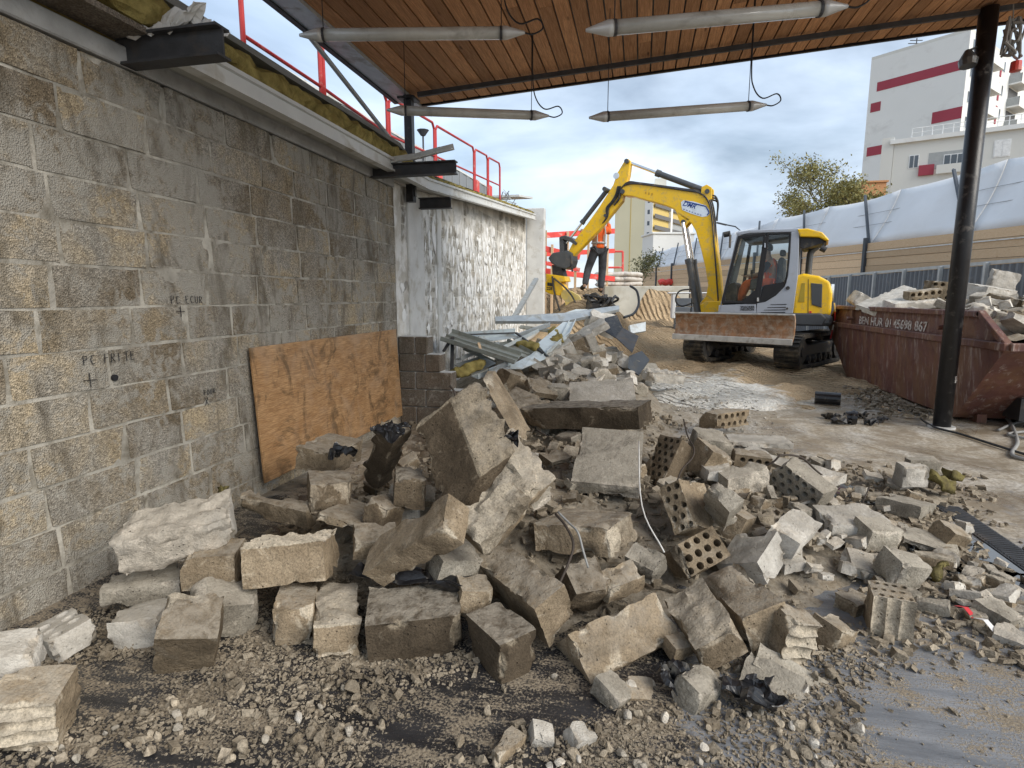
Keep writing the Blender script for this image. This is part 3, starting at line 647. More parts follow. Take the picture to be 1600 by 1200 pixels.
crumple('crumpled_membrane', (-2.42, 2.80, 2.87), (.5, .22, .10), 3, M['paper'], 'crumpled white sheeting lying on the top left beam end', 'sheeting')
# bent white sheets on the second beam
for k, (x, dz, rz_, L) in enumerate([(-2.35, .02, .15, .34), (-2.12, .05, -.1, .3), (-1.98, .075, .1, .28)]):
    b = MB(); b.box((0, 0, 0), (L, .13, .012), (0.25, -.12 - .04 * k, rz_)); b.box((0, .05, .03), (L, .012, .06), (0.25, -.12 - .04 * k, rz_))
    o = b.build('bent_sheet', M['trim']); o.location = (x, 5.62, 2.79 + dz); tag(o, ['pale torn metal strip on the second beam end, nearest the wall', 'pale torn metal strip in the middle of the second beam end', 'pale torn metal strip at the free tip of the second beam end'][k], 'metal strip', 'torn strips on the beam')
# guard rail on the roof behind the edge
GX = -3.25
gy = [onx(378, 30, GX)[1], onx(506, 130, GX)[1], onx(608, 190, GX)[1], onx(681, 240, GX)[1], onx(742, 280, GX)[1], onx(763, 300, GX)[1], onx(782, 310, GX)[1]]
for k in range(len(gy) - 1):
    y0_, y1_ = gy[k], gy[k + 1] - .06; zb = (3.08 if y0_ < 6.3 else 2.98) + rz(y0_); zb1 = (3.08 if y1_ < 6.3 else 2.98) + rz(y1_); H_ = .98
    g = empty('guard_rail', (GX, y0_, zb), 'red roof guard rail section %s' % ['nearest the camera at the top left', 'second from the camera', 'third from the camera, beside the black post', 'behind the second beam end', 'next to last before the far end', 'last at the far end of the roof'][k], 'guard rail', 'red roof guard rails')
    R_ = lambda *pp: [tuple(np.array(q) - np.array(g.location)) for q in pp]
    b = MB(); b.tube(R_((GX, y0_, zb - .1), (GX, y0_, zb + H_ - .08)), .022, 8); b.build('post', M['red'], g)
    b = MB(); b.tube(R_((GX, y1_, zb1 - .1), (GX, y1_, zb1 + H_ - .08)), .022, 8); b.build('post', M['red'], g)
    b = MB(); b.tube(R_((GX, y0_, zb + H_ - .08), (GX, y0_ + .08, zb + H_), (GX, y1_ - .08, zb1 + H_), (GX, y1_, zb1 + H_ - .08)), .020, 8); b.build('top_rail', M['red'], g)
    b = MB(); b.tube(R_((GX, y0_, zb + .5), (GX, y1_, zb1 + .5)), .017, 8); b.build('middle_rail', M['red'], g)
    b = MB(); b.bar(*R_((GX, y0_ + .05, zb + .12), (GX, y1_ - .05, zb1 + .12)), .012, .10); b.build('toe_board', M['trim'], g)
    b = MB(); b.box(R_((GX + .02, y0_ + .14, zb + .30))[0], (.01, .2, .22)); b.build('red_plate', M['redboard'], g)
# ribbed grey screen on the roof
scr = empty('roof_screen', (-4.6, 9, 3.1), 'grey ribbed metal screen standing on the roof behind the red guard rails', 'screen')
y_ = 6.0
pa, pb = None, None
pm = MB(); pm.box((0, 0, 0), (.04, .29, 1.0)); panel0 = None
while y_ < 17.2:
    zt = 4.36 + .038 * (y_ - 8)
    if panel0 is None: panel0 = pm.build('rib_panel', M['clad'], scr, bevel=.006); c_ = panel0
    else: c_ = panel0.copy(); COL.objects.link(c_); c_.parent = scr
    c_.location = (-.0 + .015 * (int(y_ * 10) % 2), y_ - 9, zt - .5 - 3.1); y_ += .3
b = MB(); b.bar((0.0, -3.1, 4.36 + .038 * -2 - 3.1 + .02), (0.0, 8.2, 4.36 + .038 * 9.2 - 3.1 + .02), .09, .04); b.build('coping', M['trim'], scr)
for (u, v, lab) in [(700, 232, 'small dark roof vent cowl on a thin pipe above the grey screen')]:
    P = onx(661, 212, -4.55); b = MB(); b.tube([(0, 0, -.5), (0, 0, 0)], .02, 8); b.tube([(0, 0, 0), (0, 0, .03), (0, 0, .11)], [.05, .07, .13], 10); o = b.build('vent_cowl', M['steel_dark']); o.location = tuple(P); tag(o, lab, 'vent')
P = onx(800, 318, -3.4); b = MB(); b.slab([P + np.array([-.6, -1.0, 0]), P + np.array([.4, -1.0, 0]), P + np.array([.4, .9, .25]), P + np.array([-.6, .9, .25])], .05); o = b.build('roof_kerb_panel', M['trim']); tag(o, 'pale roof kerb panel at the far end of the torn roof', 'panel')
rs = random.Random(9); b = MB()
for k in range(16):
    q = onx(795, 322, -3.2) + np.array([rs.uniform(-.2, .2), rs.uniform(-.8, .5), rs.uniform(-.02, .2)]); b.bar(q, q + np.array([rs.uniform(-.2, .2), rs.uniform(-.35, .35), rs.uniform(-.05, .2)]), .02, .006)
tag(b.build('scrap_tangle', M['galv']), 'small tangle of scrap metal on the far roof end', 'scrap')

# ================================================================== CANOPY
def rzc(x): return 3.72 + .11 * (x + 2.69)
def yfr(x): return 6.86 + .145 * (x + 2.69)
XL, XR, YB = -2.62, 4.35, .8
cp = empty('canopy', (0, 3, 4), 'large timber boarded canopy overhead across the top of the view', 'canopy')
rs = random.Random(2); x = XL; k = 0
while x < XR - .02:
    w_ = .14; x1 = min(x + w_ - .016, XR); dz = rs.uniform(-.003, .003); b = MB()
    # two or three lengths per strip
    cuts = [YB] + sorted(rs.uniform(YB + .8, yfr(x) - .6) for _ in range(rs.choice((1, 2)))) + [None]
    for a, c in zip(cuts[:-1], cuts[1:]):
        e0, e1 = (yfr(x) - .02, yfr(x1) - .02) if c is None else (c - .004, c - .004)
        V = [(x, a, rzc(x) + dz), (x1, a, rzc(x1) + dz), (x1, e1, rzc(x1) + dz), (x, e0, rzc(x) + dz)]
        bb = MB(); bb.add([(p_[0], p_[1] - 3, p_[2] - 4) for p_ in V] + [(p_[0], p_[1] - 3, p_[2] - 4 + .022) for p_ in V], [(3, 2, 1, 0), (4, 5, 6, 7), (0, 1, 5, 4), (1, 2, 6, 5), (2, 3, 7, 6), (3, 0, 4, 7)])
        bb.build('ceiling_board', M['ceil'], cp)
    x += w_
V = [(XL - .1, YB), (XR + .1, YB), (XR + .1, yfr(XR + .1)), (XL - .1, yfr(XL - .1))]
b = MB(); b.add([(p_[0], p_[1] - 3, rzc(p_[0]) + .03 - 4) for p_ in V] + [(p_[0], p_[1] - 3, rzc(p_[0]) + .16 - 4) for p_ in V], [(3, 2, 1, 0), (4, 5, 6, 7), (0, 1, 5, 4), (1, 2, 6, 5), (2, 3, 7, 6), (3, 0, 4, 7)]); b.build('roof_slab', M['black_paint'], cp)
def cbar(name, p0, p1, w_, h_, material, **kw):
    b = MB(); b.bar(tuple(np.array(p0) - (0, 3, 4)), tuple(np.array(p1) - (0, 3, 4)), w_, h_); return b.build(name, material, cp, **kw)
cbar('front_fascia', (XL - .16, yfr(XL - .16) + .02, rzc(XL) + .045), (XR + .12, yfr(XR + .12) + .02, rzc(XR + .1) + .055), .035, .15, M['black_paint'])
b = MB(); zl = rzc(XL); b.add([(XL - .004, YB - 3, zl - 4 - .03), (XL - .004, yfr(XL) - 3, zl - 4 - .03), (XL - .26, yfr(XL) - 3.1, zl - 4 + .01), (XL - .26, YB - 3, zl - 4 + .01)] + [(XL - .004, YB - 3, zl - 4 + .1), (XL - .004, yfr(XL) - 3, zl - 4 + .1), (XL - .26, yfr(XL) - 3.1, zl - 4 + .1), (XL - .26, YB - 3, zl - 4 + .1)],
    [(0, 1, 2, 3), (7, 6, 5, 4), (0, 4, 5, 1), (1, 5, 6, 2), (2, 6, 7, 3), (3, 7, 4, 0)]); b.build('edge_flashing', M['galv'], cp)
cbar('edge_profile', (XL - .28, YB, zl + .03), (XL - .28, yfr(XL) - .1, zl + .03), .05, .07, M['steel_dark'])
cbar('tie_rod', (-2.5, 6.43, rzc(-2.5) - .05), (4.6, 7.40, rzc(4.6) - .05), .035, .05, M['steel_dark'])
rs = random.Random(4)
for (u, v) in [(700, 132), (735, 127), (770, 123), (905, 105), (1010, 88), (1110, 72), (1290, 43), (1420, 24)]:
    pass
# posts
b = MB(); b.box((0, 0, 1.02), (.09, .09, 1.16)); b.box((0, 0, 1.56), (.2, .2, .025)); b.box((.055, 0, .7), (.012, .05, .4))
o = b.build('roof_post', M['black_paint'], bevel=.004); o.location = (-2.62, 6.46, 2.10); tag(o, 'black square steel post carrying the canopy corner above the wall', 'post')
pp = onz(1471, 668); b = MB(); b.tube([(0, 0, 0), (0, 0, rzc(pp[0]) - .03)], .086, 28); o = b.build('round_post', M['black_paint'], smooth=False); o.location = tuple(pp)
for f_ in o.data.polygons: f_.use_smooth = len(f_.vertices) == 4
tag(o, 'tall round black steel post standing in front of the rusty skip', 'post')
b = MB(); b.tube([(0, 0, .0), (0, 0, .02)], .13, 24); b.build('base_ring', M['conc_pale'], o)
cu = bpy.data.curves.new('t', 'FONT'); cu.body = '4'; cu.size = .11; cu.extrude = .0008
to = bpy.data.objects.new('t', cu); COL.objects.link(to); dg = bpy.context.evaluated_depsgraph_get(); me = bpy.data.meshes.new_from_object(to.evaluated_get(dg)); bpy.data.objects.remove(to)
me.materials.append(M['paint_w']); n4 = bpy.data.objects.new('painted_number', me); link(n4, o)
vd = Vector((-pp[0], -pp[1], 0)).normalized(); n4.location = tuple(vd * .088 + Vector((.05, .01, .52))); n4.rotation_euler = (rad(90), 0, math.atan2(vd[1], vd[0]) + rad(90) + .35)
# diagonal rod from the canopy to the post foot
a_, c_ = onx(482, 55, -2.78), onx(617, 226, -2.70); b = MB(); b.tube([a_, c_], .022, 8); tag(b.build('diagonal_brace', M['galv']), 'thin grey diagonal brace rod running down to the black corner post', 'brace')
# hanging tube lamps
def lamp(p0, p1, label, loopend=1):
    p0, p1 = np.array(p0), np.array(p1); c = (p0 + p1) / 2; d = (p1 - p0); L = np.linalg.norm(d); d /= L
    e = empty('tube_lamp', tuple(c), label, 'lamp', 'hanging tube lamps')
    b = MB(); b.tube([-d * (L / 2 - .13), d * (L / 2 - .13)], .042, 16); t_ = b.build('tube', M['tubeglass'], e, smooth=True)
    b = MB(); b.bar(-d * (L / 2 - .16) + _u * .018, d * (L / 2 - .16) + _u * .018, .05, .03); b.build('reflector', M['mgunmetal'], e)
    for s in (-1, 1):
        b = MB(); b.tube([d * s * (L / 2 - .15), d * s * (L / 2 - .12), d * s * (L / 2 - .03), d * s * (L / 2 + .01)], [.046, .045, .02, .010], 14); b.build('end_cap', M['tubecap'], e, smooth=True)
        b = MB(); b.tube([d * s * (L / 2 - .17), d * s * (L / 2 - .155)], .047, 14); b.build('clamp_ring', M['steel_dark'], e)
        q = c + d * s * (L / 2 - .16); b = MB(); b.tube([d * s * (L / 2 - .16) + _u * .045, d * s * (L / 2 - .16) + _u * (rzc(q[0]) - q[2])], .0035, 5); b.build('hanger_wire', M['cable'], e)
    q = d * loopend * (L / 2); zt = rzc((c + q)[0]) - c[2]
    pts = [q, q + d * loopend * .07 + _u * -.01, q + d * loopend * .14 + _u * .03, q + d * loopend * .10 + _u * .09, q - d * loopend * .03 + _u * .06, q - d * loopend * .12 + _u * .16, q - d * loopend * .15 + _u * .35, q - d * loopend * .15 + _u * zt]
    b = MB(); b.tube(catm(pts), .006, 6); b.build('power_cable', M['cable'], e)
def catm(P, k=6):
    P = [np.array(p, float) for p in P]; P = [2 * P[0] - P[1]] + P + [2 * P[-1] - P[-2]]; R = []
    for i in range(1, len(P) - 2):
        for j in range(k):
            t = j / k; R.append(.5 * (2 * P[i] + (P[i + 1] - P[i - 1]) * t + (2 * P[i - 1] - 5 * P[i] + 4 * P[i + 1] - P[i + 2]) * t * t + (3 * P[i] - P[i - 1] - 3 * P[i + 1] + P[i + 2]) * t ** 3))
    R.append(P[-2]); return R
lamp(at(470, 55, 4.08), at(818, 51, 4.12), 'hanging grey tube lamp at the top left, nearest the torn roof edge')
lamp(at(918, 47, 3.4), at(1322, 10, 3.42), 'largest hanging tube lamp at the top centre, close under the boards')
lamp(at(606, 172, 5.3), at(856, 181, 5.5), 'hanging tube lamp crossing in front of the black corner post')
lamp(at(922, 184, 5.2), at(1196, 164, 5.25), 'hanging tube lamp seen against the sky above the excavator arm')
# flood lights and cable knot on the round post
fl = empty('flood_light', tuple(pp + np.array([-.17, -.05, 3.95])), 'small dark flood light on the left of the round black post', 'flood light')
b = MB(); b.tube([(0, 0, 0), (0, -.02, -.10), (0, -.03, -.16)], [.03, .085, .075], 12); b.build('housing', M['mgunmetal'], fl); b = MB(); b.bar((0, 0, 0), (.15, .05, .06), .02, .02); b.build('bracket', M['steel_dark'], fl)
rs = random.Random(31); fb = pp + np.array([.19, -.08, 4.02]); b = MB()
for k in range(9):
    b.tube(catm([(rs.uniform(-.08, .08), rs.uniform(-.06, .06), rs.uniform(-.2, .2)) for _ in range(5)], 4), .012, 6)
b.tube([(0, 0, .1), (-.02, 0, .32)], .006, 5); o = b.build('cable_bundle', M['greycable']); o.location = tuple(fb); tag(o, 'bundle of coiled cable tied to the right of the round black post', 'cable bundle')
b = MB(); b.tube([(0, 0, 0), (0, 0, .09)], [.05, .045], 12); o = b.build('red_lamp_cap', M['redboard']); o.location = tuple(fb + np.array([.05, -.03, -.32])); tag(o, 'small red lamp cap hanging under the cable bundle on the post', 'lamp')
# ================================================================== RETAINING WALL, BARRIERS, FENCES
b = MB(); b.add([(-1.10, 18.42, .3), (1.55, 19.55, .3), (1.55, 19.55, 1.82), (-1.10, 18.42, 1.80), (-1.2, 18.66, .3), (1.45, 19.79, .3), (1.45, 19.79, 1.82), (-1.2, 18.66, 1.80)],
    [(0, 1, 2, 3), (7, 6, 5, 4), (3, 2, 6, 7), (0, 4, 5, 1), (0, 3, 7, 4), (1, 5, 6, 2)])
tag(b.build('retaining_wall', M['retain'], bevel=.02), 'low grey concrete retaining wall behind the sandy yard', 'wall')
# red and white site barrier
def barrier(u0, u1, w0, w1, rows, label, base):
    P0, P1 = at(u0, 430, w0), at(u1, 430, w1); P0[2] = P1[2] = 0
    e = empty('site_barrier', (P0[0], P0[1], base), label, 'barrier', 'red site barriers'); loc = np.array(e.location)
    for v0, v1, hh in rows:
        a, c = at(u0, v0, w0), at(u1, v1, w1); b = MB(); b.bar(a - loc, c - loc, .05, hh); b.build('red_board', M['redboard'], e, bevel=.004)
    n = 4
    for k in range(n):
        q = P0 + (P1 - P0) * (k + .12) / (n - .5); vtop = rows[0][0] + (rows[0][1] - rows[0][0]) * k / n
        zt = at(u0, vtop, w0)[2] + .1; dirn = np.array([-_fh[0], -_fh[1], 0]) * -.06
        b = MB(); b.box(tuple(np.array([q[0], q[1], (zt + base) / 2 - .25]) + dirn - loc), (.07, .07, zt - base + .6)); b.build('timber_post', M['plank'], e)
barrier(848, 960, 17.6, 19.8, [(368, 361, .17), (397, 392, .15), (423, 436, .17)], 'red boarded site barrier behind the standing worker', 1.3)
barrier(842, 906, 17.2, 17.4, [(386, 402, .16), (409, 422, .12)], 'slanting red site boards beside the end of the pale wall', 1.2)
e = empty('red_frame_panel', tuple(at(966, 437, 21)), 'thin red framed panel between the worker and the cream tower', 'frame'); loc = np.array(e.location)
for (u0, v0, u1, v1) in [(945, 393, 973, 393), (973, 393, 973, 437), (950, 418, 973, 418), (945, 393, 945, 437)]:
    b = MB(); b.tube([at(u0, v0, 21) - loc, at(u1, v1, 21) - loc], .04, 6); b.build('frame_bar', M['redboard'], e)
# stacked bags on the retained ground
rs = random.Random(8)
def bag_mesh(L, W_, H_, seed):
    rr = np.random.RandomState(seed); n = 10; V = []; F = []
    for i in range(n + 1):
        t_ = i / n * 2 - 1; s = (1 - abs(t_) ** 4) ** .5 * .9 + .1
        for k in range(10):
            a = 2 * math.pi * k / 10; V.append((t_ * L / 2, math.cos(a) * W_ / 2 * s * rr.uniform(.95, 1.05), math.copysign(abs(math.sin(a)) ** .7, math.sin(a)) * H_ / 2 * s * rr.uniform(.93, 1.05)))
    for i in range(n):
        for k in range(10): F.append((i * 10 + k, i * 10 + (k + 1) % 10, (i + 1) * 10 + (k + 1) % 10, (i + 1) * 10 + k))
    F += [tuple(range(9, -1, -1)), tuple(range(n * 10, n * 10 + 10))]
    me = mesh_from('bag', V, F, True); me.materials.append(M['bag']); return me
bags = [bag_mesh(.85, .55, .2, k) for k in range(4)]; kk = 0
for r_ in range(3):
    for c in range(3):
        P = at(948 + c * 19, 445, 20.3); o = bpy.data.objects.new('filled_bag', rs.choice(bags)); link(o)
        o.location = (P[0] + rs.uniform(-.05, .05), P[1] + .2, 1.82 + .1 + r_ * .17); o.rotation_euler = (0, rs.uniform(-.08, .08), rs.uniform(-.1, .3) + YAW)
        tag(o, '%s pale filled bag in the %s layer of the stack on the retaining wall' % (['left', 'middle', 'right'][c], ['bottom', 'middle', 'top'][r_]), 'bag', 'stacked pale bags')
# corrugated hoarding at the right
A0, A1 = onz(1640, 400, 2.2), onz(1225, 437, 2.2); A0[2] = A1[2] = 0
cf = empty('corrugated_fence', tuple(A0), 'blue grey corrugated metal hoarding behind the skip and the excavator', 'fence')
fd = (A1 - A0); FL = np.linalg.norm(fd); fd /= FL; fs = np.array([fd[1], -fd[0], 0])
if fs @ (-A0) < 0: fs = -fs
npan = 9; pl = FL / npan
def corr_panel():
    V = []; F = []; n = int(pl / .05)
    for i in range(n + 1):
        s = (i / n) * (pl - .06) + .03; d = .022 if (i // 2) % 2 else -.022
        for z in (.02, 2.12): V.append(tuple(fd * s + fs * d + _u * z))
    for i in range(n): F.append((2 * i, 2 * i + 2, 2 * i + 3, 2 * i + 1))
    me = mesh_from('corrugated_sheet', V, F); me.materials.append(M['corr']); return me
cpm = corr_panel()
pm_ = MB(); pm_.box((0, 0, 1.08), (.09, .09, 2.2)); po = None; rl = MB(); rl.bar((0, 0, 0), tuple(fd * pl), .05, .07); ro = None
for k in range(npan):
    o = bpy.data.objects.new('corrugated_sheet', cpm); link(o, cf); o.location = tuple(fd * pl * k)
    s = o.modifiers.new('thick', 'SOLIDIFY'); s.thickness = .003
    if po is None: po = pm_.build('fence_post', M['fpost'], cf, bevel=.006); c_ = po
    else: c_ = po.copy(); COL.objects.link(c_); c_.parent = cf
    c_.location = tuple(fd * pl * k + fs * .05)
    if ro is None: ro = rl.build('top_rail', M['fpost'], cf); c_ = ro
    else: c_ = ro.copy(); COL.objects.link(c_); c_.parent = cf
    c_.location = tuple(fd * pl * k + _u * 2.17)
# timber retaining hoarding with white sheeting leaning back above it
B0 = at(1680, 400, 14.6); B1 = at(1003, 447, 52.0); B0[2] = B1[2] = 0
bd = (B1 - B0); BL = np.linalg.norm(bd); bd /= BL; bs = np.array([bd[1], -bd[0], 0])
if bs @ (-B0) < 0: bs = -bs
tw = empty('timber_hoarding', tuple(B0), 'long pale timber plank wall behind the corrugated hoarding', 'fence')
_ul = [1680, 1500, 1352, 1252, 1180, 1122, 1080, 1051, 1027, 1003]
def _sat(u):
    r = ray(u, 420); a = np.array([[bd[0], -r[0]], [bd[1], -r[1]]]); return float(np.linalg.solve(a, -B0[:2])[0])
_sl = [_sat(u) for u in _ul]; nb = len(_sl) - 1; bl = 0; rs = random.Random(12); zb0 = 1.15; planks = {}
def ztp(s): return 3.42 + .55 * (s / BL)          # top of the planks rises slightly with distance
for k in range(nb):
    s0 = _sl[k]; bl = _sl[k + 1] - s0; zt = ztp(s0); n = 8; hgt = (zt - zb0) / n
    for r_ in range(n):
        b = MB(); b.bar(tuple(bd * (s0 + .03) + _u * (zb0 + (r_ + .5) * hgt) + bs * rs.uniform(0, .03)), tuple(bd * (s0 + bl - .03) + _u * (zb0 + (r_ + .5) * hgt + .55 * bl / BL) + bs * rs.uniform(0, .03)), .045, hgt - .012); b.build('plank', M['plank'], tw)
    b = MB(); b.box(tuple(bd * s0 + bs * .07 + _u * (zt / 2 + .1)), (.14, .14, zt + .2), Matrix.Rotation(math.atan2(bd[1], bd[0]), 3, 'Z')); b.build('steel_post', M['strut'], tw)
b = MB(); b.bar(tuple(_u * (ztp(0) - .34) + bs * .06), tuple(bd * BL + _u * (ztp(BL) - .34) + bs * .06), .02, .035); b.build('pale_batten', M['trim'], tw)
b = MB(); b.bar(tuple(-bs * .06 + _u * (zb0 + 1.15)), tuple(bd * BL - bs * .06 + _u * (zb0 + 1.4)), .02, 2.1); b.build('backing_board', M['block_dark'], tw)
sh = empty('sheeting_screen', tuple(B0), 'white plastic sheeting stretched on dark struts above the timber hoarding', 'sheeting')
def sht(s, f):
    """point on the sheeting; f 0 bottom, 1 top; leaning back"""
    top = 5.6 + .06 * math.sin(s * .5); z0 = ztp(s)
    return bd * s + _u * (z0 + (top - z0) * f) - bs * (.15 + 1.0 * f) + bs * .12 * math.sin(f * 3.1) * math.sin(s * 1.3)
for k in range(nb):
    bl = _sl[k + 1] - _sl[k]; V = []; F = []; ns, nf = 10, 7
    for i in range(ns + 1):
        for j in range(nf + 1):
            s = _sl[k] + .02 + (bl - .04) * i / ns; f = j / nf; sag = .10 * (1 - (2 * i / ns - 1) ** 2) * (f ** 3)
            q = sht(s, f) - _u * sag; V.append(q)
    V = np.array(V); V += bs * (.012 * fbm(V * .9, 5, 2))[:, None]
    for i in range(ns):
        for j in range(nf): a = i * (nf + 1) + j; F.append((a, a + nf + 1, a + nf + 2, a + 1))
    me = mesh_from('sheet', V, F, True); me.materials.append(M['sheeting']); o = bpy.data.objects.new('sheet', me); link(o, sh)
    s_ = o.modifiers.new('thick', 'SOLIDIFY'); s_.thickness = .01
    # strut leans along the wall as well as back
    a, c = sht(_sl[k], 0) + bs * .1, sht(_sl[k] + .02, 1) + bs * .1 + bd * 1.9 + _u * .1
    b = MB(); b.bar(a, c, .07, .09, up=tuple(bs)); b.build('strut', M['strut'], sh)
    for f in (.38, .62):
        b = MB(); b.tube([sht(_sl[k], f) + bs * .07, sht(_sl[k] + bl, f) + bs * .07], .008, 5); b.build('guy_line', M['greycable'], sh)
# red dust marks low on the boards: loose red netting rolls
for k, (u, v) in enumerate([(1040, 441), (1062, 439)]):
    P = at(u, v, 44); b = MB(); b.tube(catm([P + _R * (-.5 + .25 * i) + _u * .12 * ((i % 2) - .5) for i in range(5)], 3), .22, 8); tag(b.build('red_netting', M['redboard']), ['roll of red netting left of another at the foot of the far planks', 'right roll of red netting at the foot of the far planks'][k], 'netting')
# blue-grey pallet block wrapped in sheeting behind the boom foot
P = at(1062, 450, 15.4); wp = empty('wrapped_pallet', (P[0], P[1], .5), 'grey crates under white plastic wrap behind the boom foot', 'pallet')
rs = random.Random(3)
for i in range(3):
    for j in range(4):
        b = MB(); b.box((.1 + i * .42, .2 + rs.uniform(-.03, .03), .12 + j * .235), (.40, .6, .22)); b.build('crate', M['corr'], wp, bevel=.015)
b = MB(); b.box((-.14, .2, .72), (.1, .62, .66)); b.box((.3, .2, 1.07), (1.2, .66, .04)); b.build('plastic_wrap', M['sheeting'], wp, bevel=.03)

# ================================================================== BUILDINGS
class Facade:
    """vertical facade plane between two ground points; (s, z) -> world"""
    def __init__(s, a, b):
        s.a = np.array([a[0], a[1], 0.0]); s.b = np.array([b[0], b[1], 0.0]); s.d = s.b - s.a; s.L = np.linalg.norm(s.d); s.d /= s.L
        s.n = np.array([s.d[1], -s.d[0], 0.0])
        if s.n @ (-s.a) < 0: s.n = -s.n
    def hit(s, u, v):
        r = ray(u, v); k = ((s.a - _C) @ s.n) / (r @ s.n); X = _C + r * k; return (X - s.a) @ s.d, X[2]
    def box(s, mb, s0, s1, z0, z1, out, depth, loc):
        c = s.a + s.d * (s0 + s1) / 2 + s.n * (out - depth / 2) + _u * (z0 + z1) / 2 - loc
        return mb.box(tuple(c), (abs(s1 - s0), depth, abs(z1 - z0)), Matrix((s.d, np.cross(_u, s.d), _u)).transposed())
def part(fc, name, material, parent, s0, s1, z0, z1, out, depth):
    b = MB(); fc.box(b, s0, s1, z0, z1, out, depth, np.array(parent.location) if parent.parent is None else np.array(parent.parent.location) ); return b.build(name, material, parent)
def window(fc, par, s0, s1, z0, z1, inset=.12, fr=.07, mull=1, material=None):
    loc = np.array(par.location); w = MB(); fc.box(w, s0, s1, z0, z1, .03, .1, loc); f = w.build('window', M['bframe'], par)
    n = mull + 1; ww = (s1 - s0 - fr * (n + 1)) / n
    for k in range(n):
        g = MB(); fc.box(g, s0 + fr + k * (ww + fr), s0 + fr + k * (ww + fr) + ww, z0 + fr, z1 - fr, .05, .03, loc); g.build('pane', material or M['bglass'], f)
    return f
# tall white block with red bands
G0, G1, G2 = at(1362, 92, 72), at(1517, 49, 64), at(1640, 135, 82)
ba = empty('apartment_block', (float(G1[0]), float(G1[1]), 0), 'tall white apartment block with dark red bands at the right', 'building'); lb = np.array(ba.location)
TOPA = 30.9
foot = [G0[:2], G1[:2], G2[:2], (G2[:2] + (G0[:2] - G1[:2]))]
b = MB(); b.add([(p_[0] - lb[0], p_[1] - lb[1], z) for z in (0, TOPA) for p_ in foot], [(3, 2, 1, 0), (4, 5, 6, 7)] + [(k, (k + 1) % 4, 4 + (k + 1) % 4, 4 + k) for k in range(4)]); b.build('wall', M['bwhite'], ba)
b = MB(); b.add([(p_[0] - lb[0], p_[1] - lb[1], z) for z in (TOPA, TOPA + .35) for p_ in foot], [(3, 2, 1, 0), (4, 5, 6, 7)] + [(k, (k + 1) % 4, 4 + (k + 1) % 4, 4 + k) for k in range(4)]); b.build('roof_coping', M['boff'], ba)
ga = Facade(G0, G1)
for (u0, v0, u1, v1) in [(1371, 129, 1512, 107), (1361, 161, 1375, 176), (1457, 176, 1504, 185), (1355, 231, 1388, 244), (1410, 218, 1444, 224)]:
    s0, zA = ga.hit(u0, v0); s1, zB = ga.hit(u1, v1)
    if u0 == 1371: zt, zb = ga.hit(1371, 129)[1], ga.hit(1371, 143)[1]
    elif u0 == 1361: zt, zb = ga.hit(1361, 162)[1], ga.hit(1361, 176)[1]
    elif u0 == 1457: zt, zb = ga.hit(1480, 171)[1], ga.hit(1480, 189)[1]
    elif u0 == 1355: zt, zb = ga.hit(1370, 228)[1], ga.hit(1370, 242)[1]
    else: zt, zb = ga.hit(1427, 217)[1], ga.hit(1427, 229)[1]
    part(ga, 'red_band', M['bred'], ba, max(0, s0), min(ga.L, s1), zb, zt, .03, .06)
la = Facade(G1, G2); FH = 2.75
for fl_ in range(4, 11):
    z = TOPA - (11 - fl_) * FH
    for c, (s_, w_, typ) in enumerate([(1.0, 1.4, 'w'), (3.6, 3.6, 'b'), (8.6, 1.0, 'w'), (11.2, 1.2, 'r'), (14.5, 3.6, 'b'), (20, 1.2, 'w')]):
        if s_ + w_ > la.L: continue
        if typ == 'b':
            part(la, 'balcony_door', M['bdark'], ba, s_, s_ + w_, z + .1, z + 2.4, .04, .08)
            bl_ = MB(); la.box(bl_, s_ - .2, s_ + w_ + .2, z - .12, z + .05, 1.3, 1.3, lb); bo_ = bl_.build('balcony', M['bwhite'], ba)
            for (o0, dp) in ((1.3, .08),):
                q = MB(); la.box(q, s_ - .2, s_ + w_ + .2, z + .05, z + 1.05, o0, dp, lb); q.build('parapet', M['bwhite'], bo_)
            q = MB(); la.box(q, s_ - .2, s_ - .12, z + .05, z + 1.05, 1.3, 1.3, lb); q.build('side_screen', M['bgrey'], bo_)
        else:
            window(la, ba, s_, s_ + w_, z + .9, z + 2.2)
            if typ == 'r': part(la, 'shutter', M['bred'], ba, s_ - .6, s_ - .05, z + .2, z + 2.3, .06, .05)
b = MB(); ant = at(1432, 68, 70) - lb; b.tube([ant - _u * 2.0, ant + _u * .6], .06, 6); b.tube([ant + _R * -1, ant + _R * 1.2], .05, 6); b.tube([ant + _R * -.8 + _u * .35, ant + _R * .7 + _u * .35], .05, 6); b.build('antenna', M['steel_dark'], ba)
# low white wing in front of it
W0, W1, WC = at(1397, 230, 49.5), at(1660, 188, 43.5), at(1387, 227, 53)
bb2 = empty('low_apartment_wing', (float(W0[0]), float(W0[1]), 0), 'low white apartment wing with a recessed balcony in front of the banded block', 'building'); lw = np.array(bb2.location)
wf = Facade(W0, W1); TOPB = wf.hit(1500, 213)[1]
back = wf.n * -10
foot = [W0[:2], W1[:2], (W1 + back)[:2], (W0 + back)[:2]]
b = MB(); b.add([(p_[0] - lw[0], p_[1] - lw[1], z) for z in (0, TOPB) for p_ in foot], [(3, 2, 1, 0), (4, 5, 6, 7)] + [(k, (k + 1) % 4, 4 + (k + 1) % 4, 4 + k) for k in range(4)]); b.build('wall', M['boff'], bb2)
part(wf, 'parapet_coping', M['bwhite'], bb2, -.3, wf.L, TOPB, TOPB + .35, .25, .6)
part(wf, 'corner_pier', M['boff'], bb2, -.9, -.02, 0, TOPB + .6, .1, 3.5)
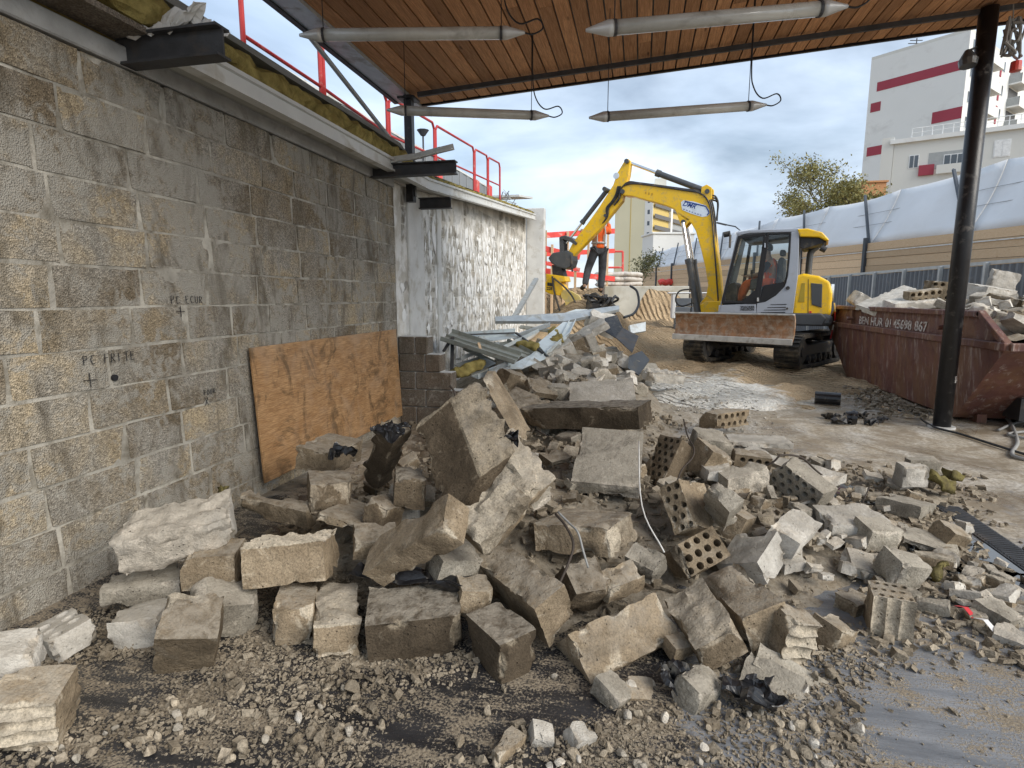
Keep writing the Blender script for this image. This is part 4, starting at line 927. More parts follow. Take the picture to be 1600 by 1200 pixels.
def wrect(u0, v0, u1, v1):
    s0, zt = wf.hit(u0, v0); s1, _ = wf.hit(u1, v0); _, zb = wf.hit((u0 + u1) / 2, v1); _, zt = wf.hit((u0 + u1) / 2, v0); return s0, s1, zb, zt
s0, s1, zb, zt = wrect(1421, 242, 1437, 263); window(wf, bb2, s0, s1, zb, zt)
s0, s1, zb, zt = wrect(1554, 218, 1581, 245); f_ = window(wf, bb2, s0, s1, zb, zt, material=M['bframe'])
s0, s1, zb, zt = wrect(1452, 236, 1512, 262); part(wf, 'balcony_recess', M['bgrey'], bb2, s0, s1, zb, zt, .015, .03)
s0_, s1_, zb_, zt_ = wrect(1475, 240, 1508, 258); window(wf, bb2, s0_, s1_, zb_, zt_, mull=2)
part(wf, 'balcony_parapet', M['boff'], bb2, s0 + .6, s1 + .5, zb - .45, zb + .25, .35, .08)
s0, s1, zb, zt = wrect(1436, 258, 1460, 274); part(wf, 'red_panel', M['bred'], bb2, s0, s1, zb, zt, .2, .22)
for k in range(14):
    s_ = 1.2 + k * (wf.L - 1.5) / 13; b = MB(); q = wf.a + wf.d * s_ + _u * (TOPB + .35) - lw; b.tube([q, q + _u * .75], .03, 5); b.build('rail_post', M['bframe'], bb2)
b = MB(); q = wf.a + _u * (TOPB + 1.1) - lw; b.tube([q + wf.d * 1.2, q + wf.d * (wf.L - .3)], .03, 5); b.tube([q + wf.d * 1.2 - _u * .35, q + wf.d * (wf.L - .3) - _u * .35], .02, 5); b.build('roof_railing', M['bframe'], bb2)
# cream tower
T0, T1, T2 = at(962, 300, 150), at(1021, 300, 143), at(1085, 300, 165)
bt = empty('cream_tower', (float(T1[0]), float(T1[1]), 0), 'cream apartment tower with yellow balconies behind the excavator arm', 'building'); lt = np.array(bt.location)
TOPT = at(1000, 292, 147)[2]
foot = [T0[:2], T1[:2], T2[:2], T2[:2] + (T0 - T1)[:2]]
b = MB(); b.add([(p_[0] - lt[0], p_[1] - lt[1], z) for z in (0, TOPT) for p_ in foot], [(3, 2, 1, 0), (4, 5, 6, 7)] + [(k, (k + 1) % 4, 4 + (k + 1) % 4, 4 + k) for k in range(4)]); b.build('wall', M['cream'], bt)
tg = Facade(T0, T1); tf = Facade(T1, T2)
sj, _ = tg.hit(985, 350); part(tg, 'joint_strip', M['byel'], bt, sj - .12, sj + .12, 1, TOPT, .05, .1)
s7, _ = tg.hit(1007, 350); part(tg, 'white_strip', M['bwhite'], bt, s7, tg.L, 0, TOPT, .04, .1)
for k in range(11):
    z = TOPT - 2.75 * (k + 1)
    sA = (s7 + tg.L) / 2; window(tg, bt, sA - .4, sA + .4, z + .9, z + 2.1, mull=0)
    if z > 1:
        s0 = .2; s1 = tf.L * .36; part(tf, 'balcony_recess', M['byel'], bt, s0, s1, z + .1, z + 2.6, .03, .06)
        part(tf, 'balcony_railing', M['bdark'], bt, s0, s1, z, z + 1.0, .6, .1)
        s0 = tf.L * .40; s1 = tf.L * .72; part(tf, 'balcony_recess', M['bgrey'] if k % 2 else M['byel'], bt, s0, s1, z + .1, z + 2.6, .03, .06)
        part(tf, 'balcony_railing', M['bdark'], bt, s0, s1, z, z + 1.0, .6, .1)
        window(tf, bt, tf.L * .8, tf.L * .86, z + .9, z + 2.2, mull=0)
part(tf, 'white_pier', M['bwhite'], bt, tf.L * .36, tf.L * .40, 0, TOPT, .7, .75); part(tf, 'white_facade', M['bwhite'], bt, tf.L * .73, tf.L, 0, TOPT, .02, .05)
P = at(1032, 284, 150); b = MB(); b.box(tuple(P - lt - _u * 1.2), (3, 3, 3.6)); b.build('lift_house', M['boff'], bt)
# small white pavilion roof in front of the tower
P = at(1043, 381, 90); b = MB(); b.box((0, 0, 0), (6.5, 5, 3.4)); b.box((0, 0, 1.85), (6.9, 5.4, .3)); o = b.build('white_house', M['bwhite'], bevel=.05); o.location = tuple(P - _u * .5); o.rotation_euler = (0, 0, YAW + .1); tag(o, 'small flat white house in front of the cream tower', 'building')

# ================================================================== TREE AND SHRUBS
def leaf_material(name, a, b_, c):
    m, t, b = mat(name); p = pos(t); oi = t.nodes.new('ShaderNodeObjectInfo')
    col = ramp(t, noise(t, p, 2.2, 4, .6), [(.3, a), (.55, b_), (.75, c)]); t.links.new(col, b.inputs['Base Color']); b.inputs['Roughness'].default_value = .7
    b.inputs['Transmission Weight'].default_value = 0.0; return m
M['leaf'] = leaf_material('autumn_leaves', (.15, .15, .05), (.28, .255, .09), (.42, .36, .15)); M['leafg'] = leaf_material('olive_leaves', (.055, .065, .025), (.10, .105, .04), (.17, .15, .06))
M['bark'] = simple('bark', (.10, .085, .065), .95, bmp=.6, bscale=20)
def tree(name, base, height, spread, seed, label, leafmat, nleaf, leaf=.09, trunk_r=.14, levels=3, cat='tree', upright=.6, first=.35):
    rs = random.Random(seed); e = empty(name, tuple(base), label, cat); tb = MB(); tips = []
    def grow(p, d, L, r, lev):
        pts = [p]; q = Vector(p); dd = Vector(d)
        for i in range(4):
            dd = (dd + Vector((rs.uniform(-.16, .16), rs.uniform(-.16, .16), rs.uniform(-.03, .12)))).normalized(); q = q + dd * L / 4; pts.append(q.copy())
        tb.tube(pts, [r * (1 - .13 * i) for i in range(5)], 7 if lev < 2 else 5)
        if lev >= 1: tips.extend([pts[2], pts[3], pts[4]])
        if lev < levels:
            for k in range(rs.choice((3, 4)) + (1 if lev == 0 else 0)):
                t_ = rs.uniform(.35, 1) if lev else rs.uniform(first, 1); i = min(3, int(t_ * 4)); s = Vector(pts[i]).lerp(Vector(pts[i + 1]), t_ * 4 - i)
                a = rs.uniform(0, 6.28); side = Vector((math.cos(a), math.sin(a), rs.uniform(.1, .9))) * spread
                grow(s, (dd * upright + side).normalized(), L * rs.uniform(.5, .72), r * .5, lev + 1)
    grow(Vector((0, 0, 0)), Vector((0, 0, 1)), height * .48, trunk_r, 0)
    tb.build('trunk', M['bark'], e, smooth=True)
    T = np.array([tuple(t_) for t_ in tips]); rr = np.random.RandomState(seed)
    ci = rr.randint(0, len(T), nleaf); C_ = T[ci] + rr.normal(0, leaf * 3.2, (nleaf, 3)); ax = rr.normal(size=(nleaf, 3)); ax /= np.linalg.norm(ax, axis=1)[:, None]
    bx = np.cross(ax, rr.normal(size=(nleaf, 3))); bx /= np.linalg.norm(bx, axis=1)[:, None]; sz = leaf * rr.uniform(.6, 1.4, (nleaf, 1))
    V = np.stack([C_ - ax * sz, C_ + bx * sz * .5, C_ + ax * sz, C_ - bx * sz * .5], 1).reshape(-1, 3); F = np.arange(nleaf * 4).reshape(-1, 4)
    me = mesh_from('crown', V, F); me.materials.append(leafmat); link(bpy.data.objects.new('crown', me), e); return e
P = at(1297, 300, 38); tree('tree', (P[0], P[1], .3), 11.6, .95, 5, 'thin yellow green autumn tree rising behind the white sheeting', M['leaf'], 15000, .095, .18, 4)
P = at(1393, 300, 40); tree('bare_shrub', (P[0], P[1], 3.2), 6.2, .5, 15, 'thin brownish bush tip beside the low white wing', M['leaf'], 500, .07, .05, 3, 'bush')
P = at(1006, 437, 34); tree('shrub', (P[0], P[1], 1.4), 3.4, .75, 25, 'leafy shrub at the left end of the timber hoarding', M['leafg'], 1500, .06, .05, 3, 'bush', .4, .05)
P = at(1360, 298, 42); b = MB(); b.box((0, 0, 0), (1.5, 1.5, .9)); b.box((0, 0, .5), (1.7, 1.7, .12)); o = b.build('brick_chimney', M['ceil']); o.location = tuple(P); tag(o, 'small reddish brown chimney top between the tree and the white block', 'chimney')
# street lamp beyond the hoarding
P = at(1137, 354, 45); sl = empty('street_lamp', (P[0], P[1], 0), 'thin street lamp arm poking above the sheeting left of the cab', 'street lamp')
b = MB(); b.tube([_R * 1.0, _R * 1.0 + _u * (P[2] - .3), _R * .6 + _u * P[2], -_R * .2 + _u * (P[2] + .15)], .05, 8); b.build('pole', M['strut'], sl); b = MB(); b.bar(-_R * .9 + _u * (P[2] + .3), -_R * .1 + _u * (P[2] + .12), .2, .1); b.build('lamp_head', M['strut'], sl)
# ================================================================== EXCAVATOR
ES = np.array([2.60, 12.98, .12]); TH = rad(-74.5); UH = rad(33)
ef = np.array([math.sin(TH), math.cos(TH), 0]); el = np.array([-ef[1], ef[0], 0])
ex = empty('excavator', tuple(ES), 'yellow and grey tracked excavator with a raised boom in the yard', 'excavator')
def lo(u, v, yl):
    """pixel on the machine's lengthwise plane yl -> (forward, up) in machine metres"""
    r = ray(u, v); k = ((ES + el * yl - _C) @ el) / (r @ el); X = _C + r * k - ES; return (float(X @ ef), float(X[2]))
def eprism(name, poly, y0, y1, material, parent=ex, bevel=.012, smooth=False, seg=2):
    b = MB(); b.prism(poly, (0, 0, 0), ef, _u, el, y0, y1); return b.build(name, material, parent, bevel=bevel, seg=seg)
def epx(name, pix, yl, y0, y1, material, parent=ex, bevel=.012): return eprism(name, [lo(u, v, yl) for u, v in pix], y0, y1, material, parent, bevel)
def E3(x, y, z): return ef * x + el * y + _u * z
# --- undercarriage
ub = np.array([math.sin(UH), math.cos(UH), 0]); ur = np.array([math.cos(UH), -math.sin(UH), 0])     # ub points away from the viewer
def U3(b_, r_, z): return ub * b_ + ur * r_ + _u * z
for sgn in (1, -1):
    out = []; Lh, R_ = 1.02, .31
    for k in range(13): a = math.pi / 2 + math.pi * k / 12; out.append((-Lh + R_ * math.cos(a), R_ + .02 + R_ * math.sin(a)))
    for k in range(13): a = -math.pi / 2 + math.pi * k / 12; out.append((Lh + R_ * math.cos(a), R_ + .02 + R_ * math.sin(a)))
    inn = [(x * .93, R_ + .02 + (z - R_ - .02) * .82) for x, z in out]; n = len(out); yc_ = sgn * .925
    V = []; F = []
    for (pl_, yy) in ((out, .225), (out, -.225), (inn, -.225), (inn, .225)): V += [U3(x, yc_ + yy, z) for x, z in pl_]
    for q in range(4):
        for k in range(n): F.append((q * n + k, q * n + (k + 1) % n, ((q + 1) % 4) * n + (k + 1) % n, ((q + 1) % 4) * n + k))
    b = MB(); b.add(V, F); tr = b.build('track', M['rubber'], ex)
    # cleats
    per = []; P_ = out + [out[0]]
    for a, c in zip(P_[:-1], P_[1:]):
        d = math.dist(a, c); m_ = max(1, int(round(d / .085)))
        for k in range(m_): t_ = (k + .5) / m_; per.append((a[0] + (c[0] - a[0]) * t_, a[1] + (c[1] - a[1]) * t_, c[0] - a[0], c[1] - a[1]))
    for (x, z, dx, dz) in per:
        l_ = math.hypot(dx, dz) or 1; t3 = (ub * dx + _u * dz) / l_; n3 = np.cross(ur, t3)
        b = MB(); b.box(tuple(U3(x, yc_, z)), (.045, .43, .05), Matrix((t3, ur, n3)).transposed()); b.build('cleat', M['rubber'], tr)
    b = MB(); b.box(tuple(U3(0, yc_, .33)), (1.9, .3, .24), Matrix((ub, ur, _u)).transposed()); b.build('track_frame', M['mdark'], ex, bevel=.02)
    for (xx, zz_, rr) in [(-1.02, .33, .22), (1.02, .33, .24)] + [(-.62 + .31 * k, .16, .085) for k in range(5)] + [(0, .55, .06)]:
        b = MB(); b.tube([U3(xx, yc_ - .19, zz_), U3(xx, yc_ + .19, zz_)], rr, 18); b.tube([U3(xx, yc_ - .205, zz_), U3(xx, yc_ + .205, zz_)], rr * .45, 12); b.build('roller', M['mdark'], ex)
b = MB(); b.box(tuple(U3(0, 0, .48)), (1.2, 1.5, .3), Matrix((ub, ur, _u)).transposed()); b.build('chassis', M['mdark'], ex, bevel=.04)
b = MB(); b.tube([(0, 0, .6), (0, 0, .82)], .5, 28); b.build('slew_ring', M['mdark'], ex)
for s in (-.45, .45):
    b = MB(); b.bar(U3(-.5, s, .45), U3(-1.62, s * 1.1, .72), .14, .18); b.build('blade_arm', M['mdark'], ex, bevel=.02)
# dozer blade: curved plate
prof = [(-1.70, 1.02), (-1.655, .93), (-1.645, .80), (-1.665, .66), (-1.72, .55)]; V = []; F = []
Wb = 1.16
for s in (-Wb, Wb):
    V += [U3(x, s, z) for x, z in prof] + [U3(x + .05, s, z) for x, z in prof]
n = len(prof)
for k in range(n - 1): F += [(k, k + 1, 2 * n + k + 1, 2 * n + k), (n + k, 3 * n + k, 3 * n + k + 1, n + k + 1), (k, n + k, n + k + 1, k + 1), (2 * n + k, 2 * n + k + 1, 3 * n + k + 1, 3 * n + k)]
F += [(0, 2 * n, 3 * n, n), (n - 1, 2 * n - 1, 4 * n - 1, 3 * n - 1)]
b = MB(); b.add(V, F); dz = b.build('dozer_blade', M['blade'], ex)
b = MB(); b.bar(U3(-1.735, -Wb - .01, .55), U3(-1.735, Wb + .01, .55), .04, .11); b.build('cutting_edge', M['blade_edge'], dz, bevel=.008)
b = MB(); b.bar(U3(-1.69, -Wb, 1.03), U3(-1.69, Wb, 1.03), .07, .03); b.build('blade_rim', M['blade_edge'], dz, bevel=.006)
# --- house: base frame, engine hood, cab
YC = .95
def pz(u, v): return lo(u, v, YC)
cabp = [pz(1123, 487), pz(1152, 364), pz(1170, 360), pz(1248, 357), pz(1247, 430), pz(1238, 494)]
x0c = cabp[0][0]
eprism('base_frame', [(x0c + .12, .80), (x0c + .12, 1.04), (-1.02, 1.04), (-1.12, .95), (-1.05, .80)], -.98, .97, M['mgunmetal'], bevel=.03)
# engine hood (yellow) with panels
hood = [pz(1240, 432), pz(1255, 427), pz(1280, 431), pz(1297, 440), pz(1301, 458), pz(1298, 494), pz(1238, 494)]
hd = eprism('engine_hood', hood, -.95, .93, M['yellow'], bevel=.05, seg=3)
epx('hood_window', [(1267, 442), (1285, 444), (1284, 481), (1268, 476)], .94, .925, .945, M['mgunmetal'], hd, .01)
epx('hood_recess', [(1253, 442), (1258, 442), (1257, 472), (1247, 472)], .94, .925, .938, simple('hood_recess', (.42, .30, .03), .6), hd, .004)
epx('hood_seam', [(1262.5, 436), (1263.5, 436), (1263, 494), (1262, 494)], .94, .925, .934, M['mdark'], hd, 0)
epx('rear_light', [(1264.5, 486), (1268, 486), (1268, 489), (1264.5, 489)], .94, .925, .945, M['tape_r'], hd, 0)
xr = lo(1300, 460, .93)[0]
b = MB(); b.box(tuple(E3(xr - .0, .5, 1.42)), (.04, .5, .16), Matrix((ef, el, _u)).transposed()); b.build('rear_vent', M['mdark'], hd)
b = MB(); b.tube([E3(xr + .02, .72, 1.42), E3(xr - .03, .72, 1.42)], .16, 20); st_ = b.build('round_sticker', M['sticker'], hd)
eprism('counterweight', [(-.35, .86), (-.35, 1.02), (-1.10, 1.04), (-1.22, .98), (-1.20, .80), (-.5, .80)], -.97, .96, M['mgunmetal'], bevel=.06)
# cab body made of frame pieces round the openings
def strip(name, pix, material, y0=YC - .05, y1=YC, parent=None, bevel=.01): return epx(name, pix, YC, y0, y1, material, parent or cab, bevel)
cab = empty('cab', (0, 0, 0)); cab.parent = ex; tag(cab, 'grey operator cab with dark glazed door')
strip('front_pillar', [(1123, 487), (1152, 364), (1157, 366), (1128, 470), (1126, 487)], M['mgrey'])
strip('roof_rail', [(1150, 363), (1170, 359.5), (1248, 357), (1248, 362), (1172, 364), (1157, 367), (1152, 371)], M['mgrey'])
strip('rear_panel', [(1236, 362), (1249, 361), (1247, 430), (1238, 495), (1181, 494), (1182.5, 473), (1196, 471), (1212, 461), (1226, 447), (1231, 430), (1234, 400)], M['mgrey'])
strip('sill', [(1123, 477), (1181, 474), (1181, 494), (1122, 489)], M['mgrey'])
strip('door_frame', [(1127, 474), (1128, 468), (1153, 368.5), (1196, 363.5), (1196, 369), (1157, 373), (1133, 462), (1134, 470), (1160, 470.5), (1181, 452), (1193, 369), (1198, 369), (1184, 470), (1181, 475)], M['ink'], YC - .03, YC + .012)
strip('rear_window_frame', [(1198, 364), (1235, 363), (1235, 366), (1202, 367), (1187, 471), (1195, 470), (1214, 456), (1228, 441), (1233, 366), (1236.5, 364), (1234, 400), (1231, 432), (1226, 448), (1212, 462), (1196, 471.5), (1182, 474)], M['ink'], YC - .03, YC + .010)
strip('lower_rear_panel', [(1193, 446), (1226, 440), (1223, 449), (1211, 461), (1196, 470), (1186, 472)], M['ink'], YC - .03, YC + .004)
strip('door_glass', [(1130, 470), (1154, 370), (1197, 365), (1183, 472)], M['glass'], YC - .012, YC - .006, bevel=0)
strip('rear_glass', [(1200, 366), (1234, 364), (1231, 430), (1212, 458), (1196, 469), (1185, 472)], M['glass'], YC - .012, YC - .006, bevel=0)
for (u, v, w_, h_) in [(1194.5, 380, 2, 7), (1183, 465, 3, 6)]: strip('door_hinge', [(u, v), (u + w_, v), (u + w_, v + h_), (u, v + h_)], M['rod'], YC, YC + .03, bevel=0)
for k, (u0, u1, v) in enumerate([(1204, 1229, 475.5), (1199, 1228, 480), (1194, 1227.5, 484), (1189, 1227, 488)]): strip('louvre', [(u0, v), (u1, v - .6), (u1, v + .7), (u0, v + .7)], M['ink'], YC, YC + .006, bevel=0)
for (u, v) in [(1231, 450), (1230, 482)]:
    x, z = pz(u, v); b = MB(); b.tube([E3(x, YC, z), E3(x, YC + .02, z)], .035 if v < 460 else .02, 14); b.build('door_button', M['mdark'], cab)
YR = -.05                                             # far side of the cab
strip('far_front_pillar', [(1123, 487), (1152, 364), (1158, 364), (1130, 487)], M['mgrey'], YR, YR + .05); strip('far_rear_pillar', [(1238, 362), (1249, 361), (1247, 430), (1238, 495), (1230, 495)], M['mgrey'], YR, YR + .05)
strip('far_sill', [(1123, 462), (1238, 462), (1238, 494), (1122, 489)], M['mdark'], YR, YR + .04)
strip('far_middle_pillar', [(1163, 366), (1168, 366), (1152, 468), (1146, 468)], M['mdark'], YR, YR + .04)
strip('roof', [(1150, 365), (1170, 359), (1249, 356), (1249, 364), (1170, 368)], M['mgrey'], YR, YC - .052, bevel=.02)
strip('headliner', [(1158, 371), (1170, 369), (1244, 365), (1244, 372), (1165, 378)], M['mdark'], YR + .06, YC - .07, bevel=0)
strip('front_glass', [(1126.5, 475), (1153, 368), (1153.6, 368), (1127.1, 475)], M['glass'], YR + .05, YC - .06, bevel=0)
strip('cab_floor', [(1124, 480), (1238, 484), (1238, 494), (1122, 489)], M['mdark'], YR + .04, YC - .05, bevel=0)
strip('front_lower_cowl', [(1126, 486), (1133, 446), (1147, 440), (1152, 446), (1150, 470), (1146, 486)], M['mdark'], YR + .1, YC - .1, bevel=.03)
# seat, console, levers
sx, sz = lo(1206, 452, .45)
strip('seat', [(1186, 447), (1212, 447), (1216, 455), (1212, 466), (1186, 466)], M['mdark'], .2, .72, bevel=.04)
strip('seat_back', [(1210, 452), (1214, 405), (1219, 399), (1226, 403), (1226, 452)], M['mdark'], .22, .70, bevel=.04)
strip('head_rest', [(1216, 398), (1217, 388), (1226, 388), (1226, 398)], M['mdark'], .33, .6, bevel=.03)
strip('console', [(1160, 452), (1163, 430), (1182, 428), (1185, 452)], M['mgunmetal'], .0, .2, bevel=.02); strip('console', [(1170, 452), (1172, 436), (1188, 434), (1190, 452)], M['mgunmetal'], .74, .86, bevel=.02)
for y_ in (.1, .8):
    x, z = lo(1176, 432, y_); b = MB(); b.tube([E3(x, y_, z - .1), E3(x + .02, y_, z + .05)], .012, 8); b.tube([E3(x + .02, y_, z + .05), E3(x + .02, y_, z + .13)], .026, 8); b.build('control_lever', M['mdark'], cab)
# lettering on the sill and the boom
def lettering(text, size, origin, xd, yd, nd, material, parent, name, bold=0.0, shear=0.0, loc0=ES):
    c = bpy.data.curves.new('txt', 'FONT'); c.body = text; c.size = size; c.extrude = .002; c.offset = bold; c.shear = shear
    t_ = bpy.data.objects.new('txt', c); COL.objects.link(t_); dg = bpy.context.evaluated_depsgraph_get(); me = bpy.data.meshes.new_from_object(t_.evaluated_get(dg)); bpy.data.objects.remove(t_); bpy.data.curves.remove(c)
    me.materials.clear(); me.materials.append(material)
    o = bpy.data.objects.new(name, me); link(o, parent); Mx = Matrix([list(xd) + [0], list(yd) + [0], list(nd) + [0], [0, 0, 0, 1]]).transposed(); Mx.translation = Vector(tuple(map(float, origin))); o.matrix_local = Mx; return o
x, z = pz(1157, 481.2); lettering('WACKER', .062, E3(x, YC + .004, z), -ef, _u, el, M['mdark'], cab, 'sill_lettering', .0015)
x, z = pz(1157, 485.0); lettering('NEUSON', .062, E3(x, YC + .004, z), -ef, _u, el, M['mdark'], cab, 'sill_lettering', .0015)
# rear canopy over the hood, exhaust, lamps, mirror
eprism('rear_visor', [pz(1246, 358), pz(1262, 357), pz(1285, 363), pz(1296, 375), pz(1292, 377), pz(1280, 371), pz(1250, 370)], -.1, .98, M['yellow'], bevel=.025, seg=3)
eprism('visor_lining', [pz(1250, 370.5), pz(1280, 371.5), pz(1292, 377.5), pz(1276, 383), pz(1255, 389), pz(1250, 386)], -.05, .92, M['mdark'], bevel=.01)
x, z = pz(1286, 388); b = MB(); b.tube([E3(x, .86, z + .12), E3(x, .86, z + .04)], .012, 8); b.tube([E3(x + .04, .86, z + .02), E3(x - .05, .86, z - .03)], .055, 12); b.build('work_lamp', M['mdark'], ex)
xa, za = lo(1263, 428, .35); b = MB(); b.tube(catm([E3(xa, .35, za - .1), E3(xa, .35, za + .25), E3(xa - .02, .35, za + .42), E3(xa - .12, .35, za + .52)], 4), .06, 12); b.build('exhaust_pipe', M['mgunmetal'], ex)
x, z = pz(1140, 364); b = MB(); b.tube([E3(x, YC - .1, z), E3(x + .12, YC - .1, z - .02)], .055, 12); b.build('front_lamp', M['mdark'], ex)
b = MB(); b.box(tuple(E3(x - .02, YC + .02, z - .16)), (.03, .12, .26), Matrix((ef, el, _u)).transposed()); b.build('mirror', M['mdark'], ex, bevel=.01)
# --- boom, arm, cylinders
YB_ = -.12
def pb(u, v): return lo(u, v, YB_)
boom_px = [(1098, 487), (1092, 478), (1105, 462), (1108, 445), (1104, 420), (1097, 390), (1089, 362), (1082, 350), (1072, 345), (1063, 338), (1055, 328), (1040, 322), (1015, 315), (990, 308), (977, 307), (973, 300), (976, 291), (984, 288), (1010, 290), (1040, 295), (1070, 299), (1092, 302), (1104, 310), (1112, 322), (1117, 345), (1121, 380), (1127, 430), (1130, 470), (1126, 487)]
bm_ = epx('boom', boom_px, YB_, -.27, .03, M['yellow'], ex, .02)
epx('boom_foot', [(1092, 492), (1094, 478), (1106, 470), (1132, 470), (1134, 492)], YB_, -.36, .12, M['yellow'], ex, .02)
# lug for the arm cylinder on top and for the boom cylinder below
for y0, y1 in ((-.27, -.22), (-.02, .03)):
    epx('cylinder_lug', [(1097, 306), (1098, 294), (1106, 290), (1114, 295), (1114, 312), (1108, 316)], YB_, y0, y1, M['yellow'], bm_, .008)
    epx('cylinder_lug', [(1058, 330), (1066, 354), (1072, 356), (1078, 349), (1080, 344)], YB_, y0, y1, M['yellow'], bm_, .008)
arm_px = [(960, 290), (966, 272), (978, 252), (983, 249), (987, 253), (984, 275), (978, 296), (974, 315), (965, 326), (952, 342), (938, 360), (918, 380), (897, 402), (889, 396), (898, 378), (920, 350), (938, 325), (950, 306)]
am = epx('arm', arm_px, YB_, -.22, -.02, M['yellow'], ex, .015)
def pin(name, u, v, y0, y1, r, material, parent=ex):
    x, z = pb(u, v); b = MB(); b.tube([E3(x, y0, z), E3(x, y1, z)], r, 14); return b.build(name, material, parent)
for (u, v) in [(976, 301), (982, 254), (1107, 301), (1070, 348), (948, 297), (949, 338), (890, 405)]: pin('pivot_pin', u, v, -.31, .06, .05 if v not in (338,) else .035, M['mgunmetal'])
pin('arm_eye_sky_disc', 965, 276, -.235, -.005, .07, M['sticker'], am)  # solid disc; its pale colour stands in for bright sky through the open eye
def cyl(p0, p1, y, r0, r1, split, name):
    a, c = pb(*p0), pb(*p1); A, C_ = E3(a[0], y, a[1]), E3(c[0], y, c[1]); m_ = A + (C_ - A) * split
    b = MB(); b.tube([A, m_], r0, 14); b.tube([m_ - (m_ - A) * .06, m_ + (m_ - A) * .02], r0 * 1.2, 14); o = b.build(name, M['mgunmetal'], ex)
    b = MB(); b.tube([m_, C_], r1, 12); b.build('piston_rod', M['rod'], o); return o
cyl((1106, 300), (983, 254), -.12, .065, .035, .63, 'arm_cylinder')
cyl((948, 298), (885, 380), -.12, .055, .03, .60, 'tool_cylinder')
for y in (-.34, .10): cyl((1094, 492), (1070, 350), y, .075, .04, .60, 'boom_cylinder')
# hoses along the boom
for k, off in enumerate((0, 2.2, 4.4)):
    pts = [(1124 + k, 470), (1119 + off * .6, 400), (1114 + off, 340), (1108 + off * .7, 315 - off), (1094, 303 - off * .7), (1070, 299 - off * .6), (1030, 293 - off * .5), (1000, 289 - off * .5), (984, 290 - off), (974, 296 - off * .3), (970, 312), (962, 322)]
    b = MB(); b.tube(catm([E3(pb(u, v)[0], .045 - .03 * k, pb(u, v)[1]) for u, v in pts], 5), .016, 7); b.build('hydraulic_hose', M['mdark'], ex)
for k in range(3):
    pts = [(1112, 306 + 3 * k), (1119, 308 + 3 * k), (1123 - k, 320), (1120, 345)]; b = MB(); b.tube(catm([E3(pb(u, v)[0], -.05 - .05 * k, pb(u, v)[1]) for u, v in pts], 5), .018, 7); b.build('hydraulic_hose', M['mdark'], ex)
for k in range(3):
    pts = [(968 + 2 * k, 292), (964 + 2 * k, 306), (958 + 2 * k, 316), (950 + 2 * k, 326), (950 + k, 340), (944, 350)]; b = MB(); b.tube(catm([E3(pb(u, v)[0], .0, pb(u, v)[1]) for u, v in pts], 5), .014, 7); b.build('hydraulic_hose', M['mdark'], ex)
pts = [(1094, 470), (1070, 478), (1060, 470), (1066, 455), (1088, 452)]; b = MB(); b.tube(catm([E3(pb(u, v)[0], .15, pb(u, v)[1]) for u, v in pts], 5), .018, 7); b.build('hydraulic_hose', M['mdark'], ex)
# sticker: white shield with blue letters and an arrow
stk = epx('boom_sticker', [(1064, 316), (1068, 313), (1084, 315), (1103, 321), (1108, 328), (1109, 334), (1105, 338), (1097, 339), (1080, 334), (1066, 328)], .03, .031, .036, M['sticker'], bm_, 0)
xdir = np.array([(pb(1100, 327)[0] - pb(1066, 318)[0]), pb(1100, 327)[1] - pb(1066, 318)[1]]); xdir /= np.linalg.norm(xdir); X3 = ef * xdir[0] + _u * xdir[1]; Y3 = np.cross(el, X3)
a = lo(1066.0, 320.8, .036); lettering('DMR', .135, E3(a[0], .039, a[1]), X3, Y3, el, M['blue'], stk, 'sticker_lettering', .002, .3)
for q0, q1 in (((1070, 314.3), (1103, 322.5)), ((1103, 322.5), (1108, 332)), ((1108, 332), (1105, 336.5))):
    a, c = lo(*q0, .036), lo(*q1, .036); b = MB(); b.bar(E3(a[0], .039, a[1]), E3(c[0], .039, c[1]), .006, .022, up=tuple(np.cross(el, E3(c[0] - a[0], 0, c[1] - a[1])))); b.build('sticker_arrow', M['blue'], stk)
for k in range(7):
    a = lo(1069 + k * 4.3, 327 + k * 1.5, .036); b = MB(); b.box(tuple(E3(a[0], .038, a[1])), (.03, .004, .013), Matrix((X3, el, Y3)).transposed()); b.build('sticker_small_print', M['blue'], stk)
for k in range(3): a = lo(1009 + 5 * k, 301.5 + k, .03); b = MB(); b.box(tuple(E3(a[0], .032, a[1])), (.035, .004, .05), Matrix((ef, el, _u)).transposed()); b.build('boom_marking', simple('marking_orange', (.55, .30, .02), .6), bm_)
# --- quick coupler linkage and grab
epx('linkage', [(878, 412), (877, 372), (881, 369), (884, 373), (883, 410)], YB_, -.26, -.2, M['mgunmetal']); epx('linkage', [(878, 412), (877, 372), (881, 369), (884, 373), (883, 410)], YB_, -.04, .02, M['mgunmetal'])
epx('rocker_arm', [(878, 371), (886, 368.5), (897, 373), (905, 380), (903, 384), (895, 379), (885, 375), (879, 376)], YB_, -.28, .04, M['mgunmetal'])
cou = epx('quick_coupler', [(861, 404), (868, 396), (890, 392), (898, 396), (899, 408), (896, 418), (888, 421), (876, 418), (866, 412)], YB_, -.32, .08, M['mgunmetal'], ex, .03)
epx('rotator', [(865, 414), (880, 416), (884, 432), (866, 430)], YB_, -.25, .0, M['mdark'])
gr_ = epx('grab_head', [(857, 428), (886, 432), (888, 440), (880, 441), (884, 452), (878, 462), (865, 460), (852, 454), (852, 442), (858, 440)], YB_, -.30, .05, M['yellow'], ex, .015)
lettering('228', .10, E3(*(lambda q: (q[0], .053, q[1]))(lo(854.5, 453, .05))), -ef, _u, el, M['mdark'], gr_, 'grab_number', .003)
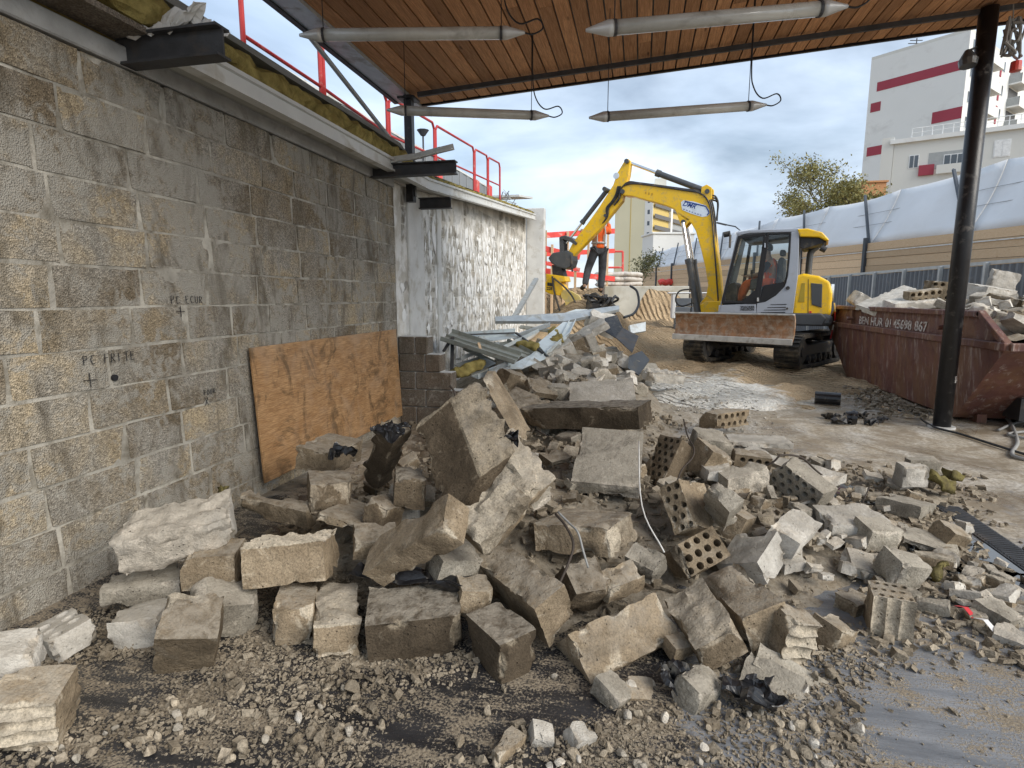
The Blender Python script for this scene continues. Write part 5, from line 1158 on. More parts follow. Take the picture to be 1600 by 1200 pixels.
epx('grab_slot', [(860, 441.5), (869, 442.5), (869, 448), (860, 446.5)], YB_, .045, .058, M['mdark'], gr_, 0)
for (y0, y1, sh_) in ((-.28, -.20, 0), (-.05, .03, 6)):
    epx('grab_claw', [(874 + sh_, 452), (890 + sh_, 455), (902 + sh_, 462), (909 + sh_, 474), (910 + sh_, 490), (902 + sh_, 492), (896 + sh_, 478), (888 + sh_, 474), (890 + sh_, 488), (882 + sh_, 484), (880 + sh_, 470), (874 + sh_, 464)], YB_, y0, y1, simple('worn_yellow', (.72, .55, .16), .5, dirt=(.5, .45, .3), dirt_amt=.4), gr_, .01)
for pts in ([(868, 432), (871, 455), (878, 480), (880, 486)], [(870, 435), (886, 448), (898, 462), (906, 478), (908, 484)], [(896, 400), (898, 410), (899, 425)]):
    b = MB(); b.tube(catm([E3(pb(u, v)[0], .08, pb(u, v)[1]) for u, v in pts], 5), .022, 7); b.build('hydraulic_hose', M['mdark'], ex)

# ================================================================== PEOPLE
def skin_body(name, verts, edges, radii, material, parent=None, loc=(0, 0, 0), sub=2, root=0):
    me = bpy.data.meshes.new(name); me.from_pydata([tuple(map(float, v)) for v in verts], edges, []); me.update(); me.materials.append(material)
    o = bpy.data.objects.new(name, me); link(o, parent); o.location = tuple(map(float, loc))
    md = o.modifiers.new('skin', 'SKIN'); md.use_smooth_shade = True
    sv = me.skin_vertices[0].data
    for i, r in enumerate(radii): sv[i].radius = (r, r) if not hasattr(r, '__len__') else r; sv[i].use_root = (i == root)
    s = o.modifiers.new('sub', 'SUBSURF'); s.levels = sub; s.render_levels = sub; return o
def person(label, loc, fwd, J, clothes, hairc, look=None, vest=True):
    """J: joints in body frame (x right, y forward, z up)"""
    f = Vector(fwd).normalized(); r = Vector((f[1], -f[0], 0)); W = lambda p: r * p[0] + f * p[1] + Vector((0, 0, p[2]))
    names = list(J); idx = {n: i for i, n in enumerate(names)}; V = [W(J[n]) for n in names]
    E_ = [('pelvis', 'belly'), ('belly', 'chest'), ('chest', 'neck'), ('neck', 'chin'), ('chin', 'head')]
    for s in 'LR': E_ += [('chest', 'sh' + s), ('sh' + s, 'el' + s), ('el' + s, 'wr' + s), ('wr' + s, 'palm' + s), ('pelvis', 'hip' + s), ('hip' + s, 'kn' + s), ('kn' + s, 'an' + s), ('an' + s, 'toe' + s)]
    rad_ = dict(pelvis=.125, belly=.12, chest=.135, neck=.055, chin=.075, head=.092)
    for s in 'LR': rad_.update({'sh' + s: .065, 'el' + s: .043, 'wr' + s: .03, 'palm' + s: .034, 'hip' + s: .085, 'kn' + s: .06, 'an' + s: .042, 'toe' + s: .038})
    Eg = [(idx[a], idx[b]) for a, b in E_]
    # fingers rooted in the palms
    Rr = [rad_[n] for n in names]
    for s in 'LR':
        p0, w0 = V[idx['palm' + s]], V[idx['wr' + s]]; d = (p0 - w0).normalized(); sd_ = d.cross(Vector((0, 0, 1))); sd_ = sd_.normalized() if sd_.length > .01 else r; cu_ = sd_.cross(d)
        for k in range(5):
            o_ = (k - 1.7) * .019; L = (.06, .075, .08, .074, .058)[k]
            base = p0 + sd_ * o_ + d * .02 if k else p0 + sd_ * -.045 - d * .02
            tip = base + (d * L + cu_ * .02 if k else (d * .045 - sd_ * .03)); V += [base, tip]; n = len(V); Eg += [(idx['palm' + s], n - 2), (n - 2, n - 1)]; Rr += [.010, .009]
    body = skin_body('person', V, Eg, Rr, M['skin'], None, loc, 2, idx['pelvis']); tag(body, label, 'person')
    def cloth(name, chain, grow, material):
        ns = []; 
        for a, b in chain:
            for q in (a, b):
                if q not in ns: ns.append(q)
        vv = [W(J[n] if n in J else n) for n in ns]; return skin_body(name, vv, [(ns.index(a), ns.index(b)) for a, b in chain], [rad_[n] + (grow if n != 'pelvis' or name != 'trousers' else -.012) for n in ns], material, body, (0, 0, 0), 2, 0)
    J2 = dict(J)
    cloth('trousers', [('pelvis', 'hipL'), ('pelvis', 'hipR'), ('hipL', 'knL'), ('knL', 'anL'), ('hipR', 'knR'), ('knR', 'anR')], .034, clothes['legs'])
    cloth('jacket', [('belly', 'chest'), ('belly', 'pelvis'), ('chest', 'shL'), ('chest', 'shR')] + ([('shL', 'elL'), ('elL', 'wrL'), ('shR', 'elR'), ('elR', 'wrR')] if clothes.get('sleeve', True) else []), .024, clothes['top'])
    if not clothes.get('sleeve', True): cloth('shirt_sleeves', [('shL', 'elL'), ('elL', 'shL')][:1], .016, clothes['shirt']); cloth('shirt_sleeves', [('shR', 'elR')], .016, clothes['shirt'])
    for s in 'LR': cloth('boot', [('an' + s, 'toe' + s)], .018, M['boot'])
    hd_ = Vector(W(J['head'])); up = (hd_ - Vector(W(J['chin']))).normalized()
    bmh = bmesh.new(); bmesh.ops.create_uvsphere(bmh, u_segments=18, v_segments=12, radius=.108)
    for v in bmh.verts:
        if (v.co.z < -.01 and v.co.y > -.02) or v.co.z < -.06: v.co *= .72
    me = bpy.data.meshes.new('hair'); bmh.to_mesh(me); bmh.free(); me.polygons.foreach_set('use_smooth', [True] * len(me.polygons)); me.materials.append(hairc)
    ho = bpy.data.objects.new('hair', me); link(ho, body); lf = Vector(look or fwd).normalized(); lr = lf.cross(Vector((0, 0, 1))).normalized(); Mx = Matrix((lr, lf, lr.cross(lf))).transposed().to_4x4(); Mx.translation = hd_ + up * .02 - lf * .012; ho.matrix_local = Mx
    fb_ = MB()
    for sx_ in (-.033, .033): fb_.tube([(sx_, .088, .005), (sx_, .094, .005)], .011, 8)
    fb_.build('eyes', M['hair'], body).matrix_local = Mx
    fb_ = MB(); fb_.add([(-.013, .088, -.03), (.013, .088, -.03), (0, .112, -.032), (0, .088, .012)], [(0, 2, 3), (2, 1, 3), (0, 1, 2)]); fb_.tube([(-.025, .082, -.055), (0, .089, -.057), (.025, .082, -.055)], .006, 6)
    for sx_ in (-.095, .095): fb_.tube([(sx_, -.005, -.02), (sx_ * 1.08, -.01, .012)], [.012, .016], 8)
    fb_.build('face_features', M['skin'], body).matrix_local = Mx
    return body, W
# standing worker: back to the camera, arms raised to the arm hose, feet on the bank
wl = at(934, 463, 14.3); wl[2] = float(terrain(wl[0], wl[1])) - .02
Jw = dict(pelvis=(0, 0, .96), belly=(0, .02, 1.12), chest=(-.02, .04, 1.34), neck=(0, .08, 1.50), chin=(.03, .12, 1.58), head=(.05, .13, 1.69),
          shL=(-.19, .05, 1.42), elL=(-.30, .30, 1.30), wrL=(-.22, .50, 1.40), palmL=(-.20, .58, 1.43), shR=(.19, .05, 1.42), elR=(.34, .22, 1.36), wrR=(.36, .32, 1.58), palmR=(.35, .36, 1.66),
          hipL=(-.10, 0, .92), knL=(-.20, .14, .52), anL=(-.34, -.04, .14), toeL=(-.37, .11, .07), hipR=(.10, 0, .92), knR=(.12, .05, .50), anR=(.06, -.02, .06), toeR=(.12, .16, .0))
body, W = person('standing worker in an orange jacket and dark trousers, back turned, beside the grab', wl, (-_R * .25 + _fh), Jw, dict(legs=M['trouser'], top=M['orange']), M['hair'])
body.scale = (1.08, 1.08, 1.08)
b = MB(); b.tube([Vector(W(Jw['belly'])) + Vector((.15 * math.cos(a), .15 * math.sin(a), -.02)) for a in np.linspace(0, 6.28, 20)], .022, 6); b.build('reflective_band', M['reflect'], body)
for s in (-1, 1):
    b = MB(); b.tube([Vector(W((s * .09, -.12, 1.10))), Vector(W((s * .10, -.13, 1.32))), Vector(W((s * .11, -.06, 1.46)))], .017, 6); b.build('reflective_band', M['reflect'], body)
# dark debris lump and hose under his feet
# operator in the cab, facing the boom
ol = ES + E3(lo(1206, 449, .5)[0], .5, lo(1206, 449, .5)[1])
Jo = dict(pelvis=(0, 0, .08), belly=(0, .02, .24), chest=(0, .05, .44), neck=(0, .09, .58), chin=(0, .13, .65), head=(0, .14, .75),
          shL=(-.19, .05, .50), elL=(-.24, .20, .27), wrL=(-.22, .40, .22), palmL=(-.21, .47, .22), shR=(.19, .05, .50), elR=(.24, .20, .27), wrR=(.22, .40, .22), palmR=(.21, .47, .22),
          hipL=(-.10, .04, .06), knL=(-.15, .46, .10), anL=(-.15, .62, -.28), toeL=(-.15, .76, -.31), hipR=(.10, .04, .06), knR=(.15, .46, .10), anR=(.15, .62, -.28), toeR=(.15, .76, -.31))
body, W = person('seated operator in orange trousers and vest inside the excavator cab', ol, tuple(ef), Jo, dict(legs=M['orange'], top=M['orange'], sleeve=False, shirt=M['shirt']), M['hair'])

# ================================================================== SKIP
sk = empty('skip', (3.7, 9.6, 0), 'rust red steel skip heaped with rubble behind the round post', 'skip'); ls = np.array(sk.location)
X0, X1 = 3.70, 5.75; yb0, yb1, yt0, yt1 = 7.70, 11.40, 6.75, 12.55; ZF, ZT = .95, 1.27; t_ = .05
def sbox(name, c, d, parent=sk, m=None, bevel=.006):
    b = MB(); b.box(tuple(np.array(c) - ls), d); return b.build(name, m or M['skip'], parent, bevel=bevel)
def spoly(name, P, th, parent=sk, m=None):
    b = MB(); b.slab([np.array(p) - ls for p in P], th); return b.build(name, m or M['skip'], parent)
for xx, th in ((X0, -t_), (X1, t_)):
    spoly('side_panel', [(xx + .06 * (1 if xx == X0 else -1), yb0, .04), (xx + .06 * (1 if xx == X0 else -1), yb1, .04), (xx, yt1, ZF), (xx, yt0, ZF)], th if xx == X0 else th)
    spoly('upper_panel', [(xx + .05 * (1 if xx == X0 else -1), yt0 + .12, ZF), (xx + .05 * (1 if xx == X0 else -1), yt1 - .1, ZF), (xx + .05 * (1 if xx == X0 else -1), yt1 - .55, ZT), (xx + .05 * (1 if xx == X0 else -1), yt0 + .62, ZT)], th)
    o_ = -.035 if xx == X0 else .035
    b = MB(); b.bar((xx + o_ - ls[0], yt0 - ls[1], ZF), (xx + o_ - ls[0], yt1 - ls[1], ZF), .10, .085); b.build('flange', M['skip'], sk, bevel=.01)
    b = MB(); b.bar((xx + o_ * .6 - ls[0], yt0 + .55 - ls[1], ZT), (xx + o_ * .6 - ls[0], yt1 - .52 - ls[1], ZT), .08, .07); b.build('top_rim', M['skip'], sk, bevel=.01)
    for ya_, yc_ in ((yt0 + .02, yt0 + .60), (yt1 - .03, yt1 - .54)):
        b = MB(); b.bar((xx + o_ * .6 - ls[0], ya_ - ls[1], ZF), (xx + o_ * .6 - ls[0], yc_ - ls[1], ZT + .02), .08, .06); b.build('corner_rim', M['skip'], sk, bevel=.008)
    for yy in (8.05, 11.25):
        b = MB(); b.box((xx + o_ * .5 - ls[0], yy - ls[1], (ZF + ZT) / 2), (.07, .10, ZT - ZF)); b.build('stiffener', M['skip'], sk, bevel=.006)
        b = MB(); b.tube([(xx + o_ * 4 - ls[0], yy - .06 - ls[1], 1.09), (xx + o_ - ls[0], yy - .06 - ls[1], 1.09)], .03, 10); b.build('lifting_lug', M['skip'], sk)
    b = MB(); b.bar((xx + o_ * .3 + (.05 if xx == X0 else -.05) - ls[0], yb0 - .12 - ls[1], .2), (xx + o_ * .3 + (.05 if xx == X0 else -.05) - ls[0], yb1 + .15 - ls[1], .2), .03, .02); b.build('weld_seam', M['skip'], sk)
spoly('end_panel', [(X0 + .06, yb0, .04), (X0, yt0, ZF), (X1, yt0, ZF), (X1 - .06, yb0, .04)], t_); spoly('end_panel', [(X0 + .06, yb1, .04), (X1 - .06, yb1, .04), (X1, yt1, ZF), (X0, yt1, ZF)], t_)
spoly('floor_plate', [(X0 + .06, yb0, .05), (X1 - .06, yb0, .05), (X1 - .06, yb1, .05), (X0 + .06, yb1, .05)], .03)
for yy in (yt0, yt1):
    b = MB(); b.bar((X0 - .03 - ls[0], yy - ls[1], ZF), (X1 + .03 - ls[0], yy - ls[1], ZF), .09, .085); b.build('end_flange', M['skip'], sk, bevel=.01)
for xx in (X0 + .25, X1 - .25):
    b = MB(); b.bar((xx - ls[0], yb0 - .1 - ls[1], .05), (xx - ls[0], yb1 + .1 - ls[1], .05), .1, .1); b.build('runner', M['skip'], sk)
b = MB(); b.box((4.4 - ls[0], yb0 - .25 - ls[1], .22), (.5, .3, .25)); b.build('end_pocket', M['mdark'], sk)
yw_ = 10.98
for wd in ('BEN', 'HUR', '01', '45698', '867'):
    o = lettering(wd, .225, (X0 + .05 - t_ - .006 - ls[0], yw_ - ls[1], 1.005), (0, -1, 0), (0, 0, 1), (-1, 0, 0), M['paint_w'], sk, 'stencil_word', .004)
    o.scale = (1.06, .82, 1); yw_ -= (max(v.co.x for v in o.data.vertices) * 1.06 + .09)
# rubble heap surface inside the skip
def heap(x, y): return 1.05 + .38 * np.exp(-((np.asarray(y) - 9.0) / 1.7) ** 2) * np.exp(-((np.asarray(x) - 4.8) / 1.0) ** 2) + .12 * np.exp(-((np.asarray(y) - 7.6) / .6) ** 2)
o = grid_obj('skip_fill', np.arange(X0 + .07, X1 - .05, .06), np.arange(yt0 + .2, yt1 - .15, .06), lambda X, Y: heap(X, Y) - .12 + .05 * fbm(np.stack([X * 5, Y * 5, 0 * X], -1).reshape(-1, 3), 4, 3).reshape(X.shape), M['dirt']); tag(o, 'broken masonry fill heaped inside the rust red skip', 'rubble', kind='stuff')
# red and white tape on the skip corner
tp = empty('barrier_tape', (3.6, 12.0, 1.25), 'twisted red and white barrier tape hanging from the far skip corner', 'tape')
for k in range(4):
    b = MB(); b.add([(math.sin(k) * .03, 0, .1 - k * .17), (math.sin(k) * .03, .07, .1 - k * .17), (math.sin(k + 1) * .03, .06, -.07 - k * .17), (math.sin(k + 1) * .03, -.01, -.07 - k * .17)], [(0, 1, 2, 3)]); o = b.build('tape_band', M['tape_r'] if k % 2 else M['tape_w'], tp); s_ = o.modifiers.new('t', 'SOLIDIFY'); s_.thickness = .003
# ================================================================== RUBBLE
def chunk_geo(dims, seed, cuts=2, rough=.006, frac=(), frough=.014, chip=.034, res=.019, holes=None, grooves=None, plaster=None):
    """broken block in box coordinates; returns verts, faces, fracture mask.
    holes=(axis, sign, ncols, nrows, staggered); grooves=(axis, sign, along, count, depth)"""
    d = np.array(dims, float); rs = np.random.RandomState(seed); perm = [0, 1, 2]; sg = 1
    if holes:
        a = holes[0]; o = [k for k in range(3) if k != a]; perm = [o[0], o[1], a]; sg = holes[1]
    dp = d[perm]
    n = [int(np.clip(round(k / res), 3, 30)) for k in dp]
    if holes:
        cx_, cy_, stag = holes[2], holes[3], holes[4]
        n[0] = 4 * cx_ + (2 if stag else 0); n[1] = 4 * cy_
    if grooves and not holes:
        g = perm.index(grooves[2]) if grooves[2] in perm else 0; n[g] = max(n[g], grooves[3] * 6)
    ids = {}; V = []; F = []; inner = []
    def vid(i, j, k):
        key = (i, j, k)
        if key not in ids: ids[key] = len(V); V.append(((i / n[0] - .5) * dp[0], (j / n[1] - .5) * dp[1], (k / n[2] - .5) * dp[2])); inner.append(0)
        return ids[key]
    for k in (0, n[2]):
        for i in range(n[0]):
            for j in range(n[1]):
                if k and holes: continue
                F.append((vid(i, j, k), vid(i + 1, j, k), vid(i + 1, j + 1, k), vid(i, j + 1, k)))
    for i in (0, n[0]):
        for j in range(n[1]):
            for k in range(n[2]): F.append((vid(i, j, k), vid(i, j + 1, k), vid(i, j + 1, k + 1), vid(i, j, k + 1)))
    for j in (0, n[1]):
        for i in range(n[0]):
            for k in range(n[2]): F.append((vid(i, j, k), vid(i + 1, j, k), vid(i + 1, j, k + 1), vid(i, j, k + 1)))
    if holes:
        K = n[2]; depth = dp[2] * .7
        for cy in range(cy_):
            x0 = 2 * (cy % 2) if stag else 0
            if stag:
                xs_ = (0, 2) if cy % 2 else (n[0] - 2, n[0])
                for i in range(*xs_):
                    for j in range(4 * cy, 4 * cy + 4): F.append((vid(i, j, K), vid(i + 1, j, K), vid(i + 1, j + 1, K), vid(i, j + 1, K)))
            for cx in range(cx_):
                i0, j0 = x0 + 4 * cx, 4 * cy
                ring = [(i0 + k, j0) for k in range(4)] + [(i0 + 4, j0 + k) for k in range(4)] + [(i0 + 4 - k, j0 + 4) for k in range(4)] + [(i0, j0 + 4 - k) for k in range(4)]
                rid = [vid(i, j, K) for i, j in ring]; c0 = np.array([((i0 + 2) / n[0] - .5) * dp[0], ((j0 + 2) / n[1] - .5) * dp[1]]); r = .315 * 4 * min(dp[0] / n[0], dp[1] / n[1]) * rs.uniform(.92, 1.06)
                pr = rid
                for lv, zz_ in enumerate((0, -.012, -depth)):
                    rr = r * (1.08 if lv == 0 else 1.0 if lv == 1 else .8); cur = []
                    for q, (i, j) in enumerate(ring):
                        ang = math.atan2(j - j0 - 2, i - i0 - 2); cur.append(len(V)); V.append((c0[0] + rr * math.cos(ang), c0[1] + rr * math.sin(ang), dp[2] / 2 + zz_)); inner.append(0 if lv == 0 else 1)
                    for q in range(16): F.append((pr[q], pr[(q + 1) % 16], cur[(q + 1) % 16], cur[q]))
                    pr = cur
                F.append(tuple(pr))
    V = np.array(V); inner = np.array(inner)
    P = np.zeros_like(V); P[:, perm[0]] = V[:, 0]; P[:, perm[1]] = V[:, 1]; P[:, perm[2]] = V[:, 2] * sg
    q = d / 2 - np.abs(P); q[inner == 1] = 1
    on = q < 1e-5; s2 = np.sort(q, axis=1)[:, 1]
    nd = np.sign(P) * on; ln = np.linalg.norm(nd, axis=1); nd = nd / np.maximum(ln, 1e-9)[:, None]
    fr = np.zeros(len(P)); base = P + rs.uniform(-50, 50, 3)
    for (ax, s_) in frac: fr = np.maximum(fr, (on[:, ax] & (np.sign(P[:, ax]) == s_)).astype(float))
    if grooves:
        ax, s_, al, cnt, dep = grooves; mk = on[:, ax] & (np.sign(P[:, ax]) == s_); ph = (P[:, al] / d[al] + .5) * cnt; u = (ph % 1) * 2 - 1
        P[:, ax] -= s_ * mk * dep * np.sqrt(np.clip(1 - (u * 1.08) ** 2, 0, 1)); fr = np.maximum(fr, mk * .8)
    edge = np.exp(-(s2 / .028) ** 2) * (inner == 0)
    ch = np.clip(fbm(base * 9, seed + 3, 4) * 1.5 - .12, 0, 1) * edge
    P = P - nd * (chip * ch)[:, None]; fr = np.maximum(fr, np.clip(ch * 1.6 - .15, 0, 1))
    for c in range(cuts):
        nn = rs.choice([-1, 1], 3) * rs.uniform(.12, 1, 3); nn /= np.linalg.norm(nn); h = np.abs(nn) @ d / 2; dd = h * (1 - rs.uniform(.07, .26))
        ov = np.clip(P @ nn - dd + .012 * fbm(base * 13, seed + 40 + c, 3), 0, None); P = P - nn * ov[:, None]; fr = np.maximum(fr, np.clip(ov / .012, 0, 1))
    amp = rough * fbm(base * 10, seed, 3) + fr * frough * fbm(base * 22, seed + 9, 4)
    P = P + nd * amp[:, None] * (inner == 0)[:, None]
    return P, F, fr
def chunk_mesh(name, P, F, fr, material, sharp=.62):
    me = mesh_from(name, P, F); bm = bmesh.new(); bm.from_mesh(me); bmesh.ops.recalc_face_normals(bm, faces=bm.faces)
    for e in bm.edges: e.smooth = (len(e.link_faces) < 2) or e.calc_face_angle(0) < sharp
    for f in bm.faces: f.smooth = True
    bm.to_mesh(me); bm.free(); at_ = me.attributes.new('frac', 'FLOAT', 'POINT'); at_.data.foreach_set('value', np.asarray(fr, np.float32)); me.materials.append(material); return me
def bz(center, A, P):
    return P @ np.array(A)
HB = {
 'a':((-0.886,2.111,0.098),((-0.931,-0.362,-0.037),(-0.364,0.926,0.099),(-0.001,0.105,-0.994)),(0.379,0.254,0.186)),
 'b':((-1.421,2.066,0.09),((-0.909,-0.408,0.082),(-0.408,0.913,0.01),(-0.079,-0.024,-0.997)),(0.164,0.219,0.166)),
 'c':((-1.245,2.094,0.07),((-0.862,-0.5,0.085),(-0.505,0.861,-0.054),(-0.047,-0.089,-0.995)),(0.18,0.382,0.147)),
 'd':((-0.501,2.062,0.09),((-0.734,0.679,0.021),(0.679,0.733,0.044),(0.015,0.047,-0.999)),(0.25,0.169,0.168)),
 'e':((-0.46,2.327,0.171),((-0.728,0.684,0.042),(0.644,0.663,0.381),(0.233,0.304,-0.924)),(0.466,0.163,0.217)),
 'f':((-1.523,2.214,0.27),((-0.952,-0.296,-0.071),(-0.276,0.938,-0.207),(0.128,-0.177,-0.976)),(0.357,0.26,0.183)),
 'g':((-0.04,2.231,0.05),((0.783,0.591,0.194),(-0.311,0.642,-0.701),(0.539,-0.489,-0.686)),(0.442,0.176,0.192)),
 'h':((0.295,2.278,0.138),((-0.344,0.931,0.123),(0.854,0.256,0.453),(0.39,0.261,-0.883)),(0.312,0.187,0.129)),
 'i':((0.482,2.517,0.121),((-0.319,0.946,-0.058),(0.892,0.321,0.318),(0.319,0.05,-0.946)),(0.416,0.193,0.153)),
 'j':((0.606,2.956,0.135),((-0.687,0.606,-0.4),(0.501,0.794,0.344),(0.526,0.037,-0.85)),(0.238,0.257,0.136)),
 'k':((-0.23,2.815,0.266),((-0.953,0.273,-0.135),(0.29,0.948,-0.131),(0.093,-0.164,-0.982)),(0.395,0.4,0.139)),
 'l':((0.306,3.152,0.307),((-0.765,0.346,-0.543),(0.555,0.782,-0.283),(0.326,-0.518,-0.791)),(0.129,0.289,0.263)),
 'm':((0.221,4.018,0.292),((-0.746,0.665,-0.029),(0.546,0.586,-0.599),(-0.382,-0.462,-0.8)),(0.188,0.171,0.365)),
 'n':((1.079,3.986,0.207),((0.634,-0.653,-0.414),(0.733,0.678,0.054),(-0.246,0.338,-0.909)),(0.343,0.158,0.228)),
 'o':((0.32,2.889,0.155),((0.805,0.507,0.309),(-0.225,0.743,-0.631),(0.549,-0.438,-0.712)),(0.262,0.147,0.165)),
 'p':((1.258,3.582,0.132),((0.978,0.206,0.038),(-0.209,0.967,0.149),(0.006,0.154,-0.988)),(0.342,0.234,0.117)),
 'q':((0.837,3.171,0.203),((-0.778,0.516,0.359),(0.58,0.809,0.094),(-0.242,0.281,-0.929)),(0.161,0.297,0.129)),
 's':((0.923,6.359,0.175),((0.711,0.703,-0.015),(-0.703,0.71,-0.042),(0.019,-0.04,-0.999)),(0.523,0.227,0.167)),
 'v':((1.196,2.701,0.059),((-0.815,0.562,-0.14),(0.578,0.805,-0.137),(0.036,-0.193,-0.981)),(0.16,0.272,0.179)),
 'y':((-1.95,3.305,0.438),((-0.989,-0.035,0.143),(-0.038,0.999,-0.018),(-0.142,-0.023,-0.99)),(0.257,0.404,0.147)),
 'z':((-1.898,2.647,0.313),((-0.988,0.148,0.049),(0.151,0.986,0.075),(-0.037,0.081,-0.996)),(0.484,0.1,0.095)),
 'aa':((-1.397,2.637,0.314),((-0.968,-0.075,0.241),(-0.12,0.977,-0.176),(-0.222,-0.199,-0.954)),(0.291,0.429,0.035)),
 'bb':((-0.899,2.168,0.425),((0.8,-0.193,0.569),(-0.128,0.871,0.474),(0.587,0.452,-0.672)),(0.495,0.181,0.122)),
 'dd':((-0.427,4.884,0.454),((-0.969,0.229,-0.094),(0.233,0.972,-0.03),(0.085,-0.05,-0.995)),(1.04,0.463,0.179)),
 'kk':((-1.9,1.318,0.116),((-0.883,-0.458,0.104),(-0.44,0.884,0.155),(-0.163,0.091,-0.982)),(0.202,0.174,0.188)),
 'mm':((-2.328,1.775,0.042),((-0.9,0.403,-0.168),(0.371,0.908,0.197),(0.231,0.115,-0.966)),(0.271,0.156,0.103)),
 'nn':((-2.063,1.905,0.055),((-0.908,-0.418,0.001),(-0.418,0.906,-0.065),(0.026,-0.06,-0.998)),(0.181,0.206,0.123)),
 'x':((-1.38,2.918,0.582),((-0.794,0.148,0.59),(0.398,0.86,0.319),(-0.46,0.488,-0.742)),(0.139,0.138,0.507)),
 'w':((-0.672,2.096,0.843),((-0.599,0.195,0.776),(0.671,0.652,0.354),(-0.437,0.733,-0.521)),(0.3,0.142,0.56)),
 'w2':((-0.589,2.292,0.524),((-0.832,0.369,0.414),(0.554,0.595,0.583),(-0.032,0.714,-0.699)),(0.155,0.292,0.133)),
 'r':((1.814,4.237,0.04),((-0.776,0.63,0.004),(0.622,0.767,-0.158),(-0.103,-0.12,-0.987)),(0.264,0.32,0.094)),
 'ee':((-0.344,5.745,0.501),((-0.992,-0.075,-0.099),(-0.113,0.875,0.471),(0.052,0.479,-0.876)),(0.646,0.36,0.064)),
 'ff':((-0.162,3.626,0.413),((-0.999,0.021,0.024),(0.029,0.928,0.37),(-0.015,0.371,-0.929)),(0.411,0.578,0.089)),
 'gg':((-0.531,3.769,0.36),((-0.654,0.744,0.135),(0.756,0.648,0.093),(-0.018,0.163,-0.986)),(0.164,0.158,0.06)),
 'jj':((-0.65,7.833,0.425),((0.855,0.502,0.129),(-0.515,0.851,0.099),(0.06,0.151,-0.987)),(0.893,0.303,0.106)),
 's1':((-0.048,2.46,0.192),((-0.646,0.684,0.34),(0.75,0.65,0.119),(-0.14,0.331,-0.933)),(0.108,0.197,0.096)),
 's2':((0.064,2.65,0.197),((-0.868,0.436,0.237),(0.496,0.769,0.404),(-0.006,0.468,-0.884)),(0.159,0.12,0.123)),
 't':((1.11,4.472,0.215),((-0.697,0.716,0.051),(0.717,0.693,0.078),(0.021,0.091,-0.996)),(0.758,0.189,0.056)),
 'u':((1.119,5.607,0.121),((-0.998,0.059,-0.017),(0.06,0.995,-0.074),(0.013,-0.075,-0.997)),(0.533,0.454,0.046)),
 't1':((0.449,3.053,0.375),((-0.676,0.494,0.547),(0.736,0.413,0.537),(0.039,0.765,-0.643)),(0.171,0.096,0.32)),
 't2':((0.547,3.314,0.184),((-0.824,0.457,0.336),(0.388,0.886,-0.254),(-0.414,-0.079,-0.907)),(0.18,0.237,0.162)),
 't3':((0.826,3.86,0.132),((-0.669,0.74,-0.071),(0.743,0.663,-0.089),(-0.019,-0.112,-0.994)),(0.207,0.12,0.09)),
}

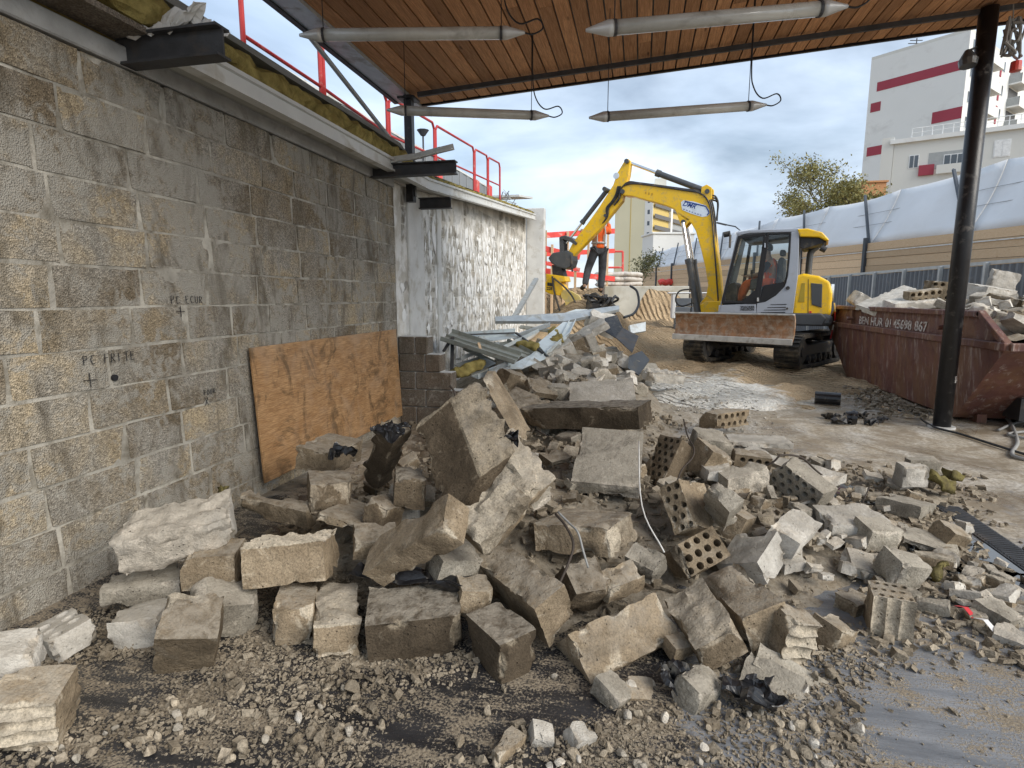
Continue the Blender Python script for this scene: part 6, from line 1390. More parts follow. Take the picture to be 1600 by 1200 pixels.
HM = {  # key: material, label, options
 'a': ('dark', 'wide brown mortar block, front row centre, with a pale top edge', dict(cuts=1, frac=((1, 1),))),
 'b': ('tan', 'squat tan block at the left end of the upright front row', dict(cuts=2)),
 'c': ('tan', 'upright pale topped block just left of the wide brown front block', dict(cuts=2, frac=((2, -1),))),
 'd': ('dark', 'brown cube shaped block with chips on top, right of the wide front block', dict(cuts=1)),
 'e': ('tan', 'long tan block leaning down towards the front with a rebar hook at its end', dict(cuts=1)),
 'f': ('tan', 'long block with broken grooves along its top near the block wall', dict(cuts=1, grooves=(2, -1, 1, 4, .02))),
 'g': ('tan', 'large long tan brown block tilted in the front row, right of centre', dict(cuts=1)),
 'h': ('brown', 'rough brown block with a broken dark hollow, right of the large tilted block', dict(cuts=3, frac=((2, -1),))),
 'i': ('tan', 'tan topped block with a grey end, beside the ridged pale stone', dict(cuts=1)),
 'j': ('white', 'pale square block with a white right face in the middle of the right pile', dict(cuts=0)),
 'k': ('tan', 'big block with a dark front and a rough broken right end below the leaning slabs', dict(cuts=1, frac=((0, -1),))),
 'l': ('tan', 'upright perforated block showing two rows of holes on its left face', dict(cuts=1, holes=(1, -1, 2, 5, True))),
 'm': ('brown', 'leaning perforated block with staggered holes, beside the long white slab', dict(cuts=1, holes=(1, -1, 3, 7, True))),
 'n': ('grey', 'grey perforated brick with five columns of round holes facing the camera', dict(cuts=1, holes=(1, -1, 5, 4, True))),
 'o': ('tan', 'broken brick with a white holed face in front of the upright perforated block', dict(cuts=2, holes=(1, -1, 4, 3, True))),
 'p': ('white', 'white hollow brick with three holes in its left end, right side of the pile', dict(cuts=1, holes=(0, -1, 3, 1, False))),
 'q': ('white', 'white plastered block tipped on its corner above the pale square block', dict(cuts=1)),
 's': ('tan', 'tan brick with broken holes lying alone on the pale dust farther back', dict(cuts=2, holes=(1, -1, 5, 2, True))),
 'v': ('tan', 'standing perforated brick with fluted sides, alone on the wet floor at right', dict(cuts=0, chip=.012, rough=.003, frough=.006, holes=(2, -1, 4, 3, True), grooves=(1, -1, 0, 3, .010))),
 'y': ('tan', 'pale topped block lying under the plywood sheet', dict(cuts=1)),
 'z': ('tan', 'tan block tilted against the block wall below the plywood', dict(cuts=2)),
 'aa': ('tan', 'flat beige slab behind the grooved block', dict(cuts=1)),
 'bb': ('tan', 'sloping tan beam with black sheeting hanging under it, centre of the pile', dict(cuts=1)),
 'dd': ('dark', 'long brown beam lying across the top of the pile', dict(cuts=2)),
 'kk': ('tan', 'block with horizontal broken grooves in the lower left corner', dict(cuts=1, grooves=(1, -1, 2, 4, .022))),
 'mm': ('white', 'white perforated brick with five holes on the floor at far left', dict(cuts=2, holes=(2, -1, 3, 2, True))),
 'nn': ('white', 'white plastered lump by the wall next to the tan hexagonal piece', dict(cuts=3)),
 'x': ('dark', 'upright brown stump with black sheeting on its broken top', dict(cuts=3, frac=((2, -1),))),
 'w2': ('tan', 'rough mortar core piece hanging under the tallest slab', dict(cuts=2, frac=((2, -1), (0, -1)), frough=.02)),
 'r': ('grey', 'low grey slab on the wet floor at the right edge of the pile', dict(cuts=2)),
 'ee': ('white', 'white faced slab behind the long brown beam', dict(cuts=0, rough=.0015, chip=.012)),
 'ff': ('grey', 'pale dusty slab sloping down under the long brown beam', dict(cuts=0, rough=.002, chip=.012)),
 'gg': ('tan', 'small tan block resting on the sloping dusty slab', dict(cuts=2)),
 'jj': ('tan', 'long rough beam lying in the white rubble behind the pile', dict(cuts=2, frough=.02)),
 's1': ('tan', 'yellowish small block in the gap behind the large tilted block', dict(cuts=1)),
 's2': ('grey', 'speckled grey block in the gap behind the yellowish small block', dict(cuts=1)),
 't': ('white', 'broad white slab behind the grey perforated brick', dict(cuts=1)),
 'u': ('white', 'thin white slab on the dust behind the broad white slab', dict(cuts=1)),
 't1': ('grey', 'light grey pointed piece right of the upright perforated block', dict(cuts=3)),
 't2': ('tan', 'beige angular piece between the perforated blocks and the pale square block', dict(cuts=2)),
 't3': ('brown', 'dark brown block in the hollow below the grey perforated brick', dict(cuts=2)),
}
def put(name, C0, A, dims, key, material, label, opts, cat='block', group=None):
    P, F, fr = chunk_geo(dims, abs(hash(key)) % 9973 if False else sum(ord(c) * (i + 7) for i, c in enumerate(key)), **opts)
    W_ = P @ np.array(A, float); me = chunk_mesh(name, W_, F, fr, M[material]); o = bpy.data.objects.new(name, me); link(o); o.location = tuple(map(float, C0)); tag(o, label, cat, group); return o
for k, (m_, lab, op) in HM.items():
    C0, A, dims = HB[k]
    if k == 'v':
        p0_, p1_, p2_ = onz(1432.6, 943, .185), onz(1365, 931.6, .185), onz(1464, 917, .185); e1 = p1_ - p0_; d1 = np.linalg.norm(e1); e1 /= d1; e2 = np.array([e1[1], -e1[0], 0])
        if e2 @ (p2_ - p0_) < 0: e2 = -e2
        d2 = .17; A = [e1, e2, -_u]; dims = (d1, d2, .185); C0 = p0_ + e1 * d1 / 2 + e2 * d2 / 2 - _u * .0925
    put('perforated_brick' if op.get('holes') else 'broken_block', C0, A, dims, k, m_, lab, op)
# the tallest slab: a hexahedron standing on its corner
def hexa(name, quad, offv, dims, key, material, label, opts, cat='slab'):
    Q = [at(*q) for q in quad]; off = np.array(offv); P, F, fr = chunk_geo(dims, sum(map(ord, key)), **opts)
    u = P / np.array(dims) + .5; a, b_, c = u[:, 0:1], u[:, 1:2], u[:, 2:3]
    Wd = (1 - a) * (1 - b_) * Q[0] + a * (1 - b_) * Q[1] + a * b_ * Q[2] + (1 - a) * b_ * Q[3] + c * off
    C0 = Wd.mean(0); me = chunk_mesh(name, Wd - C0, F, fr, M[material]); o = bpy.data.objects.new(name, me); link(o); o.location = tuple(C0); return tag(o, label, cat)
rt = _R; bk = _fh
hexa('broken_slab', [(703, 822, 2.74), (752, 742, 2.74), (704, 620, 2.98), (650, 668, 2.98)], rt * .155 + bk * .10 + _u * .085, (.22, .48, .19), 'bigslab', 'dark', 'tallest brown slab standing tilted on the pile like a fin', dict(cuts=2, frac=((0, 1), (1, 1)), frough=.018, res=.02))
hexa('broken_slab', [(756, 868, 2.62), (838, 770, 2.66), (770, 690, 2.95), (735, 730, 2.95)], rt * .10 + bk * .12 + _u * .03, (.3, .36, .16), 'core2', 'tan', 'jagged lighter slab leaning behind the tallest brown slab', dict(cuts=3, frac=((2, 0), (0, 1), (2, -1)), frough=.02))
hexa('broken_slab', [(808, 690, 3.1), (822, 690, 3.12), (764, 592, 3.3), (752, 592, 3.28)], rt * .03 + bk * .2 + _u * .02, (.07, .4, .2), 'edge1', 'tan', 'pale plaster edged strip along the back of the tallest slab', dict(cuts=2, frough=.015))
hexa('broken_slab', [(838, 800, 2.8), (866, 790, 2.82), (812, 720, 3.05), (790, 728, 3.05)], bk * .12 + _u * .05, (.09, .32, .13), 'cone', 'grey', 'grey mortar lump with rebar sticking out right of the tallest slab', dict(cuts=3, frough=.015), 'lump')
# further single pieces: px, py, w, dims, euler, material
XP = [
 ('wall_lump', 280, 834, 2.62, (.46, .22, .2), (.25, -.12, .42), 'white', 'large whitish lump lying against the block wall', dict(cuts=5, frac=((2, 1), (1, -1)), frough=.018)),
 ('ll', 8, 1030, 2.0, (.2, .16, .12), (.1, .06, .5), 'white', 'white chipped block behind the grooved block in the lower left corner', dict(cuts=3)),
 ('oo', 298, 988, 2.28, (.21, .20, .24), (.5, .2, .35), 'tan', 'tan hexagonal broken piece on the floor at left', dict(cuts=6)),
 ('pp', 226, 912, 2.62, (.3, .18, .08), (.1, .0, .4), 'grey', 'flat grey shard behind the white plastered lump', dict(cuts=3)),
 ('f2', 336, 880, 2.62, (.22, .2, .16), (0, .05, .2), 'tan', 'broken piece at the left end of the grooved block', dict(cuts=4)),
 ('f3', 348, 950, 2.5, (.24, .2, .18), (.3, .3, .8), 'grey', 'grey piece in the shade left of the upright front row', dict(cuts=4)),
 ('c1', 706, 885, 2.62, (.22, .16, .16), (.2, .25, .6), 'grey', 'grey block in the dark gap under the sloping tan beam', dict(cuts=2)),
 ('c2', 738, 926, 2.5, (.14, .14, .1), (.1, .2, .3), 'tan', 'small tan piece wedged behind the cube shaped block', dict(cuts=3)),
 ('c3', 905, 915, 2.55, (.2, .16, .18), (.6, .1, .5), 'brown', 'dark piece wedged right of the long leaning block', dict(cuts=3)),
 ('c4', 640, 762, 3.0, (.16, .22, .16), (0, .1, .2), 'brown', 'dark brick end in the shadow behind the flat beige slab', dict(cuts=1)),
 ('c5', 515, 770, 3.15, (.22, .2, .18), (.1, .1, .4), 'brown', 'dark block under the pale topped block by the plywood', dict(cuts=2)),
 ('c6', 585, 845, 2.75, (.2, .16, .1), (.2, .1, .3), 'tan', 'small tan wedge under the flat beige slab', dict(cuts=3)),
 ('c7', 600, 800, 2.9, (.18, .14, .12), (.3, .2, 1.2), 'brown', 'dark mortar piece on the end of the flat beige slab', dict(cuts=3)),
 ('d1', 1108, 722, 4.0, (.24, .2, .22), (.3, .4, .4), 'tan', 'pointed tan wedge between the leaning perforated block and the broad white slab', dict(cuts=6)),
 ('d2', 1110, 692, 4.3, (.3, .2, .14), (.3, .2, .3), 'grey', 'pale broken piece behind the pointed tan wedge', dict(cuts=4)),
 ('d3', 1172, 722, 4.05, (.24, .14, .14), (.1, .1, -.2), 'tan', 'tan brick end with two holes beside the broad white slab', dict(cuts=1, holes=(1, -1, 4, 2, True))),
 ('d4', 1122, 738, 3.85, (.2, .13, .08), (.1, 0, .1), 'white', 'small flat white brick in front of the pointed tan wedge', dict(cuts=1)),
 ('d5', 1160, 748, 3.8, (.32, .14, .14), (.2, -.15, .25), 'grey', 'long grey lump left of the grey perforated brick', dict(cuts=4, frac=((1, -1),))),
 ('d6', 1072, 775, 3.4, (.2, .18, .1), (.2, .1, .3), 'grey', 'small grey piece below the leaning perforated block', dict(cuts=3)),
 ('r1', 1236, 995, 2.3, (.13, .13, .2), (.1, .2, .2), 'tan', 'ridged pale stone standing upright right of the tan topped block', dict(cuts=2, grooves=(1, -1, 2, 4, .02))),
 ('r2', 1236, 1058, 2.2, (.28, .12, .04), (.3, .35, -.5), 'grey', 'flat grey shard leaning below the ridged pale stone', dict(cuts=2)),
 ('r3', 1212, 1072, 2.15, (.24, .16, .03), (.5, .2, -.6), 'grey', 'jagged flat grey shard beside the black plastic scrap', dict(cuts=3)),
 ('r4', 1300, 990, 2.45, (.17, .13, .12), (.2, .3, .6), 'tan', 'tan cornered piece left of the standing perforated brick', dict(cuts=4)),
 ('r5', 1430, 1103, 2.28, (.19, .17, .15), (.3, .2, .7), 'grey', 'round rough grey lump on the wet floor at lower right', dict(cuts=7, frac=((2, 1), (0, 1), (1, -1)), frough=.02)),
 ('r6', 1407, 887, 2.85, (.16, .15, .14), (.3, .2, .2), 'grey', 'grey boulder like piece behind the standing perforated brick', dict(cuts=6)),
 ('r7', 1332, 945, 2.7, (.14, .12, .09), (.1, .1, .5), 'tan', 'small tan wedge behind the standing perforated brick', dict(cuts=3)),
 ('r8', 1440, 733, 4.35, (.26, .12, .17), (0, 0, .0), 'grey', 'low grey block beside the yellow wool on the floor', dict(cuts=1)),
 ('r9', 1424, 741, 4.2, (.19, .1, .16), (.1, 0, .05), 'white', 'small white square block in front of the low grey block', dict(cuts=0)),
 ('r10', 1450, 848, 3.3, (.3, .2, .05), (.1, .25, -.4), 'grey', 'grey flagstone shard right of the white hollow brick', dict(cuts=3)),
 ('r11', 1480, 838, 3.35, (.16, .14, .14), (.4, .3, .3), 'tan', 'pyramid shaped piece right of the white hollow brick', dict(cuts=6)),
 ('r12', 1370, 835, 3.25, (.2, .15, .13), (.2, .1, .1), 'grey', 'grey corner piece under the white hollow brick', dict(cuts=3)),
 ('r13', 1060, 1010, 2.3, (.10, .08, .06), (.2, .1, .4), 'tan', 'small tan chip behind the rough brown block', dict(cuts=3)),
 ('r14', 1560, 965, 2.6, (.18, .15, .11), (.2, .1, .4), 'grey', 'grey lump near the right edge of the floor', dict(cuts=5)),
 ('k1', 1090, 1075, 2.12, (.2, .13, .11), (.3, .2, .7), 'grey', 'broken pale lump in front of the rough brown block', dict(cuts=6)),
 ('k2', 1000, 1085, 2.15, (.14, .1, .08), (.3, .2, .2), 'tan', 'tan sliver under the large tilted block', dict(cuts=4)),
 ('k3', 955, 1085, 2.1, (.13, .12, .08), (.4, .3, .9), 'grey', 'grey rough lump in front of the large tilted block', dict(cuts=5)),
 ('k4', 905, 1150, 1.9, (.08, .07, .06), (.3, .2, .5), 'white', 'whitish stone in the gravel at the bottom centre', dict(cuts=6)),
 ('k5', 845, 1152, 1.9, (.07, .07, .06), (.2, .3, .1), 'white', 'round whitish stone beside the bottom centre membrane', dict(cuts=6)),
 ('k6', 790, 1168, 1.85, (.13, .06, .05), (.1, .1, .9), 'tan', 'narrow tan brick sliver near the bottom centre', dict(cuts=3)),
 ('m1', 822, 632, 5.2, (.42, .3, .06), (.35, .3, -.5), 'tan', 'tan panel leaning in the rubble right of the tallest slab', dict(cuts=1)),
 ('m2', 845, 605, 5.8, (.3, .25, .06), (.6, .2, .4), 'tan', 'second tan panel leaning behind the first one', dict(cuts=2)),
 ('m3', 868, 612, 5.9, (.25, .2, .14), (.1, .1, .3), 'grey', 'grey block behind the leaning tan panels', dict(cuts=2)),
 ('m4', 905, 612, 6.3, (.35, .25, .1), (.1, .05, .1), 'grey', 'grey slab left of the white faced slab', dict(cuts=1)),
 ('m5', 800, 596, 6.0, (.35, .2, .2), (.3, .3, .8), 'tan', 'tan block behind the tallest slab', dict(cuts=3)),
]
for (nm, u, v, w_, dims, eu, mt, lab, op) in XP:
    A = np.array(Euler((eu[0], eu[1], eu[2] + YAW)).to_matrix()).T
    put('perforated_brick' if op.get('holes') else 'broken_piece', at(u, v, w_), A, dims, nm, mt, lab, op, 'block' if max(dims) > .15 else 'stone')
# --- library of random pieces
LIB = {}
for mt in ('tan', 'grey', 'white', 'brown'):
    LIB[mt] = []
    for k in range(9):
        rs = np.random.RandomState(100 + k); dm = (rs.uniform(.8, 1.25), rs.uniform(.55, .95), rs.uniform(.32, .75))
        P, F, fr = chunk_geo(tuple(x * .2 for x in dm), 500 + k, cuts=(1, 2, 3, 4)[k % 4], rough=.004, frough=.012, chip=.03, res=.03, frac=((2, 1),) if k % 3 else ())
        LIB[mt].append(chunk_mesh('broken_piece', P, F, fr, M[mt]))
def scatter_piece(x, y, z, s, mt, rs, label, group, tilt=.5, name='broken_piece', cat='rubble piece'):
    o = bpy.data.objects.new(name, rs.choice(LIB[mt])); link(o); o.location = (x, y, z); o.scale = (s * rs.uniform(.8, 1.25), s * rs.uniform(.8, 1.2), s * rs.uniform(.75, 1.2)); o.rotation_euler = (rs.uniform(-tilt, tilt), rs.uniform(-tilt, tilt), rs.uniform(0, 6.28)); tag(o, label, cat, group); return o
rs = random.Random(77)
# pile fill between the big pieces
n = 0
while n < 90:
    x, y = rs.uniform(-2.5, 1.7), rs.uniform(2.35, 6.8); h = float(mound(x, y))
    if h < .07 or rs.random() > h * 3: continue
    scatter_piece(x, y, h + rs.uniform(-.03, .03), rs.uniform(.45, 1.0), rs.choice(('tan', 'tan', 'brown', 'grey', 'white')), rs, 'angular broken masonry piece filling the main rubble pile', 'pieces filling the main pile'); n += 1
# pale rubble towards the far wall
for n in range(110):
    u, v = rs.uniform(850, 1005), rs.uniform(530, 615); P = onz(u, v, .32); P[0] += rs.uniform(-.2, .2)
    if P[1] > 11.5: continue
    scatter_piece(P[0], P[1], float(mound(P[0], P[1])) * .7 + rs.uniform(.02, .2), rs.uniform(.7, 1.9), rs.choice(('white', 'white', 'grey', 'white')), rs, 'whitish broken piece in the pale rubble behind the main pile', 'pale rubble behind the main pile', name='plaster_chunk')
for n in range(26):
    x, y = rs.uniform(-2.3, -.3), rs.uniform(6.6, 10.5); scatter_piece(x, y, float(mound(x, y)) + .02, rs.uniform(.7, 1.5), rs.choice(('white', 'tan', 'grey')), rs, 'broken piece under the torn sheet metal along the pale wall', 'pieces under the sheet metal')
# right skirt of the pile
n = 0
while n < 110:
    u, v = rs.uniform(1230, 1600), rs.uniform(680, 1010); lim = 690 + (u - 1230) * .42
    if v < lim or v > lim + 215 * (1 - .25 * (u - 1230) / 370): continue
    P = onz(u, v, .02)
    if abs((P - dr0) @ ds) < .16 and (P - dr0) @ dd_ > -.1 and rs.random() < .9: continue
    scatter_piece(P[0], P[1], .02 + float(mound(P[0], P[1])), rs.uniform(.22, .6) * (1 if rs.random() < .8 else 1.5), rs.choice(('tan', 'grey', 'white', 'white')), rs, 'broken chip in the low rubble skirt at the right', 'chips of the right rubble skirt', .35, name='rubble_chip'); n += 1
# heap in the skip
rs2 = random.Random(5)
for n in range(120):
    x, y = rs2.uniform(X0 + .18, X1 - .25), rs2.uniform(7.1, 12.1); scatter_piece(x, y, float(heap(x, y)) + rs2.uniform(-.06, .03), rs2.uniform(.6, 1.6), rs2.choice(('white', 'white', 'white', 'tan', 'grey')), rs2, 'whitish broken masonry piece heaped in the rust red skip', 'rubble heaped in the skip', name='masonry_chunk')
SKB = [(1440, 468, 9.0, (.5, .2, .3), (.1, -.1, .2), 'hollow brick with round holes at the skip edge left of the post'), (1475, 455, 9.6, (.55, .25, .3), (.05, .1, .1), 'hollow brick with square end holes behind the post on the skip heap'), (1583, 500, 7.6, (.4, .25, .3), (.3, .3, .4), 'hollow brick at the right end of the skip heap')]
for k, (u, v, w_, dm, eu, lab) in enumerate(SKB):
    put('perforated_brick', at(u, v, w_), np.array(Euler((eu[0], eu[1], eu[2])).to_matrix()).T, dm, 'sk%d' % k, 'tan', lab, dict(cuts=1, holes=(1, -1, 5, 3, False)))
for k, (u, v, w_, dm, eu, mt, lab) in enumerate([(1392, 470, 9.4, (.9, .5, .1), (.25, -.35, .3), 'white', 'long white plaster slab sloping up the skip heap'), (1425, 474, 9.0, (.7, .35, .12), (.2, -.1, .15), 'white', 'white slab lying just inside the skip rim'), (1540, 462, 8.6, (.6, .4, .28), (.2, .1, .5), 'white', 'big white plastered lump on the skip heap right of the post'), (1565, 445, 8.9, (.45, .08, .42), (.1, .2, .3), 'white', 'white torn upright sheet at the top right of the skip heap'), (1572, 478, 7.9, (.45, .35, .25), (.3, .1, .7), 'tan', 'beige rounded block at the right of the skip heap'), (1345, 470, 10.9, (.35, .3, .25), (.2, .5, .2), 'white', 'white angular piece at the far corner of the skip heap')]):
    put('broken_slab', at(u, v, w_), np.array(Euler(eu).to_matrix()).T, dm, 'skp%d' % k, mt, lab, dict(cuts=3))
# toppled run of bricks
tb_ = empty('toppled_brick_run', tuple(at(860, 560, 8.2)), 'toppled run of pale bricks still bonded, under the light blue panel', 'brickwork'); tl = np.array(tb_.location)
for k in range(8):
    u, v, w_ = 808 + k * 16.2, 586 - k * 7.6, 7.9 + k * .12; P, F, fr = chunk_geo((.17, .24, .30), 900 + k, cuts=1, res=.04)
    A = np.array(Euler((.25, -.45, .25 + rs.uniform(-.06, .06))).to_matrix()).T; me = chunk_mesh('brick', P @ A, F, fr, M['white' if k % 3 else 'tan']); o = bpy.data.objects.new('brick', me); link(o, tb_); o.location = tuple(at(u, v, w_) - tl)
put('broken_slab', at(905, 527, 9.0), np.array(Euler((.2, -.5, .3)).to_matrix()).T, (.95, .3, .12), 'plk', 'white', 'long white slab sloping above the toppled bricks', dict(cuts=2))
put('broken_slab', at(1036, 588, 8.3), np.array(Euler((.1, .1, .3)).to_matrix()).T, (.55, .3, .14), 'plk2', 'white', 'white plaster lump on the sand right of the white faced slab', dict(cuts=4, frac=((2, 1),), frough=.02))
put('broken_slab', at(940, 505, 9.8), np.array(Euler((.4, .3, .3)).to_matrix()).T, (.5, .35, .3), 'plk3', 'white', 'white lump under the long grey roof profile', dict(cuts=4))

# --- bed of the pile and loose gravel
o = grid_obj('rubble_bed', np.arange(-2.69, 2.8, .04), np.arange(2.0, 12.6, .04), lambda X, Y: mound(X, Y) - .045 + .035 * fbm(np.stack([X * 6, Y * 6, 0 * X], -1).reshape(-1, 3), 2, 4).reshape(X.shape) - .05 * (mound(X, Y) < .03), M['dirt']); tag(o, 'dusty bed of fine rubble under the demolition pile', 'rubble', kind='stuff')
bmI = bmesh.new(); bmesh.ops.create_cube(bmI, size=1.5); bmesh.ops.triangulate(bmI, faces=bmI.faces); icoV = np.array([tuple(v.co) for v in bmI.verts]); icoF = np.array([[v.index for v in f.verts] for f in bmI.faces]); bmI.free()
def gravel(name, P, S, seed, material, label):
    n = len(P); rr = np.random.RandomState(seed); V = np.repeat(icoV[None], n, 0) * rr.uniform(.45, 1.15, (n, len(icoV), 3)); V = V * (S[:, None, None] * np.stack([rr.uniform(.8, 1.6, n), rr.uniform(.55, 1.15, n), rr.uniform(.25, .75, n)], -1)[:, None, :])
    a = rr.uniform(0, 6.28, (n, 3)); ca, sa = np.cos(a), np.sin(a); Rz = np.zeros((n, 3, 3)); Rz[:, 0, 0] = ca[:, 0]; Rz[:, 0, 1] = -sa[:, 0]; Rz[:, 1, 0] = sa[:, 0]; Rz[:, 1, 1] = ca[:, 0]; Rz[:, 2, 2] = 1
    Rx = np.zeros((n, 3, 3)); Rx[:, 0, 0] = 1; Rx[:, 1, 1] = ca[:, 1]; Rx[:, 1, 2] = -sa[:, 1]; Rx[:, 2, 1] = sa[:, 1]; Rx[:, 2, 2] = ca[:, 1]
    V = np.einsum('nij,njk->nik', V, Rx @ Rz) + P[:, None, :]; V = V.reshape(-1, 3); F = (icoF[None] + (np.arange(n) * len(icoV))[:, None, None]).reshape(-1, 3)
    me = bpy.data.meshes.new(name); me.vertices.add(len(V)); me.vertices.foreach_set('co', V.ravel()); me.loops.add(F.size); me.polygons.add(len(F)); me.loops.foreach_set('vertex_index', F.ravel()); me.polygons.foreach_set('loop_start', np.arange(0, F.size, 3)); me.polygons.foreach_set('loop_total', np.full(len(F), 3)); me.polygons.foreach_set('use_smooth', np.zeros(len(F), bool)); me.update(); me.validate()
    at_ = me.attributes.new('frac', 'FLOAT', 'POINT'); at_.data.foreach_set('value', np.repeat(rr.choice([0, .25, .6], n), len(icoV)).astype(np.float32))
    me.materials.append(material); o = bpy.data.objects.new(name, me); link(o); return tag(o, label, 'gravel', kind='stuff')
rr = np.random.RandomState(3)
def field(n, x0, x1, y0, y1, maskf, smin, smax, powr=2.5):
    x = rr.uniform(x0, x1, n); y = rr.uniform(y0, y1, n); k = rr.uniform(size=n) < maskf(x, y); x, y = x[k], y[k]; s = smin + (smax - smin) * rr.uniform(size=len(x)) ** powr
    return np.stack([x, y, np.maximum(mound(x, y) - .02, 0) + s * .35], -1), s
def fgmask(x, y):
    q = np.stack([x, y, 0 * x], -1); c, s_ = math.cos(rad(-32)), math.sin(rad(-32)); r_ = np.stack([(x * c - y * s_) * .9, (x * s_ + y * c) * 2.6, 0 * x], -1)
    m = smooth01((fbm(r_ * 1.1, 8, 3) + .28 + .5 * np.exp(-((y - 1.55) / .3) ** 2) * (x > -.4) * (x < .8) - .55 * smooth01((x - .75) / .5) * smooth01((2.3 - y) / .3)) * 1.8); return np.clip(m, .03, 1)
A_ = field(48000, -2.6, 1.9, .95, 2.45, fgmask, .003, .011, 2.2); B_ = field(2200, -2.5, 1.6, 1.0, 2.5, fgmask, .010, .028, 2.4)
C_ = field(7000, -2.6, 2.2, 2.2, 7.0, lambda x, y: np.clip(mound(x, y) * 6, 0, 1), .008, .045, 2)
def skirt(x, y):
    off_ = np.abs((x - dr0[0]) * ds[0] + (y - dr0[1]) * ds[1]); near_ = smooth01((off_ - .06) / .1)
    d = np.abs((x - 1.35) - (y - 2.6) * .33); return np.clip(1.1 - d * 1.9, 0, 1) * smooth01((y - 2.3) / .3) * smooth01((5.6 - y) / 1) * np.clip(near_, .06, 1)
D_ = field(9000, .6, 3.0, 2.3, 5.8, skirt, .007, .036, 2)
E_ = field(900, 2.6, 3.66, 7.6, 11.2, lambda x, y: np.clip((x - 2.75 - .25 * (y - 8) * 0) * 1.6, 0, 1), .012, .05, 2)
gravel('gravel', np.concatenate([A_[0], C_[0][:3000]]), np.concatenate([A_[1], C_[1][:3000]]), 1, M['stone'], 'fine grit and small stones over the dark floor in front of the pile')
gravel('gravel', np.concatenate([B_[0], C_[0][3000:], D_[0]]), np.concatenate([B_[1], C_[1][3000:], D_[1]]), 2, M['stone'], 'coarse stone chips between and beside the blocks of the pile')
E_[0][:, 2] += .02; gravel('gravel', E_[0], E_[1], 3, M['stone'], 'pale chips lying along the foot of the skip')
W_ = field(2600, -.3, 2.1, 5.6, 10.4, lambda x, y: np.clip(1.1 - np.hypot((x - .9) * 1.1, (y - 7.6) * .5), 0, 1), .006, .03, 3); W_[0][:, 2] = np.maximum(terrain(W_[0][:, 0], W_[0][:, 1]), 0) + W_[1] * .3
gravel('gravel', W_[0], W_[1], 4, M['white'], 'white plaster crumbs on the dusty ground behind the pile')
# individual stones in the foreground gravel
ST = []
for mt in ('stone', 'white', 'grey'):
    for k in range(5):
        q = np.random.RandomState(40 + k); bmS = bmesh.new(); bmesh.ops.create_icosphere(bmS, subdivisions=2, radius=.5); V = np.array([tuple(v.co) for v in bmS.verts]); F = [[v.index for v in f.verts] for f in bmS.faces]; bmS.free()
        V *= q.uniform(.6, 1.15, 3)
        for c in range(7):
            nn = q.normal(size=3); nn /= np.linalg.norm(nn); ov = np.clip(V @ nn - q.uniform(.14, .32), 0, None); V = V - nn * ov[:, None]
        ST.append((mt, chunk_mesh('rubble_stone', V, F, np.full(len(V), .35), M[mt], .2)))
rs = random.Random(21); n = 0
while n < 150:
    u, v = rs.uniform(20, 1400), rs.uniform(1030, 1200)
    if u < 700 and v < 1060: continue
    P = onz(u, v, .02)
    if rs.random() > float(fgmask(np.array([P[0]]), np.array([P[1]]))[0]) + .05: continue
    s = rs.uniform(.025, .06) * (1.35 if rs.random() < .15 else 1); mt, me = rs.choice(ST if rs.random() < .4 else ST[:5]); o = bpy.data.objects.new('rubble_stone', me); link(o); o.location = (P[0], P[1], s * .28); o.scale = (s, s, s * rs.uniform(.6, 1)); o.rotation_euler = (rs.uniform(0, 6), rs.uniform(0, 6), rs.uniform(0, 6)); tag(o, 'small angular stone lying on the floor in front of the pile', 'stone', 'stones on the floor before the pile'); n += 1

# --- torn roof sheets along the pale wall
def panel(name, pts, th, material, label, cat='metal sheet', fold=None, lip=.05):
    Q = [at(*p_) for p_ in pts]; c = sum(Q) / len(Q); b = MB(); b.slab([q - c for q in Q], th)
    nrm = np.cross(Q[1] - Q[0], Q[2] - Q[0]); nrm /= np.linalg.norm(nrm)
    if nrm @ (_C - c) < 0: nrm = -nrm
    for (i, j) in (fold or []):
        a, d = Q[i] - c, Q[j] - c; b.slab([a, d, d + nrm * lip, a + nrm * lip], th)
    o = b.build(name, material); o.location = tuple(c)
    for (i, j) in (fold or [])[:1]:
        a, d = Q[i] - c, Q[j] - c; m_ = (a * .5 + (Q[(i - 1) % len(Q)] - c) * .5), (d * .5 + (Q[(j + 1) % len(Q)] - c) * .5); b = MB(); b.slab([m_[0], m_[1], m_[1] + nrm * lip * .6, m_[0] + nrm * lip * .6], th); b.build('rib', material, o)
    return tag(o, label, cat)
panel('roof_sheet', [(688, 531, 7.3), (706, 519, 7.7), (814, 555, 7.5), (804, 568, 7.1)], .012, M['panel_green'], 'grey green ribbed roof panel leaning out from the pale wall', fold=[(1, 2), (0, 3)])
panel('roof_sheet', [(789, 576, 7.2), (816, 577, 7.3), (860, 558, 8.1), (846, 541, 8.4), (828, 556, 7.9)], .012, M['panel_light'], 'curled white roof sheet beside the grey green panel')
panel('roof_sheet', [(839, 537, 8.2), (880, 503, 9.1), (899, 503, 9.2), (889, 524, 8.7), (854, 553, 8.0)], .012, M['panel_light'], 'flat light blue roof panel on top of the toppled bricks', fold=[(2, 3), (3, 4)])
panel('roof_profile', [(773, 499, 9.2), (880, 493, 9.6), (966, 481, 10.1), (967, 487, 10.0), (882, 506, 9.4), (774, 506, 9.1)], .05, M['galv'], 'long grey roof profile lying across the sheet metal heap', 'metal profile')
panel('roof_sheet', [(858, 497, 9.9), (900, 483, 10.6), (918, 483, 10.7), (884, 497, 10.0)], .012, M['panel_light'], 'white sheet end above the long grey roof profile')
